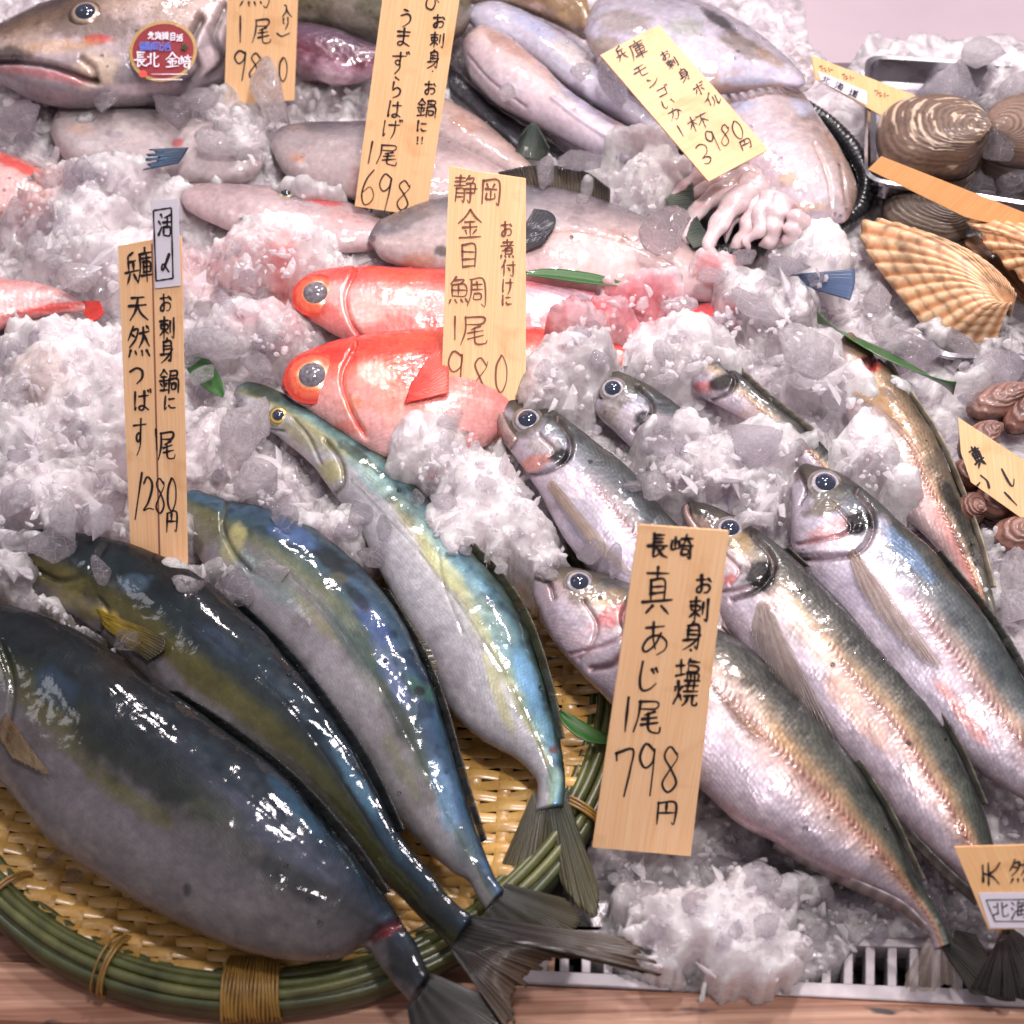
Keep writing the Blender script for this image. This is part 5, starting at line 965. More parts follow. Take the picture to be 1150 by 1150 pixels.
# ------------------------------------------------------------------ handwriting: pen strokes in a 10 x 10 box
G = {
'1': '5,0 4.7,10', '2': '1.5,2 4,.2 7.5,1.5 7.5,4 4.5,7.5 1,9.6 5,9 9,9.4', '3': '1,1 5,0 8.6,2 8,5 5,6.5 2.5,7.5;3,7 7,7.5 8.4,9 6,11 2,10',
'6': '6.4,0 3.5,3 2,7 4,10 7.4,9 8,6.6 5.6,5 2.6,6.6', '7': '1,2.2 1.2,3.8;1,2.4 8,1.4 7.2,5 5,10.5', '8': '7.6,1.8 4.6,.2 2.4,2.2 5.6,5 8,7.8 5,10 2.4,8.2 4.4,5.4 7.6,2.6 7.8,1.2',
'9': '7.4,1.4 4,.4 1.8,3 4,5 7,3.6 7.6,1 7.2,5 6.4,10.4', '0': '5,.3 2.4,3 2.2,7.6 5,9.8 7.8,7 8,3 5.6,.2 4.6,.5',
'円': '1.4,1.4 1.2,10;1.4,1.4 8.8,1 8.6,9.6 7.4,9;5,1.2 5,5;1.4,5.3 8.6,5',
'尾': '2,1 8.4,.8 8,3 2.4,3.2;2.2,1 2,5.5 .4,10;7.4,3.9 4,5;3.2,6.2 8.4,5.4;3,8 8.8,7;5.4,4.4 5.4,9 6.6,10 9.4,9.8 9.6,8.6',
'長': '3,0 3,5.4;3,.6 8,.4;3,2.2 7.4,2;3,3.8 7.4,3.6;.6,5.6 9.4,5.2;3.2,5.6 3,10 5,8.8;8,6.2 5,7.6;4.6,6 7,9 9.6,10',
'崎': '2,1.4 2,6;.4,3 .4,6.6 3.6,6;3.6,3 3.6,6.2;4.6,2 9.6,1.4;7,0 6,3.4 4.8,4.4;7,2 9,4;4.4,5 9.8,4.4;5,6.4 5,8.6 7.6,8.2 7.6,6.2 5,6.4;8.8,4.8 8.8,10 7.6,9.4',
'真': '1.6,1.4 8.4,1;5,-.4 5,2.6;3,2.8 3,7.4;3,2.8 7.4,2.6 7.4,7.2;3,4.2 7.2,4;3,5.6 7.2,5.4;.6,7.6 9.6,7;3.6,8.2 1.6,10;6.4,8 8.8,10',
'あ': '2,2 8,1.4;4.6,0 4.4,5 5.4,8.4;7,3.6 5.4,7 2.6,9.4 1.2,8 3,5.4 6.6,4.4 9,6 8.6,8.6 5.8,10',
'じ': '3,0 2.4,6 3.4,9.4 6,9 8.4,7;6.6,2.4 7.4,3.6;8,2 8.8,3.2', 'し': '3,0 2.4,6 3.4,9.4 6,9 8.4,7',
'お': '1.2,2.6 6.4,2;3.8,0 3.8,8.6 2,9.4 1.4,7.6 4,5.4 7.4,5 8.6,7 7.4,9.2 5.6,9.4;7.4,1.6 9.2,3.2',
'刺': '.4,2 5.6,1.4;3,0 3,10;1,3.6 1,5.6;1,3.6 5,3.4 5,5.4 1,5.4;3,6 .4,8.6;3,6 5.6,8;7,2 7,7;9.2,.4 9.2,9.6 8,9',
'身': '5,0 4,1.4;2.6,1.6 2.6,7;2.6,1.6 7.6,1.4 7.4,9.8 6.2,9;2.6,3.2 7.4,3;2.6,4.8 7.4,4.6;.8,7 7.4,6.2;8.6,4.6 5,8.2 1,10.6',
'・': '4.6,4.6 5.4,5.4', '!': '5,1 5,6;5,8.2 5.1,8.8',
'塩': '.4,3.4 3.6,3;2,.8 2,7.4;.2,8 3.8,7;5.6,0 4.4,2.4;5.4,1.4 9.4,1.2;5.2,3 8.6,3 8.4,5.2 5.2,5.4 5.2,3;4.8,6.4 4.8,9.4;4.8,6.4 9,6.2 9,9.4;6.2,6.4 6.2,9.2;7.6,6.3 7.6,9.2;3.8,9.8 9.8,9.4',
'焼': '1.8,.6 2,5 .4,9.6;.6,3 1,4.6;3.4,2.6 2.6,4.4;2.2,5.6 3.6,8;4.4,2 9.4,1.6;6,.4 5.6,4;8,.2 7.8,4;4,4.4 9.8,4;4.2,6 9.6,5.6;6,6 5.4,8.6 4,10;7.8,5.8 7.8,9.4 9.8,9.6 9.8,8.6',
'兵': '6.4,0 3,1.4;3,1.4 3,6;3,3.2 8,2.6;6.4,3 6.4,6;.6,6.4 9.6,6;3.6,7 1.4,10;6.4,7 9,10',
'庫': '5.2,-.4 5.2,1;1.6,1.4 9.4,1;1.8,1.4 1.6,6 .4,10;3.4,2.8 9,2.6;4,4 4,7;4,4 8.6,3.8 8.6,6.8;4,5.4 8.6,5.2;4,6.9 8.6,6.7;2.8,8.2 9.8,7.8;6.2,2 6.2,10',
'天': '2,1.4 8,1;1,4.4 9,4;5,1.4 4,6 1.2,9.8;5,4.6 6.6,7.6 9.6,9.8',
'然': '3,0 1.6,2.4 .4,4.6;2.4,1.4 4.8,1.2 3.6,4.4 .8,7;2,2.8 3.6,3.6;5.4,2.4 9.6,2;7.4,.4 7,4 5,7;7.4,3 9.6,6.6;8.6,.2 9.4,1;1.4,8 .4,10;3.6,8.2 3.8,9.6;6,8.2 6.6,9.6;8.4,8 9.6,9.8',
'つ': '1,2.6 5,1 8.6,2.6 8.2,6 4.6,9', 'ば': '2,.6 1.6,9.4 2.6,8;4,2.8 8.6,2.4;6.4,.6 6.4,8 5,9.4 3.8,8.4 5.6,7.2 8.6,9;8.4,0 8.8,1;9.6,-.2 10,.8',
'は': '2,.6 1.6,9.4 2.6,8;4,2.8 8.6,2.4;6.4,.6 6.4,8 5,9.4 3.8,8.4 5.6,7.2 8.6,9', 'す': '1,2 9,1.4;5.6,0 5.6,5.4 4,6.6 3,5 4.4,3.8 5.8,5.4 5.4,8 3.6,10.4',
'ず': '1,2.4 8,1.8;5,.4 5,5.4 3.6,6.4 2.8,5 4,4 5.2,5.4 5,8 3.2,10.4;8,0 8.4,1;9.2,-.2 9.6,.8', 'に': '1.8,.8 1.4,9.4 2.4,8;4.6,2.6 8.4,2.4;4.4,7 5.6,8.4 9,8.2',
'鍋': '2.4,0 .4,2.6;2.4,0 4.4,2;1.2,3.2 4,3;.6,4.8 4.4,4.6;2.4,3 2.4,8.6;1,6 1.6,7.4;3.8,6 3.2,7.2;.6,9.2 4.6,8.6;5.6,.6 9,.6 9,4;5.6,.6 5.6,4;6.6,2.4 9,2.4;5.2,4.2 5,10;5.2,4.2 9.6,4 9.6,9.8;6.4,6 8.4,6 8.2,8.2 6.4,8.2 6.4,6',
'活': '1.4,1 2.6,2;.6,3.8 1.8,4.6;.6,9.4 2.8,6;8.8,.6 4.6,1.8;3.4,4 9.8,3.6;6.6,1.4 6.6,6;4.4,6.2 4.4,9.8;4.4,6.2 8.8,6 8.6,9.4 4.4,9.4', '〆': '8.4,0 5.6,5 3,8.6 2,6.8 4,5 7.8,8.4 8.6,9',
'う': '3.6,.4 6.4,1.2;2,4 6,2.8 8,4.6 7,7.6 3.6,10.2', 'ま': '1.6,2 8.4,1.6;2,4.4 8,4;5,0 5,8 3.4,9.6 1.8,8.6 3.6,7.2 8.6,9.4', 'ら': '4,0 6.4,1.2;3,2.6 2.6,6.4 5.4,5 8,6.2 7.4,8.8 3.6,10.2',
'げ': '2,.8 1.6,9 2.6,7.4;4,3 8.8,2.6;6.8,.8 6.8,6 5.4,10;8.6,0 9,1;9.8,-.2 10.2,.8', 'け': '2,.8 1.6,9 2.6,7.4;4,3 9,2.6;6.8,.8 6.8,6 5.4,10', 'か': '1,3 7,2.4 6.6,7 5,9.4 4,8.4;4.4,.4 3.6,5 1.4,9.4;8,2.4 9.6,5', 'い': '1.6,1.6 1.8,7 3.4,9 4.4,7.4;7.6,2.4 9,6',
'静': '.6,1 4.6,.8;.4,2.4 4.8,2.2;2.6,0 2.6,4;.2,4 5,3.8;1,5 .8,10;1,5 4.4,5 4.4,9.8 3.4,9.4;1,6.6 4.2,6.5;1,8.2 4.2,8;6.4,0 5,2;6.2,1 8.4,.8 7.6,2.6;5.4,3 9,2.8 9,6.6;4.8,4.8 9.9,4.6;5.6,6.6 9,6.4;7.2,2.8 7.2,10 6,9.2',
'岡': '1,.8 .8,10;1,.8 9,.6 9.2,10 8.2,9.4;3.2,2 3.8,3.4;6.8,2 6,3.4;2.2,4 8,3.8;5,4.2 5,8;3,5.8 3,8.2 7.2,8 7.2,5.6',
'金': '5,-.2 3,2.4 .4,4.6;5,-.2 7,2.4 9.6,4.2;3,4.2 7,4;1.8,6 8.2,5.8;5,4.2 5,9.2;3,7 3.8,8.2;7.4,6.8 6.4,8;.8,9.6 9.4,9.2',
'目': '2,.4 2,10;2,.4 8.2,.4 8.2,9.8;2,3.4 8,3.3;2,6.4 8,6.3;2,9.5 8,9.3',
'鯛': '2,0 .6,2.4;1.8,1 4,1 3,2.4;.8,2.8 .8,6.6;.8,2.8 4.4,2.6 4.4,6.4 .8,6.6;.8,4.6 4.4,4.5;2.6,2.8 2.6,6.4;.4,8 .2,9.4;1.8,8 2,9.2;3.2,7.8 3.6,9;4.6,7.6 5.2,9;5.8,1 5.8,6 5,10;5.8,1 9.4,.8 9.6,10 8.6,9.4;6.6,2.8 8.8,2.7;7.6,1.8 7.6,4.2;6.4,4.4 9,4.3;6.8,5.8 8.6,5.7 8.6,7.6 6.8,7.8 6.8,5.8',
'煮': '2,1.6 7.6,1.2;4.8,0 4.8,3.4;.6,3.6 9.2,3.2;8.4,1.2 4,5 .8,6.4;3.6,4.8 3.6,8;3.6,4.8 7.6,4.6 7.6,7.8 3.6,8;3.6,6.4 7.4,6.2;.8,9 .4,10.2;3.4,9.2 3.8,10.2;6,9.2 6.6,10.2;8.6,9 9.4,10',
'付': '3,0 1.8,2.8 .4,4.6;2,3 2,10;4,3.2 9.8,2.8;8,.6 8,9.6 6.4,9;5.2,5 6.2,6.4',
'モ': '2,1.6 8.4,1.2;1,4.8 9.4,4.4;4.8,1.6 4.6,8 6,9.4 9,9', 'ン': '2,2 4,3.2;1.6,9 6,7 9,3', 'ゴ': '1.6,2.4 7.6,2;1.4,8.4 7.8,8.2;7.6,2 7.6,8.2;8.2,.2 8.8,1.2;9.6,0 10,1', 'イ': '8,.6 5,4 1.4,6;5.4,4 5.4,10', 'ボ': '1,3 9,2.6;5,.6 5,9.6 4,9;3,5 1.4,8;7,5 8.8,7.6;8.2,.2 8.8,1.2;9.6,0 10,1', 'ル': '3,1.4 3,6 1,9.6;6,.8 6,9 9.6,6',
'杯': '.4,3.4 4.4,3;2.4,.4 2.4,10;2.4,3.6 .6,7;2.6,4 4.2,6;4.8,2 9.8,1.6;7.6,1.8 6.4,5 4.6,7.4;7.2,4 7.2,10;7.8,4.6 9.6,6.8',
'入': '3.4,.8 5,2 4,6 1,9.6;4.8,3 6.4,7 9.4,9.4', 'り': '3,1 2.6,5 3.8,5.4;7,.4 7.2,5 5,10', '(': '8,0 5,3 5,7 8,10', ')': '1,6 4,9 9,6', 'ひ': '1,2 4,1.4 2.4,5 3,8.4 6,9 7.4,6 7,1.4 8.4,4 9.6,5',
'北': '3.4,.6 3.4,8;1,3 3.4,2.8;.4,8.4 4,6.6;6.2,.4 6.2,8.4 7,9.4 9.6,9.2 9.6,7.8;9.2,2.2 6.4,4', '海': '1.2,.8 2.4,2;.6,3.8 1.8,4.8;.6,9.6 2.8,6;5,0 3.6,2.6;4.6,1.4 9.4,1.2;4.6,3.2 4,8.4;4.6,3.2 8.8,3 8.4,9.8 7.4,9.2;3,5.6 9.8,5.4;4,8 9.2,7.8;6.4,3.4 6.2,5;6.3,6 6.2,7.6', '道': '1,.8 2.2,2;.4,4 2.4,3.8 1,7 2.4,8.4;.4,9.8 3,8.4 9.8,9.6;5,.2 5.6,1.4;8.4,0 7.6,1.2;3.8,1.8 9.6,1.6;6.6,1.8 6,3;4.6,3.2 4.6,8;4.6,3.2 8.6,3 8.6,7.8 4.6,8;4.6,4.8 8.6,4.7;4.6,6.4 8.6,6.3',
'm': '0,4 1.2,2 2,4.4 2.2,9;3,5 4.2,3.4;4,8 5.6,6;6.4,2 7.6,8;8.2,4 9.6,3.6',
'馬': '1,7 .4,9.6;3,7.4 3.2,9.4;5,7.4 5.4,9.2;7,7.2 7.4,8.6;2,1 8.6,.8;2,3.4 8.6,3.2;2,5.6 9.4,5.2 9,10 8,9.4',
}
def plane_hit(px, o, n):
    d = ray(px); return CAM+d*(((o-CAM)@n)/(d@n))
def tagplane(px, z, elev, yaw=0):
    """plane of a tag through the point under a photo measurement; elev = tilt of its face above level"""
    o = P(px[0], px[1], z); e, y = math.radians(elev), math.radians(yaw)
    return o, np.array([math.sin(y)*math.cos(e), -math.cos(y)*math.cos(e), math.sin(e)])
def slab(root, name, poly, o, n, material, th=.0014, tint=(1, 1, 1), lift=0.0, along=None, buckle=0.0):
    W = np.array([plane_hit(p, o, n) for p in poly])+n*lift
    if along is None: ax = W[-1]-W[0]
    else: ax = np.array(along)
    ax = ax/np.linalg.norm(ax); sx = np.cross(ax, n); c0 = W[0]
    k = len(poly)
    V = np.vstack([W, W-n*th]); F = [tuple(range(k)), tuple(range(2*k-1, k-1, -1))]+[(i, k+i, k+(i+1) % k, (i+1) % k)[::-1] for i in range(k)]
    uv = [((v-c0)@sx/.05, (v-c0)@ax/.05) for v in V]
    m = mesh(name, V, F, material, root, col=np.tile(np.array(tint, float), (2*k, 1)), uv=np.array(uv), smooth=False)
    bv = m.modifiers.new('soft_edge', 'BEVEL'); bv.width = .0003; bv.segments = 2
    return m
def write(root, o, n, glyphs, ink='ink', wpx=1.6, seed=0, lift=.0004, name='writing'):
    """glyphs: (char, cx, cy, w, h, rot_deg) measured on the photo, laid onto the tag's own plane as thin ribbons of ink"""
    r = np.random.default_rng(seed); V = []; F = []
    for ch, cx, cy, w, h, rot in glyphs:
        ca, sa = math.cos(math.radians(rot)), math.sin(math.radians(rot))
        for stt in G[ch].split(';'):
            pts = np.array([[float(a) for a in p.split(',')] for p in stt.split()])
            pts = pts+r.normal(0, .12, pts.shape)
            q = (pts-5)/10*np.array([w, h]); q = np.stack([q[:, 0]*ca-q[:, 1]*sa+cx, q[:, 0]*sa+q[:, 1]*ca+cy], -1)
            m_ = max(6, 5*len(q)); q = crom(q, m_)
            W = np.array([plane_hit(p, o, n) for p in q])+n*lift
            t = np.gradient(W, axis=0); t /= np.linalg.norm(t, axis=1)[:, None]+1e-12
            s_ = np.cross(n, t); sc = mpp(o[2], cy)
            u = np.linspace(0, 1, m_)
            wd = wpx*sc*.5*(1.15-.55*u**2)*(1+.18*np.sin(u*7+r.uniform(0, 6)))*r.uniform(.85, 1.15)
            b0 = len(V); V += list(W+s_*wd[:, None])+list(W-s_*wd[:, None])
            F += [(b0+i, b0+i+1, b0+m_+i+1, b0+m_+i) for i in range(m_-1)]
            for e_, sg in ((0, -1), (m_-1, 1)):      # round pen ends
                k0 = len(V); ang = np.linspace(-np.pi/2, np.pi/2, 6)
                V += [W[e_]+sg*t[e_]*wd[e_]*math.cos(a)+s_[e_]*wd[e_]*math.sin(a) for a in ang]; F.append(tuple(range(k0, k0+6)))
    return mesh(name, np.array(V), F, M[ink], root, smooth=False)
GT = 'handwritten wooden price tags stuck in the ice'
def price_tag(label, poly, base, z, elev, yaw=0, th=.0014, tint=(1, 1, 1)):
    o, n = tagplane(base, z, elev, yaw); loc = o.copy()
    r = empty('price_tag', loc, label, 'price tag', GT); slab(r, 'board', poly, o, n, M['tag'], th, tint)
    return r, o, n
# tallest tag in front
r, o, n = price_tag('tallest wooden price tag, before the largest horse mackerel, handwritten 798 yen', [(718, 590), (818, 597), (775, 961), (666, 951)], (720, 956), .022, 33, 4, tint=(1.1, 1.02, 1.0))
write(r, o, n, [('長', 739, 612, 23, 26, 2), ('崎', 766, 613, 25, 26, 4), ('真', 738, 663, 35, 52, 2), ('あ', 735, 716, 33, 36, 3), ('じ', 727, 760, 30, 34, 4), ('1', 704, 802, 6, 38, 6), ('尾', 727, 803, 32, 38, 3),
                ('7', 702, 862, 26, 58, 3), ('9', 727, 862, 28, 58, 3), ('8', 752, 864, 28, 52, 4), ('円', 748, 912, 26, 28, 3),
                ('お', 790, 656, 20, 20, 4), ('刺', 785, 684, 22, 26, 4), ('身', 778, 713, 24, 30, 4), ('・', 776, 730, 10, 10, 0), ('塩', 773, 752, 28, 25, 5), ('焼', 770, 778, 28, 28, 5)], wpx=2.6, seed=1)
# left tag with sticker
r, o, n = price_tag('creased wooden price tag at left with a framed white sticker on top, priced 1280 yen', [(133, 277), (171, 270), (203, 266), (210, 640), (183, 640), (148, 635)], (180, 620), .05, 33, -3, tint=(1.08, .98, .95))
write(r, o, n, [('兵', 148, 301, 16, 34, -4), ('庫', 163, 298, 17, 36, -2), ('天', 155, 345, 24, 30, -2), ('然', 156, 383, 26, 34, -2), ('つ', 154, 422, 17, 22, -4), ('ば', 159, 450, 22, 24, 0), ('す', 157, 490, 17, 40, 2), ('1', 176, 494, 4, 24, -2), ('尾', 187, 499, 20, 32, -2),
                ('1', 156, 556, 9, 52, 8), ('2', 167, 554, 14, 40, 0), ('8', 180, 556, 16, 40, 0), ('0', 193, 555, 15, 38, 0), ('円', 193, 585, 14, 24, 0),
                ('お', 186, 340, 16, 20, 0), ('刺', 188, 368, 17, 24, 0), ('身', 188, 393, 16, 26, 0), ('・', 190, 405, 6, 6, 0), ('鍋', 190, 428, 22, 26, 0), ('に', 191, 452, 16, 17, 0)], wpx=2.1, seed=2)
slab(r, 'crease', [(170, 274), (171.2, 274), (180.4, 636), (178.8, 636)], o, n, M['ink2'], .0002, lift=.00025)
stk = slab(r, 'sticker', [(171, 226), (200, 223), (203, 320), (175, 323)], o, n, M['paper'], .0004, lift=.0009)
write(stk, o, n, [('活', 186, 252, 15, 26, 2), ('〆', 186, 296, 13, 22, 0)], wpx=1.9, seed=3, lift=.0013)
def frame(parent, o, n, pts, lift, wpx=1.5, ink='ink', name='frame_line'):
    V = []; F = []
    q = [np.array(p, float) for p in pts]
    for a, b in zip(q, q[1:]+q[:1]):
        W = np.array([plane_hit(a+(b-a)*t, o, n) for t in np.linspace(0, 1, 9)])+n*lift
        t = W[-1]-W[0]; t /= np.linalg.norm(t); s_ = np.cross(n, t); wd = wpx*mpp(o[2], a[1])*.5*(1+.25*np.sin(np.arange(9)*1.7))
        b0 = len(V); V += list(W+s_*wd[:, None])+list(W-s_*wd[:, None]); F += [(b0+i, b0+i+1, b0+10+i, b0+9+i) for i in range(8)]
    return mesh(name, np.array(V), F, M[ink], parent, smooth=False)
frame(stk, o, n, [(173, 236), (193, 233), (195, 312), (176, 315)], .0013)
# alfonsino tag
r, o, n = price_tag('pale wooden price tag standing before the red alfonsinos, ink faded reddish, price 980', [(505, 187), (535, 193), (590, 201), (590, 480), (548, 500), (494, 500)], (545, 470), .05, 33, 0, tint=(1.18, 1.2, 1.16))
write(r, o, n, [('静', 523, 212, 26, 30, 3), ('岡', 551, 215, 22, 28, 3), ('金', 528, 252, 28, 32, 0), ('目', 526, 287, 22, 26, 0), ('鯛', 525, 327, 42, 32, 0), ('1', 511, 368, 4, 26, 0), ('尾', 532, 370, 32, 34, 0), ('9', 512, 418, 26, 52, 0), ('8', 538, 424, 24, 48, 8), ('0', 563, 420, 20, 44, 0),
                ('お', 569, 257, 15, 16, 0), ('煮', 570, 279, 16, 20, 0), ('付', 571, 301, 17, 18, 0), ('け', 570, 321, 16, 18, 0), ('に', 569, 337, 13, 13, 0)], 'ink2', 1.7, 4)
# filefish tag
r, o, n = price_tag('wooden price tag near the top centre for the filefish, written 698', [(434, -30), (520, -30), (478, 243), (399, 231)], (440, 236), .062, 33, 5, tint=(1.06, .98, .9))
write(r, o, n, [('ひ', 484, 2, 20, 20, 6), ('う', 456, 20, 18, 20, 6), ('ま', 453, 42, 20, 20, 6), ('ず', 449, 70, 22, 24, 6), ('ら', 445, 98, 16, 22, 6), ('は', 443, 123, 20, 20, 6), ('げ', 439, 145, 24, 22, 6), ('1', 416, 171, 5, 24, 10), ('尾', 435, 173, 24, 24, 6),
                ('6', 414, 210, 22, 40, 8), ('9', 432, 215, 22, 44, 8), ('8', 453, 219, 22, 34, 8), ('お', 493, 24, 15, 15, 5), ('刺', 491, 45, 16, 17, 5), ('身', 487, 66, 15, 20, 5), ('・', 486, 80, 5, 5, 0), ('お', 483, 99, 15, 15, 5), ('鍋', 479, 122, 22, 20, 5), ('に', 474, 142, 14, 13, 5), ('!', 469, 158, 8, 10, 5), ('!', 474, 158, 8, 10, 5)], 'ink', 1.7, 5)
# cod tag
r, o, n = price_tag('wooden price tag at the top edge beside the cod, priced 9800', [(257, -30), (335, -30), (330, 112), (252, 118)], (290, 110), .062, 33, 0, tint=(1, .92, .84))
write(r, o, n, [('馬', 286, -4, 34, 24, 0), ('1', 270, 33, 4, 30, 0), ('尾', 294, 34, 22, 28, 0), ('9', 270, 72, 20, 34, 4), ('8', 286, 74, 18, 30, 8), ('0', 301, 78, 14, 28, 0), ('0', 318, 78, 14, 28, 0), ('入', 322, 12, 13, 15, 0), ('り', 321, 26, 12, 14, 0), (')', 318, 36, 18, 12, 0)], 'ink', 1.6, 6)
# cuttlefish tag
r, o, n = price_tag('orange-toned wooden price tag lying askew on the cuttlefish, priced 3980 yen', [(740, 28), (862, 168), (796, 203), (675, 62)], (800, 200), .093, 62, 12, tint=(.95, .79, .74))
write(r, o, n, [('兵', 697, 60, 14, 16, -28), ('庫', 716, 56, 20, 20, -24), ('モ', 719, 80, 18, 14, -28), ('ン', 733, 92, 16, 12, -20), ('ゴ', 744, 103, 15, 12, -24), ('い', 750, 116, 18, 12, -20), ('か', 758, 128, 18, 14, -20), ('1', 764, 147, 4, 14, -30), ('杯', 784, 137, 24, 18, -24),
                ('3', 790, 172, 14, 22, -24), ('9', 800, 158, 15, 26, -30), ('8', 814, 152, 14, 24, 0), ('0', 828, 146, 16, 22, -24), ('円', 837, 162, 14, 12, -22),
                ('お', 747, 62, 12, 10, -30), ('刺', 755, 71, 13, 11, -30), ('身', 768, 84, 13, 14, -28), ('ボ', 785, 100, 14, 13, -28), ('イ', 795, 112, 12, 14, -24), ('ル', 804, 112, 12, 12, -24)], 'ink', 1.4, 7)
# clam tray tag
r, o, n = price_tag('small wooden tag with white paper strip, resting on the steel tray rim', [(912, 63), (1034, 110), (993, 131), (917, 88)], (980, 125), .07, 45, 20, tint=(1, .95, .84))
write(r, o, n, [('m', 928, 78, 16, 8, 14), ('m', 952, 87, 14, 8, 18), ('m', 990, 106, 18, 8, 20)], 'ink2', 1.2, 8)
stk = slab(r, 'sticker', [(918, 80), (973, 103), (973, 118), (922, 92)], o, n, M['paper'], .0003, lift=.0006)
write(stk, o, n, [('北', 927, 90, 9, 8, 22), ('海', 942, 97, 10, 8, 22), ('道', 958, 105, 10, 8, 22)], 'ink', .9, 9, lift=.001)
r, o, n = price_tag('blank golden wooden tag seen from its back, lying across the trays above the scallops', [(990, 176), (1160, 243), (1160, 262), (1084, 243), (976, 190)], (1084, 243), .075, 40, -10, th=.003, tint=(.78, .56, .36))
r, o, n = price_tag('leaf-shaped wooden tag at the right edge over the small pink clams, with black brush marks', [(1077, 470), (1160, 524), (1160, 590), (1091, 541), (1080, 508)], (1120, 560), .062, 50, -10, tint=(1, .97, .9))
write(r, o, n, [('真', 1097, 513, 13, 24, -30), ('真', 1099, 512, 10, 20, -24), ('ン', 1104, 541, 16, 20, -80), ('し', 1133, 536, 12, 24, -30), ('1', 1135, 560, 4, 20, -44)], 'ink', 2.0, 10)
r, o, n = price_tag('wooden tag at the lower right edge with a framed white sticker along its bottom', [(1073, 952), (1170, 949), (1170, 1042), (1111, 1043)], (1130, 1040), .05, 45, -4, tint=(1, .88, .74))
write(r, o, n, [('天', 1112, 981, 30, 22, -88), ('然', 1146, 978, 26, 26, -4)], 'ink', 2.1, 11)
stk = slab(r, 'sticker', [(1099, 1003), (1170, 1002), (1170, 1041), (1112, 1041)], o, n, M['paper'], .0004, lift=.0006)
write(stk, o, n, [('北', 1123, 1021, 18, 17, -4), ('海', 1144, 1021, 20, 20, -4)], 'ink', 1.5, 12, lift=.001)
frame(stk, o, n, [(1107, 1010), (1180, 1009), (1180, 1034), (1117, 1034)], .001, 1.2)
# cod sticker
stk, c, n, a, b_, rr = disc_sticker([B_ for B_ in BODIES if B_.root == cod][0], 186, 63, 38)
write(stk, c, n, [('北', 170, 41, 7, 8, 0), ('海', 178, 41, 7, 8, 0), ('道', 186, 41, 7, 8, 0), ('目', 194, 42, 7, 8, 0), ('活', 202, 43, 7, 8, 0), ('長', 158, 67, 15, 16, 0), ('北', 172, 68, 14, 16, 0), ('金', 194, 68, 16, 16, 0), ('崎', 208, 70, 14, 16, 4)], 'paper', 1.5, 13, lift=.0008)
write(stk, c, n, [('鍋', 163, 53, 12, 10, 0), ('岡', 175, 53, 11, 9, 0), ('活', 187, 53, 11, 10, 0)], 'blue', 1.6, 14, lift=.001)
write(stk, c, n, [('1', 190, 84, 1.6, 40, 90), ('1', 188, 90, 1.4, 34, 90)], 'paper', 1.0, 15, lift=.0008)
def dot(cx, cy, rp, colm, nm, k=18, star=False):
    p0 = plane_hit((cx, cy), c, n)+n*.0012; q = []
    for j in range(k):
        g = 2*math.pi*j/k; r2 = rp*mpp(c[2], cy)*(.45 if star and j % 2 else 1)
        q.append(p0+r2*(math.cos(g)*a+math.sin(g)*b_))
    mesh(nm, np.array(q), [tuple(range(k))[::-1]], colm, stk, smooth=False)
dot(161, 84, 4.5, M['reddot'], 'seal_dot'); dot(207, 54, 5.5, M['leaf'], 'leaf_mark', 10, True)
# ================================================================= ice bed (one mass)
DX = .0015
gx = np.arange(-.43, .43, DX); gy = np.arange(-.30, .60, DX)
X, Y = np.meshgrid(gx, gy, indexing='ij')
XY0 = np.stack([X, Y, np.zeros_like(X)+.03], -1)
Q = proj(XY0)
base = .034+.012*sm(Y, .05, .35)
base = base-.018*sm(-Y, .10, .20)
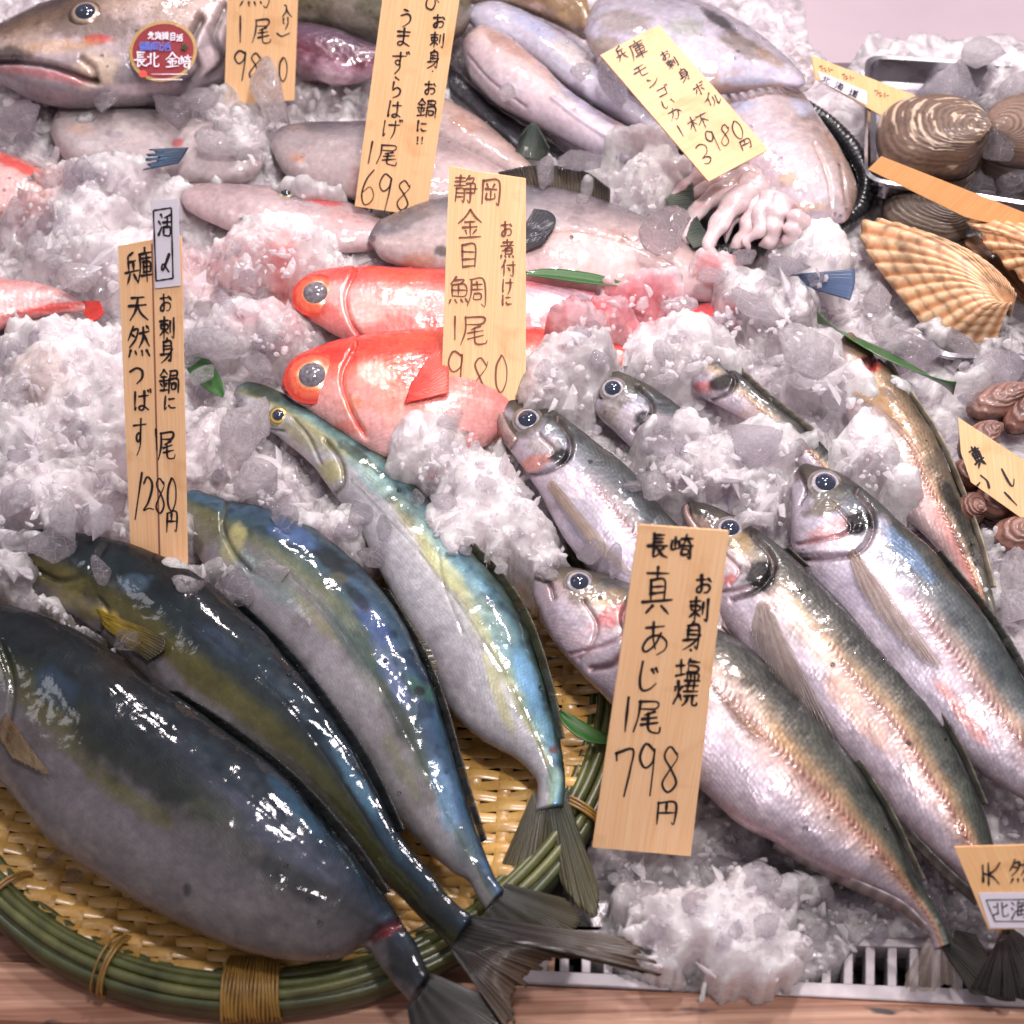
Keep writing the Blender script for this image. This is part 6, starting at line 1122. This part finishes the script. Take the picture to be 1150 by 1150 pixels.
# mounds: photo position, radii in px, top height, snow (granular whiteness)
MOUNDS = [(60, 450, 130, 90, .072, .7), (40, 560, 110, 50, .066, .4), (322, 278, 100, 38, .073, .9), (80, 240, 120, 50, .066, .5), (80, 400, 110, 50, .07, .9), (150, 300, 90, 40, .07, .7), (280, 370, 80, 34, .064, .7), (150, 738, 40, 14, .05, .3), (500, 512, 44, 34, .068, .7), (215, 770, 30, 10, .044, .3),
          (540, 545, 60, 80, .064, .8), (500, 600, 50, 50, .058, .7), (600, 640, 40, 30, .052, .5), (520, 480, 30, 30, .066, .5), (230, 500, 70, 60, .058, .2), (300, 560, 60, 26, .058, .3), (110, 590, 60, 16, .068, .2), (200, 600, 36, 24, .062, .2),
          (20, 650, 60, 24, .062, .3), (120, 740, 50, 26, .052, .3), (260, 650, 44, 30, .056, .3), (390, 600, 40, 40, .05, .3),
          (760, 390, 80, 34, .074, .6), (690, 360, 60, 36, .072, .5), (640, 404, 56, 36, .084, .5), (610, 430, 50, 40, .076, .5), (650, 366, 40, 18, .084, .3), (800, 520, 90, 40, .064, .5), (850, 560, 50, 40, .062, .3), (760, 540, 50, 26, .066, .2), (740, 500, 30, 24, .070, .3), (980, 500, 60, 50, .076, 1.), (1010, 555, 34, 26, .072, 1.), (925, 395, 50, 40, .076, .6), (960, 440, 40, 30, .072, .8), (880, 350, 60, 30, .07, .2),
          (830, 330, 70, 26, .068, .3), (915, 275, 50, 40, .074, 1.), (740, 200, 70, 30, .078, .9), (720, 170, 50, 20, .082, .8), (590, 190, 50, 12, .062, .5), (660, 225, 20, 10, .07, .3),
          (260, 150, 90, 30, .068, .3), (400, 120, 40, 18, .06, .2), (200, 225, 60, 20, .062, .8), (100, 210, 90, 30, .064, .8), (30, 120, 50, 30, .06, .1), (350, 105, 70, 14, .066, .2), (250, 120, 40, 16, .072, .2), (120, 190, 60, 12, .066, .4),
          (812, 1036, 140, 78, .036, .95), (720, 1010, 60, 34, .022, .4), (905, 990, 70, 34, .016, .3), (1100, 640, 60, 50, .05, .2), (1130, 770, 40, 50, .05, .2), (1080, 340, 40, 16, .05, .2), (1000, 400, 60, 24, .056, .2), (1110, 405, 50, 24, .054, .2), (1100, 430, 50, 20, .058, .5), (880, 500, 60, 30, .058, .5), (900, 530, 14, 20, .05, .4), (1130, 90, 60, 40, .074, .7), (1060, 110, 36, 22, .064, .5), (1110, 205, 50, 20, .056, .1), (1060, 385, 50, 20, .054, .1), (720, 590, 30, 20, .05, .2), (1060, 1010, 60, 30, .012, .1), (1000, 450, 30, 40, .06, .9)]
MOUNDS += [(474, 502, 56, 36, .078, .7), (770, 486, 44, 26, .074, .4), (150, 206, 110, 20, .07, .6), (276, 168, 46, 28, .074, .5), (350, 226, 60, 12, .07, .5), (730, 332, 80, 24, .074, .7), (796, 306, 44, 18, .072, .6), (36, 622, 46, 18, .064, .2), (310, 378, 34, 22, .07, .6), (60, 385, 70, 20, .07, .8), (100, 150, 30, 10, .068, .2), (430, 232, 24, 12, .07, .5)]
MOUNDS += [(50, 690, 80, 24, .054, .3), (95, 722, 50, 20, .052, .2), (575, 600, 50, 50, .058, .6), (600, 650, 34, 24, .052, .4), (330, 600, 60, 24, .056, .3), (200, 655, 40, 30, .056, .3)]
WOB2 = fbm(np.stack([X, Y, X*0], -1), 95, 3, 55)
H = base.copy(); SN = np.full_like(H, .25)
for (mx, my, rx, ry, zt, sn) in MOUNDS:
    qc = proj(np.stack([X, Y, np.full_like(X, zt*.75)], -1))
    rx, ry = rx*1.12, ry*1.12
    dx_, dy_ = (qc[..., 0]-mx)/rx, (qc[..., 1]-my)/ry
    wob = (vnoise(np.stack([X, Y, X*0], -1)*38, int(mx))-.5)*.6+(WOB2-.5)*.55
    d = np.sqrt(dx_**2+dy_**2)+wob
    z = zt-(zt-(.02 if zt > .045 else -.006))*np.clip(d, 0, 1.4)**(2.3 if zt > .045 else 2.2)*.95
    z = np.where(d < 1.25, z, -1)
    up = z > H
    SN = np.where(up & (d < 1.1), sn, SN); H = np.maximum(H, z)
COVER = H.copy()
# nothing on the open basket floor, the grate and the wood
nob = [(-200, 690), (0, 700), (130, 760), (210, 800), (330, 850), (420, 830), (480, 740), (520, 700), (570, 660), (602, 690), (640, 770), (690, 800), (690, 960), (650, 1040), (560, 1300), (-300, 1300)]
rin = ((X-BC[0])**2+(Y-BC[1])**2) < (BR+.012)**2
qb = proj(np.stack([X, Y, np.full_like(X, .015)], -1))
low = rin & (((H <= base+1e-6) & (qb[..., 1] > 610)) | inside(qb, nob))
H = np.where(low, -.03, H)
qf = proj(np.stack([X, Y, np.zeros_like(X)], -1))
front = (qf[..., 1] > 1052+qf[..., 0]*.012-6) & ((H < .02) & (((qf[..., 0]-812)/165)**2+((qf[..., 1]-1030)/88)**2 > 1))
lineY = 1046+qf[..., 0]*.014
H = np.where((H > 0) & (H <= base+1e-6), np.maximum(H-(.012*sm(qf[..., 1], 930, 1040)+.006*sm(qf[..., 1], 760, 900)), .004), H)
H = np.where(front, -.03, H)
left_front = inside(qb, [(-400, 980), (60, 1040), (160, 1090), (300, 1120), (480, 1085), (590, 1000), (690, 965), (690, 1000), (640, 1090), (640, 1400), (-400, 1400)]) & ~((qb[..., 0] > 680) & (H > .012))
H = np.where(left_front, -.03, H)
H = np.where(inside(Q, [(868, -300), (2000, -300), (2000, 64), (970, 62), (940, 110), (905, 70)]) & (Y > .1), -.03, H)
H = np.where(Q[..., 1] < -60, -.03, H)
# bodies press into the bed
for poly, zf, bm in OCC:
    qz = proj(np.stack([X, Y, np.full_like(X, zf)], -1))
    mn, mxx = poly.min(0)-12, poly.max(0)+12
    sel = (qz[..., 0] > mn[0]) & (qz[..., 0] < mxx[0]) & (qz[..., 1] > mn[1]) & (qz[..., 1] < mxx[1])
    ins = np.zeros_like(sel); ins[sel] = inside(qz[sel], poly[::6])
    H = np.where(ins & (H > zf-.010) & (H < zf+bm*.55), zf-.010, H)
# lumps: overlapping tilted blocks
LH = np.zeros_like(H)
r2 = np.random.default_rng(99); nl = 6500
cx = r2.uniform(-.43, .43, nl); cy = r2.uniform(-.30, .60, nl)
LH[:] = -.02
SIZE = np.zeros_like(H)
for i in range(nl):
    ra = r2.choice([.006, .009, .013], p=[.5, .35, .15])*r2.uniform(.8, 1.2); k = int(ra/DX)+2
    i0, j0 = int((cx[i]+.43)/DX), int((cy[i]+.30)/DX)
    a0, a1, b0, b1 = max(0, i0-k), min(len(gx), i0+k+1), max(0, j0-k), min(len(gy), j0+k+1)
    if a0 >= a1 or b0 >= b1: continue
    ux, uy = (X[a0:a1, b0:b1]-cx[i])/ra, (Y[a0:a1, b0:b1]-cy[i])/ra
    th = r2.uniform(0, 6.28); c_, s_ = math.cos(th), math.sin(th); u, v = ux*c_+uy*s_, -ux*s_+uy*c_
    e = (np.abs(u)**3.2+np.abs(v*r2.uniform(1, 1.4))**3.2)
    hh = ra*.75*np.sqrt(np.clip(1-e, 0, 1))+u*ra*r2.uniform(-.45, .45)+v*ra*r2.uniform(-.45, .45)+r2.uniform(-.004, .002)-ra*.45
    hh = np.where(e < 1, hh, -.02)
    LH[a0:a1, b0:b1] = np.maximum(LH[a0:a1, b0:b1], hh)
LH = np.clip(LH, -.0045, .006)
P3 = np.stack([X, Y, X*0], -1)
fine = (fbm(P3, 250, 4, 7)-.5)*.0045
mid = (fbm(P3, 70, 3, 8)-.5)*.010
kk = np.clip(1-SN*1.05, .0, 1)
Hf = H+LH*(.28+.4*kk)+fine*(.45+.8*SN)+mid*.55
dead = H < -.004
Hf = np.where(dead, -.03, Hf)
inb = rin & ~dead
n1_ = fbm(P3, 30, 4, 31)
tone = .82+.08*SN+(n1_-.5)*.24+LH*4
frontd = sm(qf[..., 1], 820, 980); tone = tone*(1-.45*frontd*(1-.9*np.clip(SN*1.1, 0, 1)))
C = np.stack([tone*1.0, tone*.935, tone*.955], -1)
# pink tint where red bodies lie under thin ice
for (x, y, rx, ry, cc, k) in [(474, 500, 60, 40, (250, 176, 176), .6), (700, 385, 90, 45, (250, 150, 156), .8), (620, 400, 60, 30, (250, 140, 146), .75), (460, 490, 60, 50, (250, 150, 150), .5), (320, 350, 30, 36, (250, 120, 110), .6), (260, 330, 80, 30, (250, 200, 196), .5), (30, 240, 70, 50, (250, 180, 170), .6), (60, 380, 60, 24, (250, 190, 180), .4), (180, 300, 60, 20, (250, 190, 190), .4), (800, 345, 36, 14, (250, 120, 120), .6), (860, 300, 40, 16, (240, 190, 180), .4), (60, 470, 30, 30, (226, 190, 160), .3), (300, 400, 50, 16, (246, 190, 190), .5)]:
    d = np.sqrt(((Q[..., 0]-x)/rx)**2+((Q[..., 1]-y)/ry)**2)+(n1_-.5)*.9
    m_ = (k*(1-sm(d, .3, 1.2)))[..., None]; C = C*(1-m_)+C*lin(cc)*1.2*m_
nx, ny = len(gx), len(gy)
idx = np.arange(nx*ny).reshape(nx, ny)
keep = ~(dead[:-1, :-1] & dead[1:, :-1] & dead[1:, 1:] & dead[:-1, 1:])
F = np.stack([idx[:-1, :-1], idx[1:, :-1], idx[1:, 1:], idx[:-1, 1:]], -1)[keep]
used = np.zeros(nx*ny, bool); used[F.ravel()] = True; rm = np.cumsum(used)-1
V = np.stack([X, Y, Hf], -1).reshape(-1, 3)[used]
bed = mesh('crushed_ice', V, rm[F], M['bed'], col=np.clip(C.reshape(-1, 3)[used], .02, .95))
a_ = bed.data.attributes.new('snow', 'FLOAT', 'POINT'); a_.data.foreach_set('value', SN.reshape(-1)[used].astype(np.float32))
tag(bed, 'bed of crushed ice filling the whole display around and over the fish', 'crushed ice', kind='stuff')
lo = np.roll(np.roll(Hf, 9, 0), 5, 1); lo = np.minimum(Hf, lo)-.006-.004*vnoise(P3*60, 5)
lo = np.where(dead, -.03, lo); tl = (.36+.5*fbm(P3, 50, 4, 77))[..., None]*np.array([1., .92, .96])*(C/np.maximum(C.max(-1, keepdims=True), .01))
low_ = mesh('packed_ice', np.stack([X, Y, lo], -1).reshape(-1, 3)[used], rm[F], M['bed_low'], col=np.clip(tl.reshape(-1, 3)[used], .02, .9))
tag(low_, 'darker packed ice seen through the clear top layer of crushed ice', 'crushed ice', kind='stuff')
def bed_z(x, y):
    i = min(max(int((x+.43)/DX), 0), nx-1); j = min(max(int((y+.30)/DX), 0), ny-1); return float(Hf[i, j])
# ================================================================= lumps of ice
def lump_mesh(seed, flat=1.0, npl=11, sub=3, ppow=14):
    r = np.random.default_rng(seed)
    import bmesh
    bm = bmesh.new(); bmesh.ops.create_icosphere(bm, subdivisions=sub, radius=1.)
    V = np.array([v.co[:] for v in bm.verts]); F = [tuple(v.index for v in f.verts) for f in bm.faces]; bm.free()
    n = r.normal(size=(npl, 3)); n /= np.linalg.norm(n, axis=1)[:, None]; n = np.vstack([n, -n[:5]]); d = r.uniform(.55, .95, len(n))
    dots = np.clip(V@n.T, 1e-3, None)/d
    rad = 1/((dots**ppow).sum(1))**(1/ppow)
    V = V*rad[:, None]; V = V+V*((fbm(V+seed, 2.2, 3, seed)-.5)*.22)[:, None]; V = V*np.array([1, r.uniform(.7, 1), flat*r.uniform(.6, .9)])
    return V, F
LM = []
for k in range(14):
    V, F = lump_mesh(300+k, 1.0, 9+k % 5, 3, [12, 30, 50][k % 3])
    me = bpy.data.meshes.new('ice_lump'); me.from_pydata([tuple(v) for v in V], [], F); me.polygons.foreach_set('use_smooth', [True]*len(F))
    me.materials.append(M[['ice', 'ice_milky', 'ice_wet'][k % 3]]); LM.append(me)
def variant(me, mt):
    m2 = me.copy(); m2.materials.clear(); m2.materials.append(M[mt]); return m2
WET = [variant(LM[k], 'ice_wet') for k in (0, 3, 5, 8)]; MIL = [variant(LM[k], 'ice_milky') for k in (1, 4, 7, 9)]
def put(name, me, p, s, rot=None, label=None, cat='ice', group=None):
    o = bpy.data.objects.new(name, me); COL.objects.link(o); o.location = p; o.scale = s if np.ndim(s) else (s, s, s)
    o.rotation_euler = rot if rot is not None else tuple(r3.uniform(-.3, .3, 2))+(r3.uniform(0, 6.28),)
    return tag(o, label, cat, group)
r3 = np.random.default_rng(4)
# (a) single lumps the photo shows plainly
NAMED = [(276, 472, .068, 36, 'MIL', 'big rounded milky ice lump beside the yellow-ringed eye of the slim yellowtail'), (288, 535, .066, 36, 'MIL', 'flat-sided ice lump below the milky one, beside the slim yellowtail'), (242, 385, .068, 34, 'MIL', 'large smooth grey-white ice lump right of the creased tag'),
         (228, 422, .062, 20, 'ice', 'small ice lump with green showing through, right of the creased tag'), (232, 378, .07, 22, 'MIL', 'pale ice lump touching the creased tag'), (320, 580, .066, 24, 'wet', 'clear flat ice piece on the head of the blue-backed yellowtail'), (62, 612, .07, 24, 'wet', 'glassy ice piece on the nose of the dark green yellowtail'),
         (110, 580, .072, 25, 'ice', 'grey ice lump above the dark green yellowtail'), (112, 640, .072, 20, 'wet', 'thin clear ice piece lying on the dark green yellowtail'), (305, 640, .064, 26, 'ice', 'ice lump on the shoulder of the blue-backed yellowtail'), (270, 660, .06, 22, 'ice', 'greyish ice lump between the two middle yellowtails'),
         (145, 720, .062, 24, 'wet', 'wet ice sliver between the two darkest yellowtails'), (430, 592, .056, 16, 'wet', 'round clear ice bead on the slim yellowtail'), (420, 625, .054, 20, 'wet', 'clear ice lump between the blue-backed and slim yellowtails'), (400, 575, .056, 16, 'ice', 'small ice lump under the gill of the slim yellowtail'),
         (468, 560, .058, 14, 'ice', 'small ice pebble at the back of the slim yellowtail'), (480, 520, .06, 22, 'ice', 'ice lump between the slim yellowtail and the mackerel heap'), (735, 545, .072, 22, 'ice', 'ice lump resting on the back of the open-mouthed mackerel'), (745, 478, .07, 16, 'ice', 'ice lump on the back of the small mackerel'),
         (665, 620, .066, 22, 'wet', 'flat clear ice slice above the eye of the largest mackerel'), (690, 632, .064, 20, 'wet', 'thin ice wedge beside the tallest tag'), (910, 395, .09, 46, 'MIL', 'large rounded translucent ice block over the head of the golden-finned mackerel'), (742, 262, .088, 27, 'wet', 'clear square ice block with pinkish tint on the pinkish grey filefish'),
         (654, 224, .084, 11, 'wet', 'small clear ice bead on top of the pinkish grey filefish'), (612, 196, .08, 20, 'ice', 'ice lump against the striped fin'), (570, 105, .088, 15, 'MIL', 'small white ice lump on the skinned filefish'), (648, 180, .082, 20, 'wet', 'glassy ice lump below the skinned filefish'), (652, 80, .094, 14, 'MIL', 'round milky ice lump on the translucent squid'),
         (690, 95, .092, 30, 'wet', 'wet ice lump left of the cuttlefish tag'), (1100, 60, .09, 30, 'MIL', 'upper ice lump in the steel tray'), (1080, 92, .08, 26, 'ice', 'ice lump behind the brown streaked clam'), (1140, 100, .084, 28, 'MIL', 'ice lump at the right edge of the steel tray'), (1118, 165, .09, 26, 'wet', 'clear ice lump in front of the cut-off brown clam'),
         (1070, 210, .066, 18, 'ice', 'ice cube at the front corner of the brown streaked clam'), (1100, 218, .064, 24, 'wet', 'clear ice lump in front of the tray clams'), (1140, 205, .068, 26, 'wet', 'round glassy ice lump at the right edge below the clams'), (1148, 350, .05, 20, 'wet', 'ice lump at the right edge under the scallops'),
         (1080, 385, .06, 26, 'wet', 'clear ice wedge against the front of the large scallop'), (1030, 390, .056, 24, 'ice', 'ice lump below the large scallop'), (985, 335, .06, 26, 'ice', 'ice slab left of the large scallop'), (1005, 385, .06, 24, 'ice', 'ice lump near the green leaf strip'), (1125, 410, .062, 34, 'wet', 'big clear ice lump on the tray edge under the scallops'),
         (870, 300, .074, 20, 'ice', 'ice lump left of the blue striped fin'), (800, 310, .074, 22, 'ice', 'clear ice lump beneath the cuttlefish arms'), (850, 345, .074, 26, 'ice', 'greenish clear ice lump at the centre right'), (835, 290, .072, 18, 'wet', 'small glassy ice cube in front of the black tray'), (1140, 640, .056, 26, 'MIL', 'white ice lump at the right edge below the small clams'),
         (1140, 680, .054, 24, 'MIL', 'rounded white ice lump on the right edge'), (62, 962, .016, 12, 'wet', 'small melting ice piece on the basket floor by the largest yellowtail'), (80, 985, .016, 16, 'wet', 'clear melting ice piece on the basket weave'), (196, 118, .078, 20, 'ice', 'ice lump below the cod sticker'), (225, 110, .08, 26, 'ice', 'grey ice lump between cod and its tag'),
         (300, 95, .085, 34, 'MIL', 'long ice lump covering the foot of the cod tag'), (240, 160, .074, 24, 'ice', 'flat ice lump behind the pale filefish'), (20, 130, .07, 24, 'wet', 'glassy ice lump under the cod chin'), (120, 112, .08, 20, 'ice', 'ice lump against the cod jaw'), (80, 200, .07, 22, 'wet', 'glassy ice lump over the pale filefish'), (85, 312, .07, 30, 'MIL', 'ice slab above the red fish tail at left'),
         (210, 395, .06, 16, 'ice', 'small ice lump at the edge of the creased tag'), (560, 1040, .0, 0, None, ''), (505, 470, .078, 18, 'MIL', 'ice knob at the foot of the alfonsino tag'), (630, 325, .078, 0, None, ''), (850, 490, .07, 26, 'ice', 'ice lump between the two buried mackerels'), (712, 545, .066, 14, 'ice', 'small ice lump behind the blue-grey mackerel'),
         (70, 575, .074, 24, 'MIL', 'pale ice lump at the far left above the dark yellowtails'), (20, 560, .07, 34, 'MIL', 'large snowy ice lump at the left edge'), (340, 432, .05, 0, None, ''), (290, 410, .064, 24, 'ice', 'clear ice lump left of the alfonsino eye'), (300, 385, .064, 18, 'ice', 'ice lump left of the two alfonsinos')]
for i, (x, y, z, r_px, kd, lb) in enumerate(NAMED):
    if not kd: continue
    s = r_px*mpp(z, y)*1.12; me = {'MIL': MIL, 'wet': WET, 'ice': LM}[kd][i % 4]
    put('ice_lump', me, P(x, y, z-.35*s), (s, s*r3.uniform(.75, 1), s*r3.uniform(.65, .95)), None, lb, 'ice lump')
# (b) loose lumps over the visible ice
polys = [np.asarray(p) for p, _, _ in OCC]
tags_px = [[(718, 585), (820, 590), (780, 965), (662, 955)], [(130, 222), (208, 222), (214, 640), (145, 600)], [(500, 180), (594, 196), (594, 480), (490, 470)], [(430, -20), (522, -20), (482, 245), (396, 235)], [(250, -20), (338, -20), (334, 110), (248, 110)], [(735, 22), (868, 170), (796, 208), (668, 62)], [(908, 60), (1036, 108), (993, 134), (914, 88)], [(990, 172), (1160, 240), (1160, 262), (970, 192)], [(1072, 465), (1160, 520), (1160, 590), (1088, 545)], [(1068, 948), (1160, 945), (1160, 1045), (1106, 1045)],
           [(980, 118), (1160, 110), (1160, 200), (1000, 205)], [(962, 240), (1150, 240), (1150, 345), (1090, 385), (1040, 378), (985, 320)], [(655, -10), (800, -10), (910, 80), (975, 200), (965, 260), (770, 290), (745, 200)], [(880, -20), (1160, -20), (1160, 60), (970, 62), (960, 200)], [(580, 296), (712, 296), (712, 330), (580, 330)], [(915, 352), (1080, 430), (1070, 452), (910, 375)]]
gxx, gyy = np.meshgrid(np.arange(-60, 1212, 2.), np.arange(-60, 1212, 2.), indexing='ij'); GQ = np.stack([gxx, gyy], -1)
BLK = np.zeros(gxx.shape, bool); BT = np.zeros(gxx.shape, bool)
for p_ in polys:
    q_ = p_[::6]; mn, mx_ = q_.min(0), q_.max(0)
    s_ = (gxx > mn[0]-4) & (gxx < mx_[0]+4) & (gyy > mn[1]-4) & (gyy < mx_[1]+4)
    BLK[s_] |= inside(GQ[s_], q_)
for m_ in MOUNDS: BLK &= ~(((gxx-m_[0])/(m_[2]*.8))**2+((gyy-m_[1])/(m_[3]*.8))**2 < 1)
for t_ in tags_px: BT |= inside(GQ, t_)
BLK |= BT
def free(x, y, mg):
    for a, b_ in ((0, 0), (mg, 0), (-mg, 0), (0, -mg*1.2), (0, mg*.6)):
        i, j = int((x+a+60)/2), int((y+b_+60)/2)
        if 0 <= i < BLK.shape[0] and 0 <= j < BLK.shape[1] and BLK[i, j]: return False
    return True
cnt = 0; tries = 0; SMALLV = []; SMALLF = []; ns = 0
GI = 'loose lumps of crushed ice lying among the fish'
while cnt < 230 and tries < 9000:
    tries += 1
    x, y = r3.uniform(-10, 1160), r3.uniform(60, 1060); rp = r3.uniform(9, 19)*(1.15 if y > 700 else 1.)
    if not free(x, y, rp*.8): continue
    p0 = P(x, y, .05)
    for _ in range(4): z = bed_z(p0[0], p0[1]); p0 = P(x, y, max(z, 0))
    if z < -.005: continue
    s = rp*mpp(z, y)
    kk_ = r3.uniform(); me = LM[r3.integers(14)] if kk_ < .5 else (WET[r3.integers(4)] if kk_ < .78 else MIL[r3.integers(4)])
    put('ice_lump', me, (p0[0], p0[1], z+s*.05), (s*1.1, s*r3.uniform(.8, 1.1), s*r3.uniform(.65, 1.)), None, 'irregular clear lump of crushed ice lying loose among its like on the ice bed', 'ice lump', GI); cnt += 1
print('loose lumps', cnt, tries)
# (c) fine crushed bits, one mass
base_l = []
for k in range(6):
    V, F = lump_mesh(700+k, 1., 6, 2, 60); base_l.append((V, np.array(F)))
VV = []; FF = []; n0 = 0; tries = 0; c3 = 0
while c3 < 3000 and tries < 40000:
    tries += 1
    x, y = r3.uniform(-10, 1160), r3.uniform(40, 1110); rp = r3.uniform(1.8, 4.)*r3.choice([1, 1.5, 2.3], p=[.6, .28, .12])
    if not free(x, y, 5): continue
    p0 = P(x, y, .05)
    for _ in range(3): z = bed_z(p0[0], p0[1]); p0 = P(x, y, max(z, 0))
    if z < -.005: continue
    s = rp*mpp(z, y); V, F = base_l[c3 % 6]
    a = r3.normal(size=(3, 3)); qr, _ = np.linalg.qr(a)
    VV.append((V*s)@qr.T+np.array([p0[0], p0[1], z+s*.25])); FF.append(F+n0); n0 += len(V); c3 += 1
o = mesh('ice_bits', np.vstack(VV), np.vstack(FF), M['ice_bit'], smooth=False)
tag(o, 'fine glittering bits of crushed ice strewn over the ice bed', 'crushed ice', kind='stuff')
# (d) drops of melt water on fish and basket
mb = MB(); sph, sf = lump_mesh(5, 1, 3, 2, 3)
sph = sph/np.linalg.norm(sph, axis=1)[:, None]
for (x, y, z, rp) in [(118, 1012, .012, 6), (128, 1014, .012, 5), (152, 1020, .012, 8), (98, 1030, .012, 4), (112, 1006, .012, 4), (70, 1000, .012, 5), (84, 1008, .012, 4)]:
    s = rp*mpp(z, y); mb.add(sph*np.array([s, s, s*.45])+P(x, y, z), sf)
o = mb.build('water_drops', M['water'], smooth=True, origin=P(118, 1012, .012)); tag(o, 'round drops of melt water on the woven basket floor', 'water drops', kind='stuff')
# drops and ice grains clinging to fish skins
VV = []; FF = []; n0 = 0
for B_ in BODIES:
    if B_.root in (cod,): cntb = 40
    else: cntb = 8
    for _ in range(cntb):
        i = r3.integers(len(B_.X))
        if B_.N[i][2] < .35: continue
        s = r3.uniform(.0006, .0015); V = sph*np.array([s, s, s*.6])
        VV.append(V+B_.X[i]+B_.N[i]*s*.2); FF.append(np.array(sf)+n0); n0 += len(V)
o = mesh('water_beads', np.vstack(VV), np.vstack(FF), M['water'])
tag(o, 'tiny beads of melt water and ice grains on the wet fish skins', 'water drops', kind='stuff')
# ================================================================= light
W_ = bpy.data.worlds.new('World'); S.world = W_; W_.use_nodes = True
nt = W_.node_tree; bg = nt.nodes['Background']
tc = nt.nodes.new('ShaderNodeTexCoord'); sp = nt.nodes.new('ShaderNodeSeparateXYZ'); L(nt, tc.outputs['Generated'], sp.inputs[0])
n_ = nt.nodes.new('ShaderNodeTexNoise'); n_.inputs['Scale'].default_value = 2.2; L(nt, tc.outputs['Generated'], n_.inputs['Vector'])
a_ = mathn(nt, 'ADD', sp.outputs['Z'], mathn(nt, 'MULTIPLY', n_.outputs['Fac'], .5))
c_ = ramp(nt, a_, [(.0, (.10, .085, .09)), (.35, (.30, .26, .28)), (.7, (.62, .55, .60)), (1., (.8, .73, .78))])
L(nt, c_, bg.inputs[0]); bg.inputs[1].default_value = .52
def lamp(x, y, z, w, size, col, tgt=(0, .1, 0), spread=180):
    l = bpy.data.lights.new('market_lamp', 'AREA'); l.energy = w; l.size = size; l.shape = 'DISK'; l.color = col; l.spread = math.radians(spread)
    o = bpy.data.objects.new('market_lamp', l); COL.objects.link(o); o.location = (x, y, z)
    d = np.array(tgt)-np.array([x, y, z]); import mathutils
    o.rotation_euler = mathutils.Vector(d).to_track_quat('-Z', 'Y').to_euler(); return o
lamp(-.12, .95, 1.1, 5.6, .10, (1, .90, .90)); lamp(.48, .80, 1.05, 7., .10, (1, .89, .89), (.15, .1, 0)); lamp(.2, .42, 1.25, 7.0, .16, (1, .92, .94), (.12, .2, 0))
lamp(.22, -.30, 1.45, 1.9, .16, (1, .93, .92), (.12, .16, 0), 60)
lamp(-.9, .5, 1.2, 1.2, .3, (.95, .94, 1.))
# ================================================================= render
S.render.engine = 'CYCLES'; cy = S.cycles
cy.max_bounces = 12; cy.transmission_bounces = 10; cy.transparent_max_bounces = 10; cy.diffuse_bounces = 4; cy.glossy_bounces = 4
cy.sample_clamp_indirect = 6; cy.caustics_reflective = False; cy.use_denoising = True
cy.blur_glossy = .5
S.view_settings.view_transform = 'Standard'; S.view_settings.look = 'None'; S.view_settings.exposure = 0
